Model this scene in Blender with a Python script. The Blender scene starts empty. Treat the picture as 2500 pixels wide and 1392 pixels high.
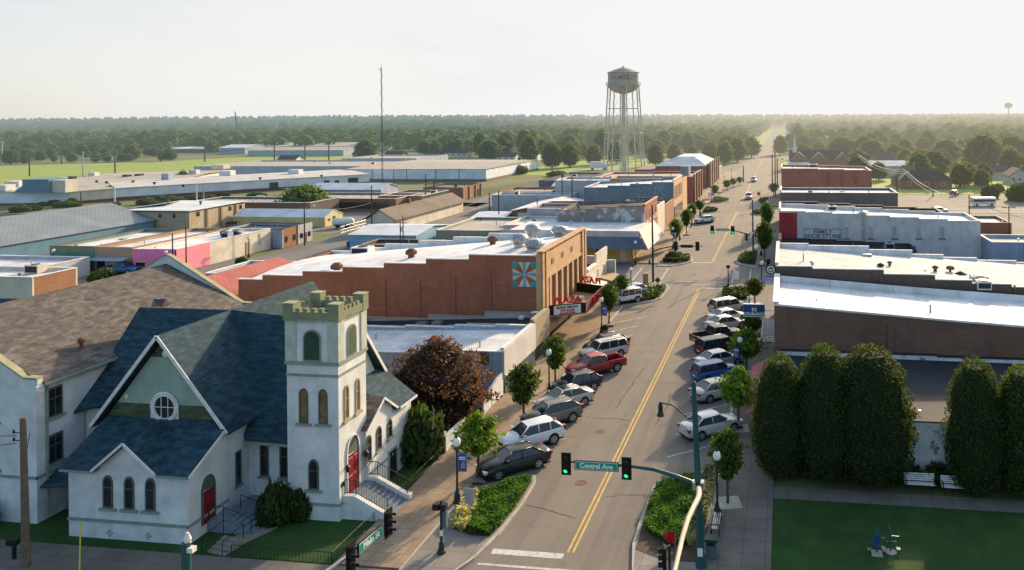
import bpy, bmesh, math, random
import numpy as np
from mathutils import Vector, Matrix
R=math.radians
rnd=random.Random(7)
sc=bpy.context.scene
C=sc.collection
# ---------------------------------------------------------------- survey of the place (camera station and its bearings)
CX,VH,FP,CH,ROLL=1640.,284.,1900.,23.,0.010
YAW=math.atan(275/1900); CY,SY=math.cos(YAW),math.sin(YAW)
def ray(u,v):
    a,b=u-CX,v-VH
    x=a*math.cos(ROLL)-b*math.sin(ROLL); y=a*math.sin(ROLL)+b*math.cos(ROLL)
    dx,dz=x/FP,-y/FP
    return (dx*CY-SY, dx*SY+CY, dz)
def G(u,v,z=0.):
    d=ray(u,v); t=(z-CH)/d[2]; return (d[0]*t,d[1]*t)
def onX(u,v,X):
    d=ray(u,v); t=X/d[0]; return (d[1]*t,CH+d[2]*t)
def onY(u,v,Y):
    d=ray(u,v); t=Y/d[1]; return (d[0]*t,CH+d[2]*t)
def hgt(u,vb,vt,z=0.):
    x,y=G(u,vb,z); fw=-x*SY+y*CY
    return z+(vb-vt)/FP*fw
# ---------------------------------------------------------------- mesh builder
class MB:
    def __init__(s): s.v=[]; s.f=[]; s.m=[]; s.isl=[]
    def add(s,vs,fs,mi=0):
        o=len(s.v); s.isl.append((o,len(s.f))); s.v+= [tuple(p) for p in vs]
        for f in fs: s.f.append([i+o for i in f]); s.m.append(mi)
    def pieces(s,name,mats,parent=None,local=False):
        """every added piece as an object of its own"""
        r=[]
        for (v0,f0),(v1,f1) in zip(s.isl,s.isl[1:]+[(len(s.v),len(s.f))]):
            q=MB(); q.add(s.v[v0:v1],[[i-v0 for i in f] for f in s.f[f0:f1]]); r.append(q.build(name,mats,parent,local))
        return r
    def poly(s,pts,mi=0): s.add(pts,[list(range(len(pts)))],mi); return s
    def box(s,x0,x1,y0,y1,z0,z1,mi=0):
        if x0>x1:x0,x1=x1,x0
        if y0>y1:y0,y1=y1,y0
        if z0>z1:z0,z1=z1,z0
        s.add([(x0,y0,z0),(x1,y0,z0),(x1,y1,z0),(x0,y1,z0),(x0,y0,z1),(x1,y0,z1),(x1,y1,z1),(x0,y1,z1)],
          [[0,3,2,1],[4,5,6,7],[0,1,5,4],[1,2,6,5],[2,3,7,6],[3,0,4,7]],mi); return s
    def prism(s,pts,vec,mi=0):
        # pts: planar 3D polygon, extruded by vec
        n=len(pts); P=[Vector(p) for p in pts]; V=Vector(vec)
        nrm=sum(((P[i]).cross(P[(i+1)%n]) for i in range(n)),Vector())
        if nrm.dot(V)>0: P=P[::-1]
        vs=P+[p+V for p in P]
        fs=[list(range(n)),list(range(2*n-1,n-1,-1))]
        for i in range(n):
            j=(i+1)%n; fs.append([j,i,n+i,n+j])
        s.add(vs,fs,mi); return s
    def tube(s,pts,rad,n=8,mi=0,cap=True):
        P=[Vector(p) for p in pts]
        if not isinstance(rad,(list,tuple)): rad=[rad]*len(P)
        rings=[]; up=None
        for i,p in enumerate(P):
            d=(P[min(i+1,len(P)-1)]-P[max(i-1,0)]).normalized()
            if up is None:
                up=Vector((0,0,1)) if abs(d.z)<.9 else Vector((1,0,0))
            a=d.cross(up).normalized(); b=a.cross(d).normalized(); up=b
            rings.append([p+(a*math.cos(2*math.pi*k/n)+b*math.sin(2*math.pi*k/n))*rad[i] for k in range(n)])
        vs=[q for r in rings for q in r]; fs=[]
        for i in range(len(P)-1):
            for k in range(n):
                k2=(k+1)%n; fs.append([i*n+k,i*n+k2,(i+1)*n+k2,(i+1)*n+k])
        if cap: fs.append(list(range(n-1,-1,-1))); fs.append([(len(P)-1)*n+k for k in range(n)])
        s.add(vs,fs,mi); return s
    def lathe(s,prof,c=(0,0,0),n=16,mi=0,cap=True):
        vs=[];fs=[]
        for r,z in prof:
            for k in range(n): vs.append((c[0]+r*math.cos(2*math.pi*k/n),c[1]+r*math.sin(2*math.pi*k/n),c[2]+z))
        for i in range(len(prof)-1):
            for k in range(n):
                k2=(k+1)%n; fs.append([i*n+k,i*n+k2,(i+1)*n+k2,(i+1)*n+k])
        if cap: fs.append(list(range(n-1,-1,-1))); fs.append([(len(prof)-1)*n+k for k in range(n)])
        s.add(vs,fs,mi); return s
    def disc(s,c,ax,r,h,n=16,mi=0,r2=None):
        # cylinder along axis vector ax from c
        return s.tube([c,Vector(c)+Vector(ax).normalized()*h],[r,r if r2 is None else r2],n,mi)
    def build(s,name,mats,parent=None,local=False,smooth=False,scale=None):
        if not isinstance(mats,(list,tuple)): mats=[mats]
        me=bpy.data.meshes.new(name)
        off=Vector((0,0,0))
        if parent is not None and not local:
            r=parent
            while r.parent: r=r.parent
            off=Vector(r.location)
        me.from_pydata([(p[0]-off.x,p[1]-off.y,p[2]-off.z) for p in s.v],[],s.f)
        for m in mats: me.materials.append(m)
        me.polygons.foreach_set('material_index',s.m)
        if smooth: me.polygons.foreach_set('use_smooth',[True]*len(s.f))
        me.update()
        o=bpy.data.objects.new(name,me); C.objects.link(o)
        if parent is not None: o.parent=parent
        return o
def tag(o,label=None,cat=None,group=None,kind=None):
    if label: o['label']=label
    if cat: o['category']=cat
    if group: o['group']=group
    if kind: o['kind']=kind
    return o
def thing(name,label,cat,loc=(0,0,0),rz=0,group=None):
    o=bpy.data.objects.new(name,None); C.objects.link(o); o.empty_display_size=.3
    o.location=loc; o.rotation_euler=(0,0,rz)
    return tag(o,label,cat,group)
def copy_tree(o,parent=None):
    c=o.copy(); C.objects.link(c)
    if parent is not None: c.parent=parent
    for ch in list(o.children): copy_tree(ch,c)
    return c
def text_mesh(name,txt,mat,size,P,parent=None,depth=.03,align='CENTER',off=None,bold=0.0,sx=1.0):
    """lettering as a mesh; P(a,b,d): maps text x,y,depth to a point in the place"""
    cu=bpy.data.curves.new(name,'FONT'); cu.body=txt; cu.size=size; cu.align_x=align; cu.align_y='CENTER'
    cu.resolution_u=3; cu.offset=bold; cu.extrude=.5
    tmp=bpy.data.objects.new('tmp_text',cu); C.objects.link(tmp)
    dg=bpy.context.evaluated_depsgraph_get(); me0=bpy.data.meshes.new_from_object(tmp.evaluated_get(dg))
    m=MB(); vs=[P(v.co.x*sx,v.co.y,depth if v.co.z>0 else 0) for v in me0.vertices]
    m.add(vs,[list(p.vertices) for p in me0.polygons])
    bpy.data.objects.remove(tmp); bpy.data.meshes.remove(me0)
    return m.build(name,mat,parent)
# ---------------------------------------------------------------- materials
HAZE=None
def haze_group():  # haze painted into the surfaces as emission that grows with distance
    g=bpy.data.node_groups.new('painted_haze','ShaderNodeTree')
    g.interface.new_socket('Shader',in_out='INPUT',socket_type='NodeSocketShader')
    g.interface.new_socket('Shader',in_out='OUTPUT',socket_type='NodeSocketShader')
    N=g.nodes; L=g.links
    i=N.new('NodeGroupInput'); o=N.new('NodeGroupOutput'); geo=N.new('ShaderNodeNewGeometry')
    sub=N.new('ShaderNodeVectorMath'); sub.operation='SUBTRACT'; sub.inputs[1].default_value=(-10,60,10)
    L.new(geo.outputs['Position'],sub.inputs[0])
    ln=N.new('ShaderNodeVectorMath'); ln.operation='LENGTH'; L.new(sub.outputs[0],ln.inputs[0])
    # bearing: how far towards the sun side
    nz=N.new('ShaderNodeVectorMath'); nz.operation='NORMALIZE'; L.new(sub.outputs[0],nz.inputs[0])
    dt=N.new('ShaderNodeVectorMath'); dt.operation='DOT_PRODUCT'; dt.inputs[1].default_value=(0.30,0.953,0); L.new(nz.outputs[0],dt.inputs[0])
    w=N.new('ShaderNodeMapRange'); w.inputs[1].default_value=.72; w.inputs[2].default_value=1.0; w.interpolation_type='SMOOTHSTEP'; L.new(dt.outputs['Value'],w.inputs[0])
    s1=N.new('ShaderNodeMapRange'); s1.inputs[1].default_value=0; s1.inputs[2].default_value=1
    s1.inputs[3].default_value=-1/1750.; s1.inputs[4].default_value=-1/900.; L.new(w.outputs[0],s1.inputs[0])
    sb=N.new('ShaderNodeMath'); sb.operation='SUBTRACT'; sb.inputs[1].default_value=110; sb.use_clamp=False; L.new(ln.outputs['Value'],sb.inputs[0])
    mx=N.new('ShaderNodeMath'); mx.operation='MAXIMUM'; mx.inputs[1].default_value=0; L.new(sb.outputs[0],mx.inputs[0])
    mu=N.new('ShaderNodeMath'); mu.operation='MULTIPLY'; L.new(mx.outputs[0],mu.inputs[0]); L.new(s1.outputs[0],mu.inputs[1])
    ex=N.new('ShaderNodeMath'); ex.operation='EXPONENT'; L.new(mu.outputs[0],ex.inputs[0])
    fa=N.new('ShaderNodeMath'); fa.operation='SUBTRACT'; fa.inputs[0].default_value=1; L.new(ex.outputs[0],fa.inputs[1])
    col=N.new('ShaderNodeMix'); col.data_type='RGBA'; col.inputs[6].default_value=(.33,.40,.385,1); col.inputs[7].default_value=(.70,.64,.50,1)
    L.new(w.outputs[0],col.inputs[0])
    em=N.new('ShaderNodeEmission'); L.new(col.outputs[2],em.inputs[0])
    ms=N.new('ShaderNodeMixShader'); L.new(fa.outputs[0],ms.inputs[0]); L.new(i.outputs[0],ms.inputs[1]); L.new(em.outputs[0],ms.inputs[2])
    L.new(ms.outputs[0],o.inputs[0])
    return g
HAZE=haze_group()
MATS={}
def lin(h):
    h=h.lstrip('#'); r=[int(h[i:i+2],16)/255 for i in (0,2,4)]
    return tuple(c/12.92 if c<=.04045 else ((c+.055)/1.055)**2.4 for c in r)
def mat(name,col,kind='plain',col2=None,var=.18,scale=.6,rough=.85,bump=.0,obj=False,metal=0,emit=0,spec=.3,aux=None,trans=0,haze=True):
    """procedural surface; coordinates are in metres of the place (or of the object when obj)"""
    if name in MATS: return MATS[name]
    m=bpy.data.materials.new(name); m.use_nodes=True; MATS[name]=m
    m.cycles.emission_sampling='NONE'
    nt=m.node_tree; N=nt.nodes; L=nt.links; N.clear()
    out=N.new('ShaderNodeOutputMaterial'); bs=N.new('ShaderNodeBsdfPrincipled')
    bs.inputs['Roughness'].default_value=rough; bs.inputs['Metallic'].default_value=metal
    bs.inputs['Specular IOR Level'].default_value=spec
    if obj:
        tc=N.new('ShaderNodeTexCoord'); pos=tc.outputs['Object']
    else:
        geo=N.new('ShaderNodeNewGeometry'); pos=geo.outputs['Position']
    def noise(sc_,det=4,src=None,rough_=.6):
        n=N.new('ShaderNodeTexNoise'); n.inputs['Scale'].default_value=sc_; n.inputs['Detail'].default_value=det; n.inputs['Roughness'].default_value=rough_
        L.new(src or pos,n.inputs['Vector']); return n.outputs['Fac']
    def ramp(f,lo,hi,a,b):
        r=N.new('ShaderNodeMapRange'); r.inputs[1].default_value=lo; r.inputs[2].default_value=hi; r.inputs[3].default_value=a; r.inputs[4].default_value=b
        L.new(f,r.inputs[0]); return r.outputs[0]
    def mixc(f,a,b,blend='MIX'):
        x=N.new('ShaderNodeMix'); x.data_type='RGBA'; x.blend_type=blend
        if isinstance(f,(int,float)): x.inputs[0].default_value=f
        else: L.new(f,x.inputs[0])
        for k,c in ((6,a),(7,b)):
            if isinstance(c,tuple): x.inputs[k].default_value=(c[0],c[1],c[2],1)
            else: L.new(c,x.inputs[k])
        return x.outputs[2]
    def scaled(sx,sy,sz):
        q=N.new('ShaderNodeVectorMath'); q.operation='MULTIPLY'; q.inputs[1].default_value=(sx,sy,sz); L.new(pos,q.inputs[0]); return q.outputs[0]
    def wallvec():
        # horizontal run x+y, height z
        sp=N.new('ShaderNodeSeparateXYZ'); L.new(pos,sp.inputs[0])
        ad=N.new('ShaderNodeMath'); ad.operation='ADD'; L.new(sp.outputs[0],ad.inputs[0]); L.new(sp.outputs[1],ad.inputs[1])
        cb=N.new('ShaderNodeCombineXYZ'); L.new(ad.outputs[0],cb.inputs[0]); L.new(sp.outputs[2],cb.inputs[1]); return cb.outputs[0],ad.outputs[0]
    c2=col2 or tuple(x*.6 for x in col)
    hgt_=None
    n1=noise(scale,5)
    lo=tuple(x*(1-var) for x in col); hi=tuple(min(1,x*(1+var)) for x in col)
    base=mixc(ramp(n1,.3,.7,0,1),lo,hi)
    if kind=='patchy':      # stained / worn
        base=mixc(ramp(noise(scale*2.7,6,rough_=.75),.5,.68,0,1),base,c2)
        hgt_=n1
    elif kind=='brick':
        wv,_=wallvec(); b=N.new('ShaderNodeTexBrick'); L.new(wv,b.inputs['Vector']); b.inputs['Scale'].default_value=1.0
        b.inputs['Brick Width'].default_value=.42; b.inputs['Row Height'].default_value=.16; b.inputs['Mortar Size'].default_value=.014
        b.inputs['Color1'].default_value=(*col,1); b.inputs['Color2'].default_value=(*c2,1); b.inputs['Mortar'].default_value=(*[(x*.55+.12) for x in col],1)
        st=noise(.35,4); base=mixc(.85,base,b.outputs['Color'],'MIX'); base=mixc(ramp(st,.35,.75,0,.55),base,tuple(x*.55 for x in col))
        streak=noise(1,3,scaled(1.6,1.6,.12)); base=mixc(ramp(streak,.55,.75,0,.4),base,tuple(x*.5 for x in col))
        hgt_=b.outputs['Fac']
    elif kind=='paintbrick':
        wv,_=wallvec(); b=N.new('ShaderNodeTexBrick'); L.new(wv,b.inputs['Vector']); b.inputs['Scale'].default_value=1.0
        b.inputs['Brick Width'].default_value=.42; b.inputs['Row Height'].default_value=.15; b.inputs['Mortar Size'].default_value=.012
        b.inputs['Color1'].default_value=(1,1,1,1); b.inputs['Color2'].default_value=(.96,.96,.96,1); b.inputs['Mortar'].default_value=(.92,.92,.92,1)
        base=mixc(1,base,b.outputs['Color'],'MULTIPLY')
        streak=noise(1,4,scaled(1.3,1.3,.16)); base=mixc(ramp(streak,.52,.8,0,.55),base,c2)
        if aux: # peeling to brick
            p=noise(aux[1],7,rough_=.7); base=mixc(ramp(p,aux[2],aux[2]+.05,0,1),base,aux[0])
        hgt_=b.outputs['Fac']
    elif kind=='siding':   # vertical ribs
        wv,run=wallvec(); wv_=N.new('ShaderNodeMath'); wv_.operation='MULTIPLY'; wv_.inputs[1].default_value=aux or 2.2; L.new(run,wv_.inputs[0])
        fr=N.new('ShaderNodeMath'); fr.operation='FRACT'; L.new(wv_.outputs[0],fr.inputs[0])
        rb=ramp(fr.outputs[0],.0,.18,0.62,1); x=N.new('ShaderNodeMix'); x.data_type='RGBA'; x.blend_type='MULTIPLY'; x.inputs[0].default_value=1
        L.new(base,x.inputs[6]); cc=N.new('ShaderNodeCombineColor'); [L.new(rb,cc.inputs[k]) for k in range(3)]; L.new(cc.outputs[0],x.inputs[7]); base=x.outputs[2]
        streak=noise(1,3,scaled(1.5,1.5,.1)); base=mixc(ramp(streak,.5,.8,0,.4),base,c2)
    elif kind=='shingle':
        sp=N.new('ShaderNodeSeparateXYZ'); L.new(pos,sp.inputs[0])
        ad=N.new('ShaderNodeMath'); ad.operation='ADD'; L.new(sp.outputs[0],ad.inputs[0]); L.new(sp.outputs[1],ad.inputs[1])
        cb=N.new('ShaderNodeCombineXYZ'); L.new(ad.outputs[0],cb.inputs[0]); L.new(sp.outputs[2],cb.inputs[1])
        b=N.new('ShaderNodeTexBrick'); L.new(cb.outputs[0],b.inputs['Vector']); b.inputs['Scale'].default_value=1
        b.inputs['Brick Width'].default_value=aux[0] if aux else .55; b.inputs['Row Height'].default_value=aux[1] if aux else .13; b.inputs['Mortar Size'].default_value=.012; b.inputs['Bias'].default_value=-.1
        b.inputs['Color1'].default_value=(*col,1); b.inputs['Color2'].default_value=(*c2,1); b.inputs['Mortar'].default_value=(*[x*.55 for x in col],1)
        nn=noise(1.0,2,scaled(1.5,1.5,6)); base=mixc(ramp(nn,.45,.68,0,.8),b.outputs['Color'],tuple(min(1,x*1.65) for x in col)); nn2=noise(1.0,2,scaled(1.1,1.1,4.2)); base=mixc(ramp(nn2,.5,.7,0,.6),base,tuple(x*.5 for x in c2))
        base=mixc(ramp(noise(.25,4),.35,.7,0,.35),base,tuple(x*.6 for x in col)); hgt_=b.outputs['Fac']
    elif kind=='asphalt':
        g=noise(38,3); base=mixc(ramp(g,.3,.75,0,.5),base,tuple(x*1.5 for x in col))
        st=noise(1,4,scaled(1.5,.05,1)); base=mixc(ramp(st,.45,.75,0,.45),base,tuple(x*.68 for x in col))
        st3=noise(1,3,scaled(.9,.012,1)); base=mixc(ramp(st3,.5,.62,0,.42),base,tuple(x*.72 for x in col))
        pt=noise(.5,2); base=mixc(ramp(pt,.66,.69,0,.35),base,tuple(x*.62 for x in col))
        st2=noise(.11,5); base=mixc(ramp(st2,.45,.7,0,.5),base,tuple(x*1.3 for x in col))
        v=N.new('ShaderNodeTexVoronoi'); v.feature='DISTANCE_TO_EDGE'; v.inputs['Scale'].default_value=.16
        ns=N.new('ShaderNodeTexNoise'); ns.inputs['Scale'].default_value=.5; ns.inputs['Detail'].default_value=5; L.new(pos,ns.inputs['Vector'])
        mxv=N.new('ShaderNodeMix'); mxv.data_type='VECTOR'; mxv.inputs[0].default_value=.0; 
        av=N.new('ShaderNodeVectorMath'); av.operation='MULTIPLY_ADD'; L.new(ns.outputs['Color'],av.inputs[0]); av.inputs[1].default_value=(3,3,3); L.new(pos,av.inputs[2]); L.new(av.outputs[0],v.inputs['Vector'])
        base=mixc(ramp(v.outputs['Distance'],0,.010,.38,0),base,tuple(x*.6 for x in col))
        v.inputs['Scale'].default_value=.085
    elif kind=='paving':   # pavers / scored concrete
        b=N.new('ShaderNodeTexBrick'); L.new(pos,b.inputs['Vector']); b.inputs['Scale'].default_value=1; b.offset=0
        s_=aux or 1.5; b.inputs['Brick Width'].default_value=s_; b.inputs['Row Height'].default_value=s_; b.inputs['Mortar Size'].default_value=.025
        b.inputs['Color1'].default_value=(1,1,1,1); b.inputs['Color2'].default_value=(.86,.86,.86,1); b.inputs['Mortar'].default_value=(.6,.6,.6,1)
        base=mixc(1,base,b.outputs['Color'],'MULTIPLY'); base=mixc(ramp(noise(.8,6,rough_=.7),.5,.75,0,.5),base,c2)
    elif kind=='grass':
        base=mixc(ramp(noise(5,6,rough_=.75),.35,.65,0,.9),base,c2); base=mixc(ramp(noise(.6,5),.5,.7,0,.5),base,tuple(x*1.5 for x in col)); base=mixc(ramp(noise(.05,4),.4,.65,0,.6),base,aux or tuple(x*1.3 for x in col)); hgt_=noise(30,2)
    elif kind=='leaf':
        oi=N.new('ShaderNodeObjectInfo'); 
        base=mixc(ramp(noise(scale,3),.35,.68,0,1),col,c2)
        hs=N.new('ShaderNodeHueSaturation'); L.new(base,hs.inputs['Color']); L.new(ramp(oi.outputs['Random'],0,1,.72,1.3),hs.inputs['Value']); L.new(ramp(oi.outputs['Random'],0,1,.485,.512),hs.inputs['Hue']); base=hs.outputs[0]
    elif kind=='roofing':  # membrane seams and ponding stains
        wv=N.new('ShaderNodeTexBrick'); L.new(pos,wv.inputs['Vector']); wv.inputs['Scale'].default_value=1; wv.offset=.3
        wv.inputs['Brick Width'].default_value=6; wv.inputs['Row Height'].default_value=1.8; wv.inputs['Mortar Size'].default_value=.05
        wv.inputs['Color1'].default_value=(1,1,1,1); wv.inputs['Color2'].default_value=(.87,.87,.88,1); wv.inputs['Mortar'].default_value=(.66,.66,.66,1)
        base=mixc(1,base,wv.outputs['Color'],'MULTIPLY'); base=mixc(ramp(noise(.45,7,rough_=.72),.5,.68,0,.75),base,c2)
        base=mixc(ramp(noise(1.0,5,scaled(.9,.2,1)),.58,.72,0,.5),base,c2)
        base=mixc(ramp(noise(.16,4),.56,.62,0,.35),base,tuple(x*.75 for x in c2))
    elif kind=='glass':
        bs.inputs['Roughness'].default_value=rough
    L.new(base,bs.inputs['Base Color'])
    if emit:
        L.new(base,bs.inputs['Emission Color']); bs.inputs['Emission Strength'].default_value=emit
    if bump and hgt_ is not None:
        bp=N.new('ShaderNodeBump'); bp.inputs['Strength'].default_value=bump; bp.inputs['Distance'].default_value=.03; L.new(hgt_,bp.inputs['Height']); L.new(bp.outputs[0],bs.inputs['Normal'])
    sh=bs.outputs[0]
    if kind=='leaf':
        tr=N.new('ShaderNodeBsdfTranslucent'); tcol=mixc(1,base,aux or (1.5,1.5,.6),'MULTIPLY'); L.new(tcol,tr.inputs[0])
        ms=N.new('ShaderNodeMixShader'); ms.inputs[0].default_value=.38; L.new(sh,ms.inputs[1]); L.new(tr.outputs[0],ms.inputs[2]); sh=ms.outputs[0]
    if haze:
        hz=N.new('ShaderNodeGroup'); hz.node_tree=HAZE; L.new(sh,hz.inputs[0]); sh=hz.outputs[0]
    L.new(sh,out.inputs['Surface'])
    return m
# ---------------------------------------------------------------- palette (real-world base colours)
M={}
M['asphalt']=mat('asphalt',(.178,.153,.123),'asphalt',scale=.3,rough=.9,var=.12)
M['asphalt_side']=mat('asphalt_side',(.15,.145,.14),'asphalt',scale=.2,rough=.9)
M['lot']=mat('lot_paving',(.185,.168,.145),'asphalt',scale=.12,rough=.95)
M['concrete']=mat('concrete_walk',(.25,.225,.19),'paving',(.17,.15,.13),aux=1.5,scale=.5,rough=.9)
M['concrete_dark']=mat('dark_concrete_walk',(.175,.155,.13),'paving',(.12,.105,.09),aux=1.2,scale=.5,rough=.9)  # darker tone of the concrete walk
M['brickwalk']=mat('tan_walk',(.32,.235,.155),'paving',(.24,.15,.10),aux=.8,scale=.5,rough=.9)
M['kerb']=mat('kerb_stone',(.42,.39,.34),'patchy',(.3,.27,.23),scale=1.5)
M['grass']=mat('lawn_grass',(.024,.072,.012),'grass',(.013,.045,.008),aux=(.042,.085,.015),rough=.95)
M['field']=mat('field_grass',(.27,.34,.05),'grass',(.21,.29,.04),aux=(.33,.37,.08),rough=.95)
M['scrub']=mat('rough_grass',(.11,.14,.035),'grass',(.16,.15,.065),aux=(.20,.17,.085),rough=.95)
M['white_line']=mat('road_paint_white',(.56,.54,.5),'patchy',(.2,.18,.16),scale=1.6)
M['yellow_line']=mat('road_paint_yellow',(.62,.40,.10),'patchy',(.36,.26,.10),scale=1.5)
M['mulch']=mat('bark_mulch',(.07,.045,.03),'patchy',(.12,.08,.05),scale=4)
M['wbrick']=mat('white_painted_brick',(.68,.69,.68),'paintbrick',(.50,.51,.50),scale=.8,bump=.3)
M['wbrick2']=mat('white_painted_wall',(.60,.60,.58),'paintbrick',(.40,.40,.38),scale=.5)
M['sage']=mat('sage_trim_paint',(.24,.29,.25),scale=2)
M['olive_trim']=mat('olive_green_trim',(.23,.245,.145),scale=2)
M['barnroof']=mat('dull_grey_metal_roof',(.19,.225,.25),'siding',(.16,.19,.215),aux=1.1,scale=.3,rough=.6)
M['frame_dark']=mat('dark_grey_green_frame',(.095,.115,.095),scale=2)
M['louvre_green']=mat('louvre_dark_green',(.045,.085,.055),scale=2)
M['sage_light']=mat('sage_siding',(.33,.42,.35),'siding',(.22,.3,.24),aux=7,scale=1)
M['olive']=mat('olive_shingles',(.085,.115,.06),'shingle',(.06,.085,.04),aux=(.3,.14))
M['khaki']=mat('khaki_trim_paint',(.34,.32,.19),scale=2)
M['stucco']=mat('pale_sage_render',(.47,.51,.44),'patchy',(.4,.44,.38),scale=2)
M['shingle']=mat('shade_blue_shingles',(.027,.066,.086),'shingle',(.011,.032,.047),aux=(.62,.17),rough=.9)  # tan shingles with the blue of their shade put into the colour
M['shingle_tan']=mat('weathered_tan_shingles',(.125,.108,.094),'shingle',(.07,.062,.056),aux=(.6,.13),rough=.9)
M['white_trim']=mat('white_trim_paint',(.72,.70,.66),scale=2)
M['dark_glass']=mat('window_glass_dark',(.018,.02,.024),'glass',rough=.12,spec=.6,scale=.7,var=.5)
M['amber_glass']=mat('stained_glass_amber',(.22,.13,.055),scale=2.5,var=.4,rough=.25,spec=.5)
M['blue_glass']=mat('window_glass_bluish',(.05,.08,.10),rough=.12,spec=.6,scale=.8,var=.4)
M['red_door']=mat('red_door_paint',(.20,.014,.02),scale=2,rough=.5)
M['steps']=mat('grey_step_paint',(.20,.24,.27),'patchy',(.14,.17,.2),scale=2)
M['iron']=mat('black_iron',(.015,.016,.018),rough=.5,scale=2)
M['dkgreen_steel']=mat('teal_painted_steel',(.012,.075,.082),rough=.4,spec=.5,scale=1)
M['dkgreen']=mat('dark_green_iron',(.015,.035,.03),rough=.5,scale=1)
M['tansteel']=mat('pale_steel',(.50,.42,.31),rough=.4,scale=1)
M['galv']=mat('galvanised_steel',(.42,.43,.43),rough=.35,metal=.6,scale=3,var=.35)
M['black']=mat('matt_black',(.012,.012,.012),rough=.5)
M['globe']=mat('white_globe',(.85,.83,.78),rough=.3)
M['redbrick']=mat('theatre_red_brick',(.37,.13,.066),'brick',(.26,.088,.045),scale=.25,bump=.3)
M['brownbrick']=mat('brown_brick',(.24,.125,.078),'brick',(.17,.088,.058),scale=.25,bump=.3)
M['darkbrick']=mat('dark_brown_brick',(.125,.085,.065),'brick',(.09,.065,.052),scale=.25)
M['greybrick']=mat('grey_brown_brick',(.24,.195,.165),'brick',(.18,.148,.128),scale=.25)
M['orangebrick']=mat('orange_brick',(.36,.17,.085),'brick',(.28,.125,.065),scale=.3)
M['tanbrick']=mat('buff_brick',(.42,.30,.19),'brick',(.36,.25,.15),scale=.3)
M['buff']=mat('buff_limestone',(.52,.335,.185),'patchy',(.41,.26,.15),scale=1.2)
M['buff_dark']=mat('dark_bronze_panel',(.20,.12,.065),scale=2)  # darker brown for the recess panels and medallions
M['redpaint']=mat('red_painted_brick',(.35,.085,.055),'paintbrick',(.28,.06,.045),scale=.4)
M['brickred_wall']=mat('brick_red_wall',(.38,.13,.08),'paintbrick',(.24,.075,.05),scale=.3)
M['peel']=mat('peeling_white_wall',(.26,.235,.215),'paintbrick',(.18,.15,.13),scale=.5,aux=((.52,.54,.55),.42,.52))
M['peel2']=mat('peeling_park_wall',(.76,.77,.77),'paintbrick',(.42,.40,.38),scale=.7,aux=((.34,.11,.065),1.1,.565))
M['whiteroof']=mat('white_roof_membrane',(.80,.79,.77),'roofing',(.55,.52,.48),scale=.5)
M['whiteroof2']=mat('weathered_white_roof',(.72,.71,.69),'roofing',(.46,.44,.42),scale=.4)
M['tanroof']=mat('dusty_tan_roof',(.47,.42,.35),'roofing',(.33,.28,.23),scale=.4)
M['greyroof']=mat('dark_tar_roof',(.034,.038,.046),'roofing',(.022,.025,.03),scale=.4)
M['brownroof']=mat('brown_gravel_roof',(.19,.15,.115),'roofing',(.13,.10,.08),scale=.4)
M['metalroof']=mat('pale_metal_roof',(.64,.66,.67),'siding',(.52,.54,.56),aux=1.1,scale=.3,rough=.6)
M['metalblue']=mat('blue_metal_siding',(.22,.42,.56),'siding',(.18,.35,.48),aux=2,scale=.4,rough=.6)
M['metalteal']=mat('teal_blue_wall',(.10,.22,.32),'siding',(.08,.18,.26),aux=2,scale=.4,rough=.6)
M['metalwhite']=mat('white_ribbed_metal',(.62,.60,.58),'siding',(.5,.48,.46),aux=2.6,scale=.4,rough=.6)
M['metalbluegrey']=mat('blue_grey_ribbed_metal',(.33,.40,.50),'siding',(.28,.34,.43),aux=1.6,scale=.4,rough=.6)
M['metaltan']=mat('tan_ribbed_metal',(.36,.30,.21),'siding',(.2,.165,.12),aux=1.5,scale=.4,rough=.6)
M['tanwall']=mat('tan_metal_wall',(.44,.35,.235),'siding',(.39,.31,.205),aux=1.2,scale=.3)
M['cream']=mat('cream_painted_wall',(.62,.57,.47),'paintbrick',(.5,.45,.37),scale=.4)
M['yellowwall']=mat('mustard_painted_wall',(.42,.34,.13),'patchy',(.33,.27,.11),scale=.6)
M['paleyellow']=mat('pale_yellow_metal',(.62,.52,.24),'siding',(.55,.45,.2),aux=1.6)
M['pink']=mat('bubblegum_pink_paint',(.80,.27,.33),scale=.6,var=.08)
M['pinkfront']=mat('magenta_pink_paint',(.70,.20,.42),scale=.6,var=.08)
M['pinkroof']=mat('faded_red_roof',(.43,.13,.10),'siding',(.34,.1,.085),aux=1.3,scale=.4)
M['greenwall']=mat('muted_green_wall',(.15,.25,.18),scale=.6)
M['sagewall']=mat('grey_green_wall',(.27,.29,.22),'patchy',(.36,.33,.26),scale=.5)
M['bluegreywall']=mat('blue_grey_painted_wall',(.20,.265,.305),'paintbrick',(.15,.2,.235),scale=.4)
M['greywall']=mat('pale_grey_wall',(.42,.44,.46),'paintbrick',(.33,.34,.36),scale=.4)
M['awning']=mat('blue_slate_awning',(.10,.135,.18),'siding',(.08,.11,.15),aux=2.5)
M['awning_light']=mat('pale_awning_metal',(.58,.53,.46),'siding',(.5,.45,.39),aux=2.2)
M['redawning']=mat('dusty_red_awning',(.42,.13,.13),'siding',(.36,.1,.11),aux=5)
M['maroon']=mat('maroon_base_paint',(.15,.035,.035),scale=.6)
M['sign_green']=mat('street_sign_green',(.01,.30,.21),rough=.4,emit=0)
M['sign_white']=mat('sign_white',(.82,.82,.8),rough=.4)
M['sign_blue']=mat('sign_royal_blue',(.022,.075,.20),rough=.4)
M['banner_blue']=mat('banner_blue',(.02,.09,.33),rough=.6)
M['sign_red']=mat('sign_red',(.55,.02,.02),rough=.4)
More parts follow.
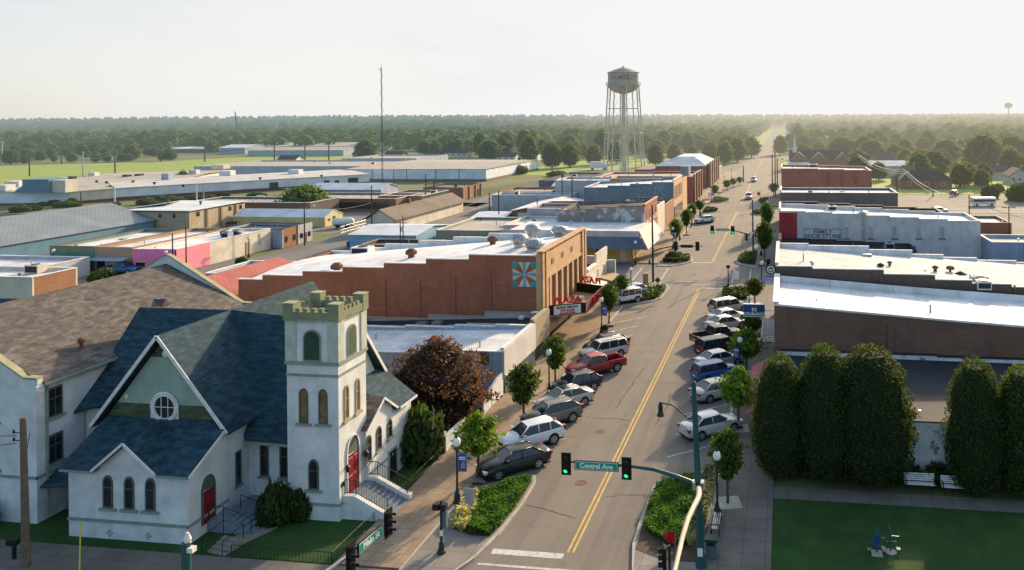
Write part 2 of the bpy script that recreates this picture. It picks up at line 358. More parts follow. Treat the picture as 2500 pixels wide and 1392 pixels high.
M['neon_red']=mat('marquee_red_letters',(.60,.03,.03),rough=.4)
M['lit_green']=mat('lit_green_lens',(.02,.9,.35),rough=.3,emit=1.6)
M['dim_lens']=mat('unlit_lens',(.03,.022,.015),rough=.3)
M['wood']=mat('weathered_pole_wood',(.16,.12,.085),'patchy',(.09,.065,.045),scale=2)
M['darkwood']=mat('dark_pole_wood',(.07,.05,.038),'patchy',(.04,.03,.025),scale=2)
M['wire']=mat('power_line',(.05,.05,.05),rough=.5)
M['brightwire']=mat('sunlit_wire',(.55,.50,.42),rough=.3,metal=.5)  # sunlit brightness of the cables put into their colour
M['tank']=mat('faded_cream_tank_paint',(.35,.325,.30),'patchy',(.24,.20,.175),scale=.25)
M['towersteel']=mat('pale_grey_green_steel',(.50,.50,.43),'patchy',(.36,.33,.27),scale=.3)
M['rust']=mat('rusty_steel',(.15,.07,.04),'patchy',(.3,.17,.09),scale=2)
M['bark']=mat('tree_bark',(.10,.07,.05),'patchy',(.06,.045,.035),scale=4)
M['leaf_street']=mat('street_tree_leaves',(.085,.15,.014),'leaf',(.14,.20,.02),scale=1.2,rough=.7,obj=True)
M['leaf_vase']=mat('clipped_tree_leaves',(.058,.105,.014),'leaf',(.10,.155,.02),scale=1.2,rough=.7,obj=True)
M['leaf_column']=mat('hornbeam_leaves',(.036,.068,.012),'leaf',(.052,.09,.014),scale=1.0,rough=.75,obj=True,aux=(2.2,2.0,.5))
M['leaf_copper']=mat('copper_leaves',(.062,.034,.017),'leaf',(.12,.062,.024),scale=.9,rough=.7,obj=True,aux=(1.8,1.2,.8))
M['leaf_shrub']=mat('shrub_leaves',(.035,.068,.014),'leaf',(.055,.095,.018),scale=2,rough=.7,obj=True)
M['leaf_bed']=mat('bed_plant_leaves',(.05,.14,.012),'leaf',(.085,.19,.016),scale=3,rough=.7,obj=True)
M['leaf_greygreen']=mat('grey_green_leaves',(.17,.21,.10),'leaf',(.26,.28,.15),scale=3,rough=.7,obj=True)
M['leaf_pale']=mat('pale_flowering_leaves',(.34,.30,.12),'leaf',(.45,.42,.2),scale=3,rough=.7,obj=True)
M['factory_white']=mat('factory_white_paint',(.68,.74,.80),'siding',(.56,.61,.67),aux=1.2,scale=.3,rough=.6)
M['creamroof']=mat('pale_cream_roof',(.58,.565,.535),'roofing',(.46,.42,.37),scale=.4)
M['leaf_wood']=mat('woodland_leaves',(.068,.112,.018),'leaf',(.112,.158,.024),scale=.25,rough=.8,obj=True)
M['leaf_lime']=mat('pale_lime_leaves',(.10,.13,.024),'leaf',(.15,.17,.03),scale=.3,rough=.8,obj=True)
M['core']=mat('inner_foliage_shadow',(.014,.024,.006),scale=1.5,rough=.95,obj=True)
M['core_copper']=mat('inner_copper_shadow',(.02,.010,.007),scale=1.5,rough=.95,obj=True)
# ---------------------------------------------------------------- camera
cd=bpy.data.cameras.new('camera'); cam=bpy.data.objects.new('camera',cd); C.objects.link(cam)
cam.matrix_world=Matrix.Translation((0,0,CH))@Matrix.Rotation(YAW,4,'Z')@Matrix.Rotation(math.pi/2,4,'X')@Matrix.Rotation(-ROLL,4,'Z')
cd.sensor_fit='HORIZONTAL'; cd.sensor_width=36; cd.lens=FP/2500*36
cd.shift_x=-(CX-1250)/2500; cd.shift_y=-(696-VH)/2500
cd.clip_start=.5; cd.clip_end=20000
sc.camera=cam
# ---------------------------------------------------------------- daylight
SUN_AZ=math.atan2(.30,.954); SUN_EL=R(18)
sd=bpy.data.lights.new('sun','SUN'); so=bpy.data.objects.new('sun',sd); C.objects.link(so)
sd.energy=5.0; sd.angle=R(.6); sd.color=(1,.73,.45)
dirv=Vector((math.sin(SUN_AZ)*math.cos(SUN_EL),math.cos(SUN_AZ)*math.cos(SUN_EL),math.sin(SUN_EL)))
so.rotation_euler=dirv.to_track_quat('Z','Y').to_euler()
w=bpy.data.worlds.new('World'); sc.world=w; w.use_nodes=True; w.cycles.sampling_method='MANUAL'; w.cycles.sample_map_resolution=2048
nt=w.node_tree; N=nt.nodes; L=nt.links; N.clear()
wo=N.new('ShaderNodeOutputWorld'); sky=N.new('ShaderNodeTexSky'); sky.sky_type='NISHITA'; sky.sun_disc=False
sky.sun_elevation=SUN_EL; sky.sun_rotation=SUN_AZ; sky.air_density=1.0; sky.dust_density=1.0; sky.ozone_density=2.2
b1=N.new('ShaderNodeBackground'); b1.inputs[1].default_value=.15; L.new(sky.outputs[0],b1.inputs[0])
tc=N.new('ShaderNodeTexCoord')
def wm(op,a,b=None,c=None):
    n=N.new('ShaderNodeMath'); n.operation=op
    for k,x in enumerate((a,b,c)):
        if x is None: continue
        if isinstance(x,(int,float)): n.inputs[k].default_value=x
        else: L.new(x,n.inputs[k])
    return n.outputs[0]
def wr(f,a,b,c,d,sm=True):
    n=N.new('ShaderNodeMapRange'); n.interpolation_type='SMOOTHSTEP' if sm else 'LINEAR'
    for k,x in enumerate((a,b,c,d)): n.inputs[k+1].default_value=x
    L.new(f,n.inputs[0]); return n.outputs[0]
dt=N.new('ShaderNodeVectorMath'); dt.operation='DOT_PRODUCT'; L.new(tc.outputs['Generated'],dt.inputs[0]); dt.inputs[1].default_value=(math.sin(SUN_AZ),math.cos(SUN_AZ),0)
sp=N.new('ShaderNodeSeparateXYZ'); L.new(tc.outputs['Generated'],sp.inputs[0])
faz=wr(dt.outputs['Value'],-.35,.8,0,1); fel=wr(sp.outputs[2],.15,.95,1,0)
fac=wm('MULTIPLY',faz,fel)
# soft grey cloud bank on the north-west side
nz=N.new('ShaderNodeTexNoise'); nz.inputs['Scale'].default_value=2.4; nz.inputs['Detail'].default_value=4; nz.inputs['Roughness'].default_value=.55
sv=N.new('ShaderNodeVectorMath'); sv.operation='MULTIPLY'; sv.inputs[1].default_value=(1,1,4.5); L.new(tc.outputs['Generated'],sv.inputs[0]); L.new(sv.outputs[0],nz.inputs['Vector'])
side=wr(dt.outputs['Value'],.93,.70,0,1)
cl=wm('MULTIPLY',wr(nz.outputs['Fac'],.46,.74,0,.8),wm('MULTIPLY',side,wr(sp.outputs[2],.02,.13,.25,1)))
side2=wm('MULTIPLY',side,wr(sp.outputs[2],-.01,.14,.4,.85))
mc0=N.new('ShaderNodeMix'); mc0.data_type='RGBA'; mc0.inputs[6].default_value=(.94,.935,.922,1); mc0.inputs[7].default_value=(.90,.888,.872,1); L.new(side2,mc0.inputs[0])
mc=N.new('ShaderNodeMix'); mc.data_type='RGBA'; L.new(mc0.outputs[2],mc.inputs[6]); mc.inputs[7].default_value=(.70,.695,.69,1); L.new(cl,mc.inputs[0])
wmx=N.new('ShaderNodeMix'); wmx.data_type='RGBA'; wmx.blend_type='MULTIPLY'; L.new(wr(sp.outputs[2],.17,.34,0,1),wmx.inputs[0]); L.new(mc.outputs[2],wmx.inputs[6]); wmx.inputs[7].default_value=(1,.90,.76,1)
b2=N.new('ShaderNodeBackground'); L.new(wm('MULTIPLY_ADD',wm('MULTIPLY',wr(sp.outputs[2],.17,.34,0,1),wr(dt.outputs['Value'],-.2,.95,.15,1)),1.9,1.0),b2.inputs[1]); L.new(wmx.outputs[2],b2.inputs[0])  # sky glow brightened above the view, added to light the roofs
mx=N.new('ShaderNodeMixShader'); L.new(fac,mx.inputs[0]); L.new(b1.outputs[0],mx.inputs[1]); L.new(b2.outputs[0],mx.inputs[2])
# unseen bright aureole round the low sun, added to strengthen its light
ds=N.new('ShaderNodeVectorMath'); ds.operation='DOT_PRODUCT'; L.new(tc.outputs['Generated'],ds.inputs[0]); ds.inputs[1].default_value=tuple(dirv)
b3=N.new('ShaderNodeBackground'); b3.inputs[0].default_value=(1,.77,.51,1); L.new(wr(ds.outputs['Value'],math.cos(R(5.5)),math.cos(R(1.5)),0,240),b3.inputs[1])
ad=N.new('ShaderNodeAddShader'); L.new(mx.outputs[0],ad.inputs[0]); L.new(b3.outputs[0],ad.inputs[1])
# pale blue veil outside the view, added as fill light
b4=N.new('ShaderNodeBackground'); b4.inputs[0].default_value=(.50,.74,1,1); L.new(wm('ADD',wr(sp.outputs[2],.18,.5,0,.34),wr(dt.outputs['Value'],.35,-.4,0,.05)),b4.inputs[1])
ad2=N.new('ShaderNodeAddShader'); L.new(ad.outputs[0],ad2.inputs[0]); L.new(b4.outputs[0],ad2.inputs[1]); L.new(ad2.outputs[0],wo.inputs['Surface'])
sc.render.engine='CYCLES'; sc.view_settings.view_transform='Standard'; sc.view_settings.look='None'; sc.view_settings.exposure=0
sc.cycles.max_bounces=5; sc.cycles.diffuse_bounces=3; sc.cycles.glossy_bounces=2; sc.cycles.transmission_bounces=2; sc.cycles.use_denoising=True
sc.cycles.sample_clamp_indirect=4; sc.cycles.caustics_reflective=False; sc.cycles.caustics_refractive=False
# ---------------------------------------------------------------- ground, roads, walks
def struct(name,mb,mats): return tag(mb.build(name,mats),kind='structure')
def sheet(name,rects,z,m):
    b=MB()
    for (x0,x1,y0,y1) in rects: b.add([(x0,y0,z),(x1,y0,z),(x1,y1,z),(x0,y1,z)],[[0,1,2,3]])
    return struct(name,b,m)
def slab(name,polys,z0,z1,m,kerb=None,kw=.16):
    """raised paving with a kerb rim"""
    b=MB()
    for p in polys: b.prism([(x,y,z0) for x,y in p],(0,0,z1-z0))
    return struct(name,b,m)
sheet('ground',[(-9000,9000,-400,12000)],-.06,M['scrub'])
sheet('pavement',[(-62,-24.0,58,104.5),(-79,-24,119.5,205),(-1,62,95,226)],-.03,M['lot'])
sheet('pavement',[(-140,-62,88,104.5),(-112,-90,145,225)],-.035,M['lot'])
road=sheet('road',[(-19.6,-4.3,20,560)],0,M['asphalt'])
sheet('road',[(-260,-19.6,104.6,119.4),(-4.3,120,104.6,119.4)],-.004,M['asphalt_side'])
sheet('road',[(-90,-19.6,316,330),(-4.3,90,316,330),(-88.2,-79.5,60,104.6),(-88.2,-79.5,119.4,262),(-120,-19.6,193,202),(-4.3,70,188,197)],-.008,M['asphalt_side'])
sheet('road',[(-120,80,12,34.2)],-.012,M['asphalt'])
# far continuation, a paler strip running through the trees
sheet('road',[(-16.5,-6.5,560,1500)],-.004,M['asphalt_side'])
sheet('field',[(-46,2,590,1400)],-.04,M['field'])
b=MB()
fld=[(-470,235),(-268,232),(-240,300),(-195,420),(-250,472),(-335,464),(-352,402),(-417,362),(-620,330)]
b.poly([(x,y,-.02) for x,y in fld]); tag(struct('field',b,M['field']))
b=MB(); b.poly([(-115,300,-.02),(-60,300,-.02),(-48,410,-.02),(-110,440,-.02)]); b.poly([(-.5,232,-.02),(150,228,-.02),(190,420,-.02),(45,400,-.02),(-.5,400,-.02)])
struct('field',b,M['field'])
# church lawns, park lawn
sheet('lawn',[(-80,-23.2,36.6,58.5)],-.005,M['grass'])
sheet('lawn',[(-.9,40,30,46.9)],.10,M['grass'])
sheet('path',[(-.9,40,46.9,48.4)],.105,M['concrete_dark'])
# pavements left and right of the avenue
k=.13
b=MB()
b.prism([(-23.2,37.2,0),(-19.6,37.2,0),(-19.6,58.6,0),(-23.2,58.6,0)],(0,0,k))
b.prism([(-24.2,58.6,0),(-19.6,58.6,0),(-19.6,104.4,0),(-24.2,104.4,0)],(0,0,k))
b.prism([(-24.2,119.6,0),(-19.6,119.6,0),(-19.6,190,0),(-24.2,190,0)],(0,0,k))
b.prism([(-24.2,203,0),(-19.6,203,0),(-19.6,316,0),(-24.2,316,0)],(0,0,k))
struct('pavement',b,M['brickwalk'])
b=MB()
b.prism([(-4.3,30,0),(-.9,30,0),(-.9,104.4,0),(-4.3,104.4,0)],(0,0,k))
b.prism([(-4.3,119.6,0),(-.9,119.6,0),(-.9,187,0),(-4.3,187,0)],(0,0,k))
b.prism([(-4.3,198,0),(-.9,198,0),(-.9,316,0),(-4.3,316,0)],(0,0,k))
struct('pavement',b,M['concrete_dark'])
b=MB()
b.prism([(-80,34.4,0),(-19.6,34.4,0),(-19.6,37.0,0),(-80,37.0,0)],(0,0,k-.005))
struct('pavement',b,M['concrete_dark'])
# corner bulb-outs: rim, paving and planted bed
def bulb(name,poly,bed,paved=None,rim=.18):
    cx=sum(p[0] for p in poly)/len(poly); cy=sum(p[1] for p in poly)/len(poly)
    o=MB(); o.prism([(x,y,-.02) for x,y in poly],(0,0,.15)); struct('kerb_island',o,M['kerb'])
    ins=[]
    n=len(poly)
    for i in range(n):
        p=Vector(poly[i]); d=(Vector((cx,cy))-p); ins.append(tuple(p+d.normalized()*rim*1.4))
    o=MB(); o.poly([(x,y,.135) for x,y in ins]); struct('pavement',o,paved or M['concrete'])
    if bed:
        o=MB(); o.poly([(x,y,.15) for x,y in bed]); struct('planting_bed',o,M['mulch'])
bulbs=[
 ('a',[(-19.6,44.6),(-19.6,34.5),(-18.3,35.0),(-17.0,36.6),(-16.2,38.6),(-15.75,41),(-15.6,44.3),(-15.7,47.2),(-16.0,48.05),(-16.5,47.9)],[(-18.6,41.2),(-17.3,40.6),(-16.2,40.6),(-15.95,42),(-15.85,45),(-15.95,47.3),(-16.3,47.5),(-19.2,44.5)]),
 ('b',[(-4.3,50.4),(-4.9,50.2),(-8.0,48.3),(-8.25,47.4),(-8.35,44),(-8.3,41),(-7.8,38.3),(-6.8,36.3),(-4.3,34.5)],[(-5.0,49.9),(-7.9,48.0),(-8.1,47.2),(-8.15,44),(-8.0,40.4),(-6.4,39.6),(-4.7,39.6)]),
 ('c',[(-19.6,92.2),(-16.3,95.2),(-15.6,97.0),(-15.4,103),(-15.9,104.6),(-17.2,106.3),(-19.6,106.8)],[(-19.1,93.4),(-16.4,96.0),(-15.9,97.4),(-15.7,101.5),(-16.5,102.2),(-19.1,101.5)]),
 ('d',[(-4.3,95.5),(-7.8,97.0),(-8.4,98.2),(-8.4,102.8),(-7.4,104.6),(-5.6,106.0),(-4.3,106.3)],[(-4.7,96.4),(-7.6,97.6),(-8.1,98.6),(-8.1,102),(-4.7,102)]),
 ('e',[(-19.6,117.6),(-17.4,117.8),(-15.6,119.8),(-14.6,121.8),(-14.7,124),(-15.4,126.5),(-19.6,130.5)],[(-19.2,120.5),(-17.2,120.2),(-15.4,121.6),(-15.0,122.6),(-15.2,124.2),(-19.2,128.5)]),
 ('f',[(-4.3,117.6),(-5.6,118.4),(-7.4,120.6),(-8.0,123),(-7.6,128.2),(-4.3,131)],[(-4.7,119.6),(-6.0,120.4),(-7.2,121.8),(-7.5,123.4),(-7.2,127.6),(-4.7,129.6)]),
 ('g',[(-19.6,182),(-16.4,185.4),(-15.4,187.4),(-16.4,190.5),(-19.6,192)],[(-19.3,183),(-16.6,186),(-16.0,187.6),(-17,189.6),(-19.3,190.6)]),
 ('h',[(-19.6,204),(-16.4,205),(-14.4,208.5),(-14.6,212),(-19.6,217)],[(-19.3,205),(-16.8,206),(-15.0,209),(-15.2,211.4),(-19.3,215)]),
 ('i',[(-4.3,179),(-7.6,181.4),(-8.2,184.8),(-7,187),(-4.3,187.5)],[(-4.6,180),(-7.2,182),(-7.8,184.6),(-4.6,186)]),
 ('j',[(-4.3,199),(-6.6,202),(-7.4,207),(-7,213),(-4.3,217)],[(-4.6,201),(-6.2,203),(-7,207),(-6.6,212),(-4.6,215)])]
BEDS={}
for nm,p,bd in bulbs: bulb(nm,p,bd); BEDS[nm]=bd
# kerb stones along the carriageway
b=MB()
for x,y0,y1 in ((-19.6,48.2,92),(-4.3,50.6,95.4),(-19.6,130.6,182),(-4.3,131.2,179),(-19.6,217,316),(-4.3,217,316)):
    b.box(x-.09,x+.09,y0,y1,-.02,.142)
b.box(-80,-19.6,34.25,34.45,-.02,.142)
struct('kerb',b,M['kerb'])
# ---------------------------------------------------------------- road markings
b=MB(); z=.006
for (y0,y1) in ((39.9,103.2),(121.5,186),(205,314),(334,470)):
    for x in (-11.56,-11.28): b.add([(x-.06,y0,z),(x+.06,y0,z),(x+.06,y1,z),(x-.06,y1,z)],[[0,1,2,3]])
struct('road_marking',b,M['yellow_line'])
b=MB()
def bar(x0,x1,y0,y1): b.add([(x0,y0,z),(x1,y0,z),(x1,y1,z),(x0,y1,z)],[[0,1,2,3]])
def strip(p,q,w_=.11):
    p=Vector(p); q=Vector(q); d=(q-p).normalized(); n=Vector((-d.y,d.x))*w_/2
    b.add([(*(p+n),z),(*(p-n),z),(*(q-n),z),(*(q+n),z)],[[0,1,2,3]])
bar(-15.6,-11.7,39.25,39.75); bar(-15.9,-4.5,38.2,38.38)
bar(-11.1,-8.4,103.3,103.7); bar(-15.2,-11.6,121.3,121.7)
for yy in (105.6,107.2): bar(-16.4,-7.2,yy,yy+.16)
for xx in (-17.4,-21.4): strip((xx,107.6),(xx-.2,116.4),.16)
strip((-7.4,107.6),(-7.6,116.6),.16); strip((-5.0,107.6),(-5.2,116.6),.16)
bar(-15.4,-8,314.6,315.1); bar(-15.4,-8,331,331.4)
# 45-degree parking stalls
dl=Vector((-3.65,-3.5)); dr=Vector((3.6,2.85))
y=49.4
LSTALL=[]; RSTALL=[]
for i in range(12):
    p=Vector((-15.85,50.3+3.78*i)); LSTALL.append(p)
    if p.y<93.5: strip(p,p+dl)
for i in range(13):
    p=Vector((-8.05,51.9+3.72*i)); RSTALL.append(p)
    if p.y<94: strip(p,p+dr)
for i in range(14):
    p=Vector((-15.85,131+3.78*i)); strip(p,p+dl*.9); q=Vector((-8.05,130+3.72*i)); strip(q,q+dr*.9)
for i in range(20):
    strip((-15.85,222+3.9*i),(-19.4,218.5+3.9*i),.1); strip((-8.05,220+3.9*i),(-4.5,223+3.9*i),.1)
struct('road_marking',b,M['white_line'])
# side-street bay marking for disabled parking
b=MB(); b.add([(-3.6,109.0,z),(-2.0,109.0,z),(-2.0,110.6,z),(-3.6,110.6,z)],[[0,1,2,3]]); struct('road_marking',b,M['banner_blue'])
b=MB()
for i in range(4): b.add([(-1.2+i*.55,108.2,z),(-.9+i*.55,108.2,z),(-.7+i*.55,112.2,z),(-1.0+i*.55,112.2,z)],[[0,1,2,3]])
struct('road_marking',b,M['white_line'])
# ---------------------------------------------------------------- wall-plane helpers
def PX(X,s=1):   # wall facing +X (s=1) or -X; run along Y
    return lambda a,z,d=0: (X+s*d,a,z)
def PY(Y,s=-1):  # wall facing -Y (s=-1); run along X
    return lambda a,z,d=0: (a,Y+s*d,z)
def arch_pts(c,w,z0,zt,kind='point',n=7):
    h=w/2; pts=[(c-h,z0),(c+h,z0)]
    if kind=='flat': return pts+[(c+h,zt),(c-h,zt)]
    if kind=='round':
        zs=zt-h
        return pts+[(c+h*math.cos(math.pi*i/(2*n)),zs+h*math.sin(math.pi*i/(2*n))) for i in range(2*n+1)]
    rise=min(h*1.5,(zt-z0)*.5); zs=zt-rise
    # two arcs meeting at a point
    r=[]; 
    for i in range(n+1):
        t=i/n; a=t*math.pi/2
        r.append((c+h*(math.cos(a)**.8 if i<n else 0),zs+rise*math.sin(a)**1.15))
    return pts+r+[(2*c-x,zz) for x,zz in r[::-1][1:]]
def window(parent,P,c,w,z0,zt,kind='point',frame=None,pane=None,fw=.09,sill=True,bars=1,depth=.05,sillm=None,sw=.16,name='window',vbars=0):
    sillm=sillm or frame or M['sage']; frame=frame or M['frame_dark']; pane=pane or M['dark_glass']
    op=arch_pts(c,w,z0,zt,kind); ip=arch_pts(c,w-2*fw,z0+fw,zt-fw*1.3,kind)
    m=MB(); n=len(op)
    for i in range(n):
        j=(i+1)%n
        A,Bq,Cq,D=op[i],op[j],ip[j],ip[i]
        m.add([P(*A,depth),P(*Bq,depth),P(*Cq,depth),P(*D,depth)],[[0,1,2,3]])
        m.add([P(*A,0),P(*Bq,0),P(*Bq,depth),P(*A,depth)],[[0,1,2,3]])
        m.add([P(*D,depth),P(*Cq,depth),P(*Cq,.012),P(*D,.012)],[[0,1,2,3]])
    def bx(a0,a1,b0,b1,d):
        m.add([P(a0,b0,0),P(a1,b0,0),P(a1,b1,0),P(a0,b1,0),P(a0,b0,d),P(a1,b0,d),P(a1,b1,d),P(a0,b1,d)],[[0,1,2,3],[4,5,6,7],[0,1,5,4],[1,2,6,5],[2,3,7,6],[3,0,4,7]])
    for q in range(bars):
        zz=z0+(zt-z0)*(.62 if bars==1 else (q+1)/(bars+1)); bx(c-w/2+fw,c+w/2-fw,zz-.025,zz+.025,depth*.7)
    for q in range(vbars):
        xx=c-w/2+w*(q+1)/(vbars+1); bx(xx-.02,xx+.02,z0+fw,zt-fw*1.2,depth*.7)
    wo_=m.build(name,frame,parent)
    g=MB(); g.poly([P(x,zz,.02) for x,zz in ip]); g.build('pane',pane,wo_)
    if sill:
        m=MB(); s0=c-w/2-sw; s1=c+w/2+sw
        m.add([P(s0,z0-.14,0),P(s1,z0-.14,0),P(s1,z0-.005,0),P(s0,z0-.005,0),P(s0,z0-.14,.12),P(s1,z0-.14,.12),P(s1,z0-.005,.12),P(s0,z0-.005,.12)],[[0,1,2,3],[4,5,6,7],[0,1,5,4],[1,2,6,5],[2,3,7,6],[3,0,4,7]])
        m.build('sill',sillm or frame,wo_)
    return wo_
def door(parent,P,c,w,z0,zt,kind='flat',dm=None,frame=None,fw=.1,top=None,handle=True):
    """door leaf with casing, handle and optional fanlight above top"""
    frame=frame or M['white_trim']; dm=dm or M['red_door']
    op=arch_pts(c,w+2*fw,z0,zt+fw,kind); ip=arch_pts(c,w,z0,zt,kind); m=MB(); n=len(op)
    for i in range(n):
        j=(i+1)%n; A,Bq,Cq,D=op[i],op[j],ip[j],ip[i]
        m.add([P(*A,.07),P(*Bq,.07),P(*Cq,.07),P(*D,.07)],[[0,1,2,3]]); m.add([P(*A,0),P(*Bq,0),P(*Bq,.07),P(*A,.07)],[[0,1,2,3]]); m.add([P(*D,.07),P(*Cq,.07),P(*Cq,.015),P(*D,.015)],[[0,1,2,3]])
    fr=m.build('door_frame',frame,parent)
    tz=top or zt
    m=MB()
    pts=[p for p in ip] if not top else [(c-w/2,z0),(c+w/2,z0),(c+w/2,top),(c-w/2,top)]
    m.poly([P(x,zz,.03) for x,zz in pts])
    for s in (-1,1):
        for (q0,q1) in ((.08,.45),(.52,.92)):
            a0=c+s*w*.06; a1=c+s*w*.42; b0=z0+(tz-z0)*q0; b1=z0+(tz-z0)*q1
            if kind!='flat' and not top and q1>.6: b1=z0+(tz-z0)*.6
            m.add([P(a0,b0,.03),P(a1,b0,.03),P(a1,b1,.03),P(a0,b1,.03),P(a0+s*.03,b0+.03,.05),P(a1-s*.03,b0+.03,.05),P(a1-s*.03,b1-.03,.05),P(a0+s*.03,b1-.03,.05)],[[4,5,6,7],[0,1,5,4],[1,2,6,5],[2,3,7,6],[3,0,4,7]])
    d=m.build('door',dm,parent)
    if top:
        g=MB(); g.poly([P(x,max(zz,top),.025) for x,zz in ip[1:]]); g.build('recess_shade',M['frame_dark'],parent)  # dark flat panel painted as the shade of the arch recess
    if handle:
        h=MB(); h.disc(P(c+w*.36,z0+(tz-z0)*.45,.05),Vector(P(0,0,1))-Vector(P(0,0,0)),.04,.06,8); h.build('handle',M['iron'],d)
    return d
def slope(parent,pts,m,th=.14,name='roof'):
    """roof slab from its top outline, thickened straight down"""
    b=MB(); b.prism([(x,y,z-th) for x,y,z in pts],(0,0,th)); return b.build(name,m,parent)
def beam(parent,p,q,w_,h_,m,name='trim'):
    p=Vector(p);q=Vector(q); d=(q-p).normalized(); up=Vector((0,0,1)); s=d.cross(up)
    if s.length<1e-4: s=Vector((1,0,0))
    s=s.normalized()*w_/2; u=s.cross(d).normalized()*h_/2
    b=MB(); b.prism([p+s+u,p-s+u,p-s-u,p+s-u],q-p); return b.build(name,m,parent)
def railing(parent,pts,h=.9,m=None,sp=.22,name='railing',rails=(1.0,.15)):
    b=MB()
    for i in range(len(pts)-1):
        p=Vector(pts[i]);q=Vector(pts[i+1]); n=max(1,int((q-p).length/sp))
        for r_ in rails: b.tube([p+Vector((0,0,h*r_)),q+Vector((0,0,h*r_))],.022,5)
        for k_ in range(n+1):
            t=p.lerp(q,k_/n); b.tube([t,t+Vector((0,0,h))],.03 if k_ in (0,n) else .011,4)
    return b.build(name,m or M['iron'],parent)
# ---------------------------------------------------------------- the church
ch=thing('church','white painted brick church with roofs coloured in blue shade and a crenellated corner tower','church',(-33,41,0))
GX,AP,EV=-36.3,10.45,5.05; GY=41.0
b=MB()   # walls: annex, transept gable base, nave, east wing
b.box(-39.6,-32.2,38.0,41.0,0,3.9); b.box(-40.3,-32.3,41.0,46,0,4.9); b.box(-42.55,-27.5,43.0,50.3,0,3.6)
b.prism([(-32.2,38.0,3.9),(-32.2,41.0,3.9),(-32.2,41.0,5.35)],(-.25,0,0)); b.prism([(-39.6,38.0,3.9),(-39.6,41.0,3.9),(-39.6,41.0,5.35)],(.25,0,0))
b.prism([(-37.7,38.0,3.9),(-34.0,38.0,3.9),(-35.85,38.0,5.35)],(0,.25,0))
b.box(-40.3,-39.0,41.0,43.0,4.5,5.0)
# east wing wall with its stepped profile
WX=-25.2
prof=[onX(u,v,WX) for u,v in ((893,1050),(931,972),(967,998),(1003,968))]
b.prism([(WX,44.25,0),(WX,prof[3][0],0)]+[(WX,y,z) for y,z in prof[::-1]],(-.3,0,0))
b.box(-27.5,WX-.3,prof[3][0]-.3,prof[3][0],0,prof[3][1])
b.build('wall',M['wbrick'],ch)
b=MB()   # east gable of the nave
b.prism([(-27.45,43.3,3.6),(-27.45,50.6,3.6),(-27.45,46.7,9.55)],(-.25,0,0)); b.build('gable',M['stucco'],ch)
# gable face of the transept
b=MB(); b.prism([(-40.3,GY,5.2),(-32.3,GY,5.2),(GX,GY,10.15)],(0,.25,0)); b.build('gable',M['sage_light'],ch)
b=MB(); s=(10.15-5.2)/4.0
def gx(z): return (10.15-z)/s
b.prism([(GX-gx(5.25),GY-.012,5.25),(GX+gx(5.25),GY-.012,5.25),(GX+gx(6.35),GY-.012,6.35),(GX-gx(6.35),GY-.012,6.35)],(0,-.03,0)); b.build('shingle_band',M['olive'],ch)
b=MB(); b.prism([(GX-gx(9.15),GY-.012,9.15),(GX+gx(9.15),GY-.012,9.15),(GX,GY-.012,10.12)],(0,-.03,0)); b.build('gable_peak',M['olive'],ch)
b=MB(); b.box(-40.2,-32.4,GY-.09,GY-.01,5.15,5.24); b.build('ledge',M['white_trim'],ch)
# round window in a moulded surround
P=PY(GY); cx_,cz_=GX+.12,6.22
m=MB(); nn=28
for i in range(nn):
    a0,a1=2*math.pi*i/nn,2*math.pi*(i+1)/nn
    def c(r,a,d): return P(cx_+r*math.cos(a),cz_+r*math.sin(a),d)
    for (r0,d0,r1,d1) in ((.92,.04,.92,.12),(.92,.12,.82,.16),(.82,.16,.74,.11),(.74,.11,.66,.14),(.66,.14,.64,.05)):
        m.add([c(r0,a0,d0),c(r0,a1,d0),c(r1,a1,d1),c(r1,a0,d1)],[[0,1,2,3]])
for s_ in (-1,1): m.add([P(cx_+s_*.92,cz_,.08),P(cx_+s_*.92,5.25,.08),P(cx_+s_*.0,5.25,.08),P(cx_+s_*.3,cz_-.8,.08)],[[0,1,2,3]])
rw=m.build('window',M['white_trim'],ch)
g=MB(); g.poly([c(.65,2*math.pi*i/nn,.06) for i in range(nn)]); g.build('pane',M['dark_glass'],rw)
g=MB(); 
for dx in (-.22,.22): g.box(cx_+dx-.02,cx_+dx+.02,GY-.09,GY-.06,cz_-.6,cz_+.6)
g.box(cx_-.64,cx_+.64,GY-.095,GY-.06,cz_-.02,cz_+.02); g.build('muntin',M['white_trim'],rw)
for (x,z,r) in ((GX+.2,9.35,.2),(GX-2.4,6.75,.13)):
    b=MB(); b.disc((x,GY-.03,z),(0,-1,0),r,.05,16); b.build('vent',M['white_trim'],ch)
# roofs
sl=M['shingle']
def P3(*a): return a
YR=46.7; ZR=10.5; YB=52.5
slope(ch,[(GX,40.55,AP+.08),(GX,YB+3.2,AP+.08),(GX+4.45,YB+3.2,EV),(GX+4.45,40.55,EV)],sl)
slope(ch,[(GX,40.55,AP+.08),(GX-4.45,40.55,EV),(GX-4.45,YB+3.2,EV),(GX,YB+3.2,AP+.08)],sl)
slope(ch,[(GX,YR,ZR),(-27.1,YR,ZR-.7),(-27.1,42.35,3.85),(-32.0,42.35,3.95),(GX+2,43.5,5.5)],sl)
slope(ch,[(GX,YR,ZR),(GX-2.5,42.7,6.5),(-42.9,41.15,5.45),(-42.9,44.3,8.2),(-43.1,YR,ZR)],sl)
slope(ch,[(-43.1,YR,ZR),(GX,YR,ZR),(GX,50.9,4.2),(-43.1,50.9,4.2)],sl); slope(ch,[(GX,YR,ZR),(-27.1,YR,ZR-.7),(-27.1,50.75,4.6),(GX,50.75,4.6)],sl)
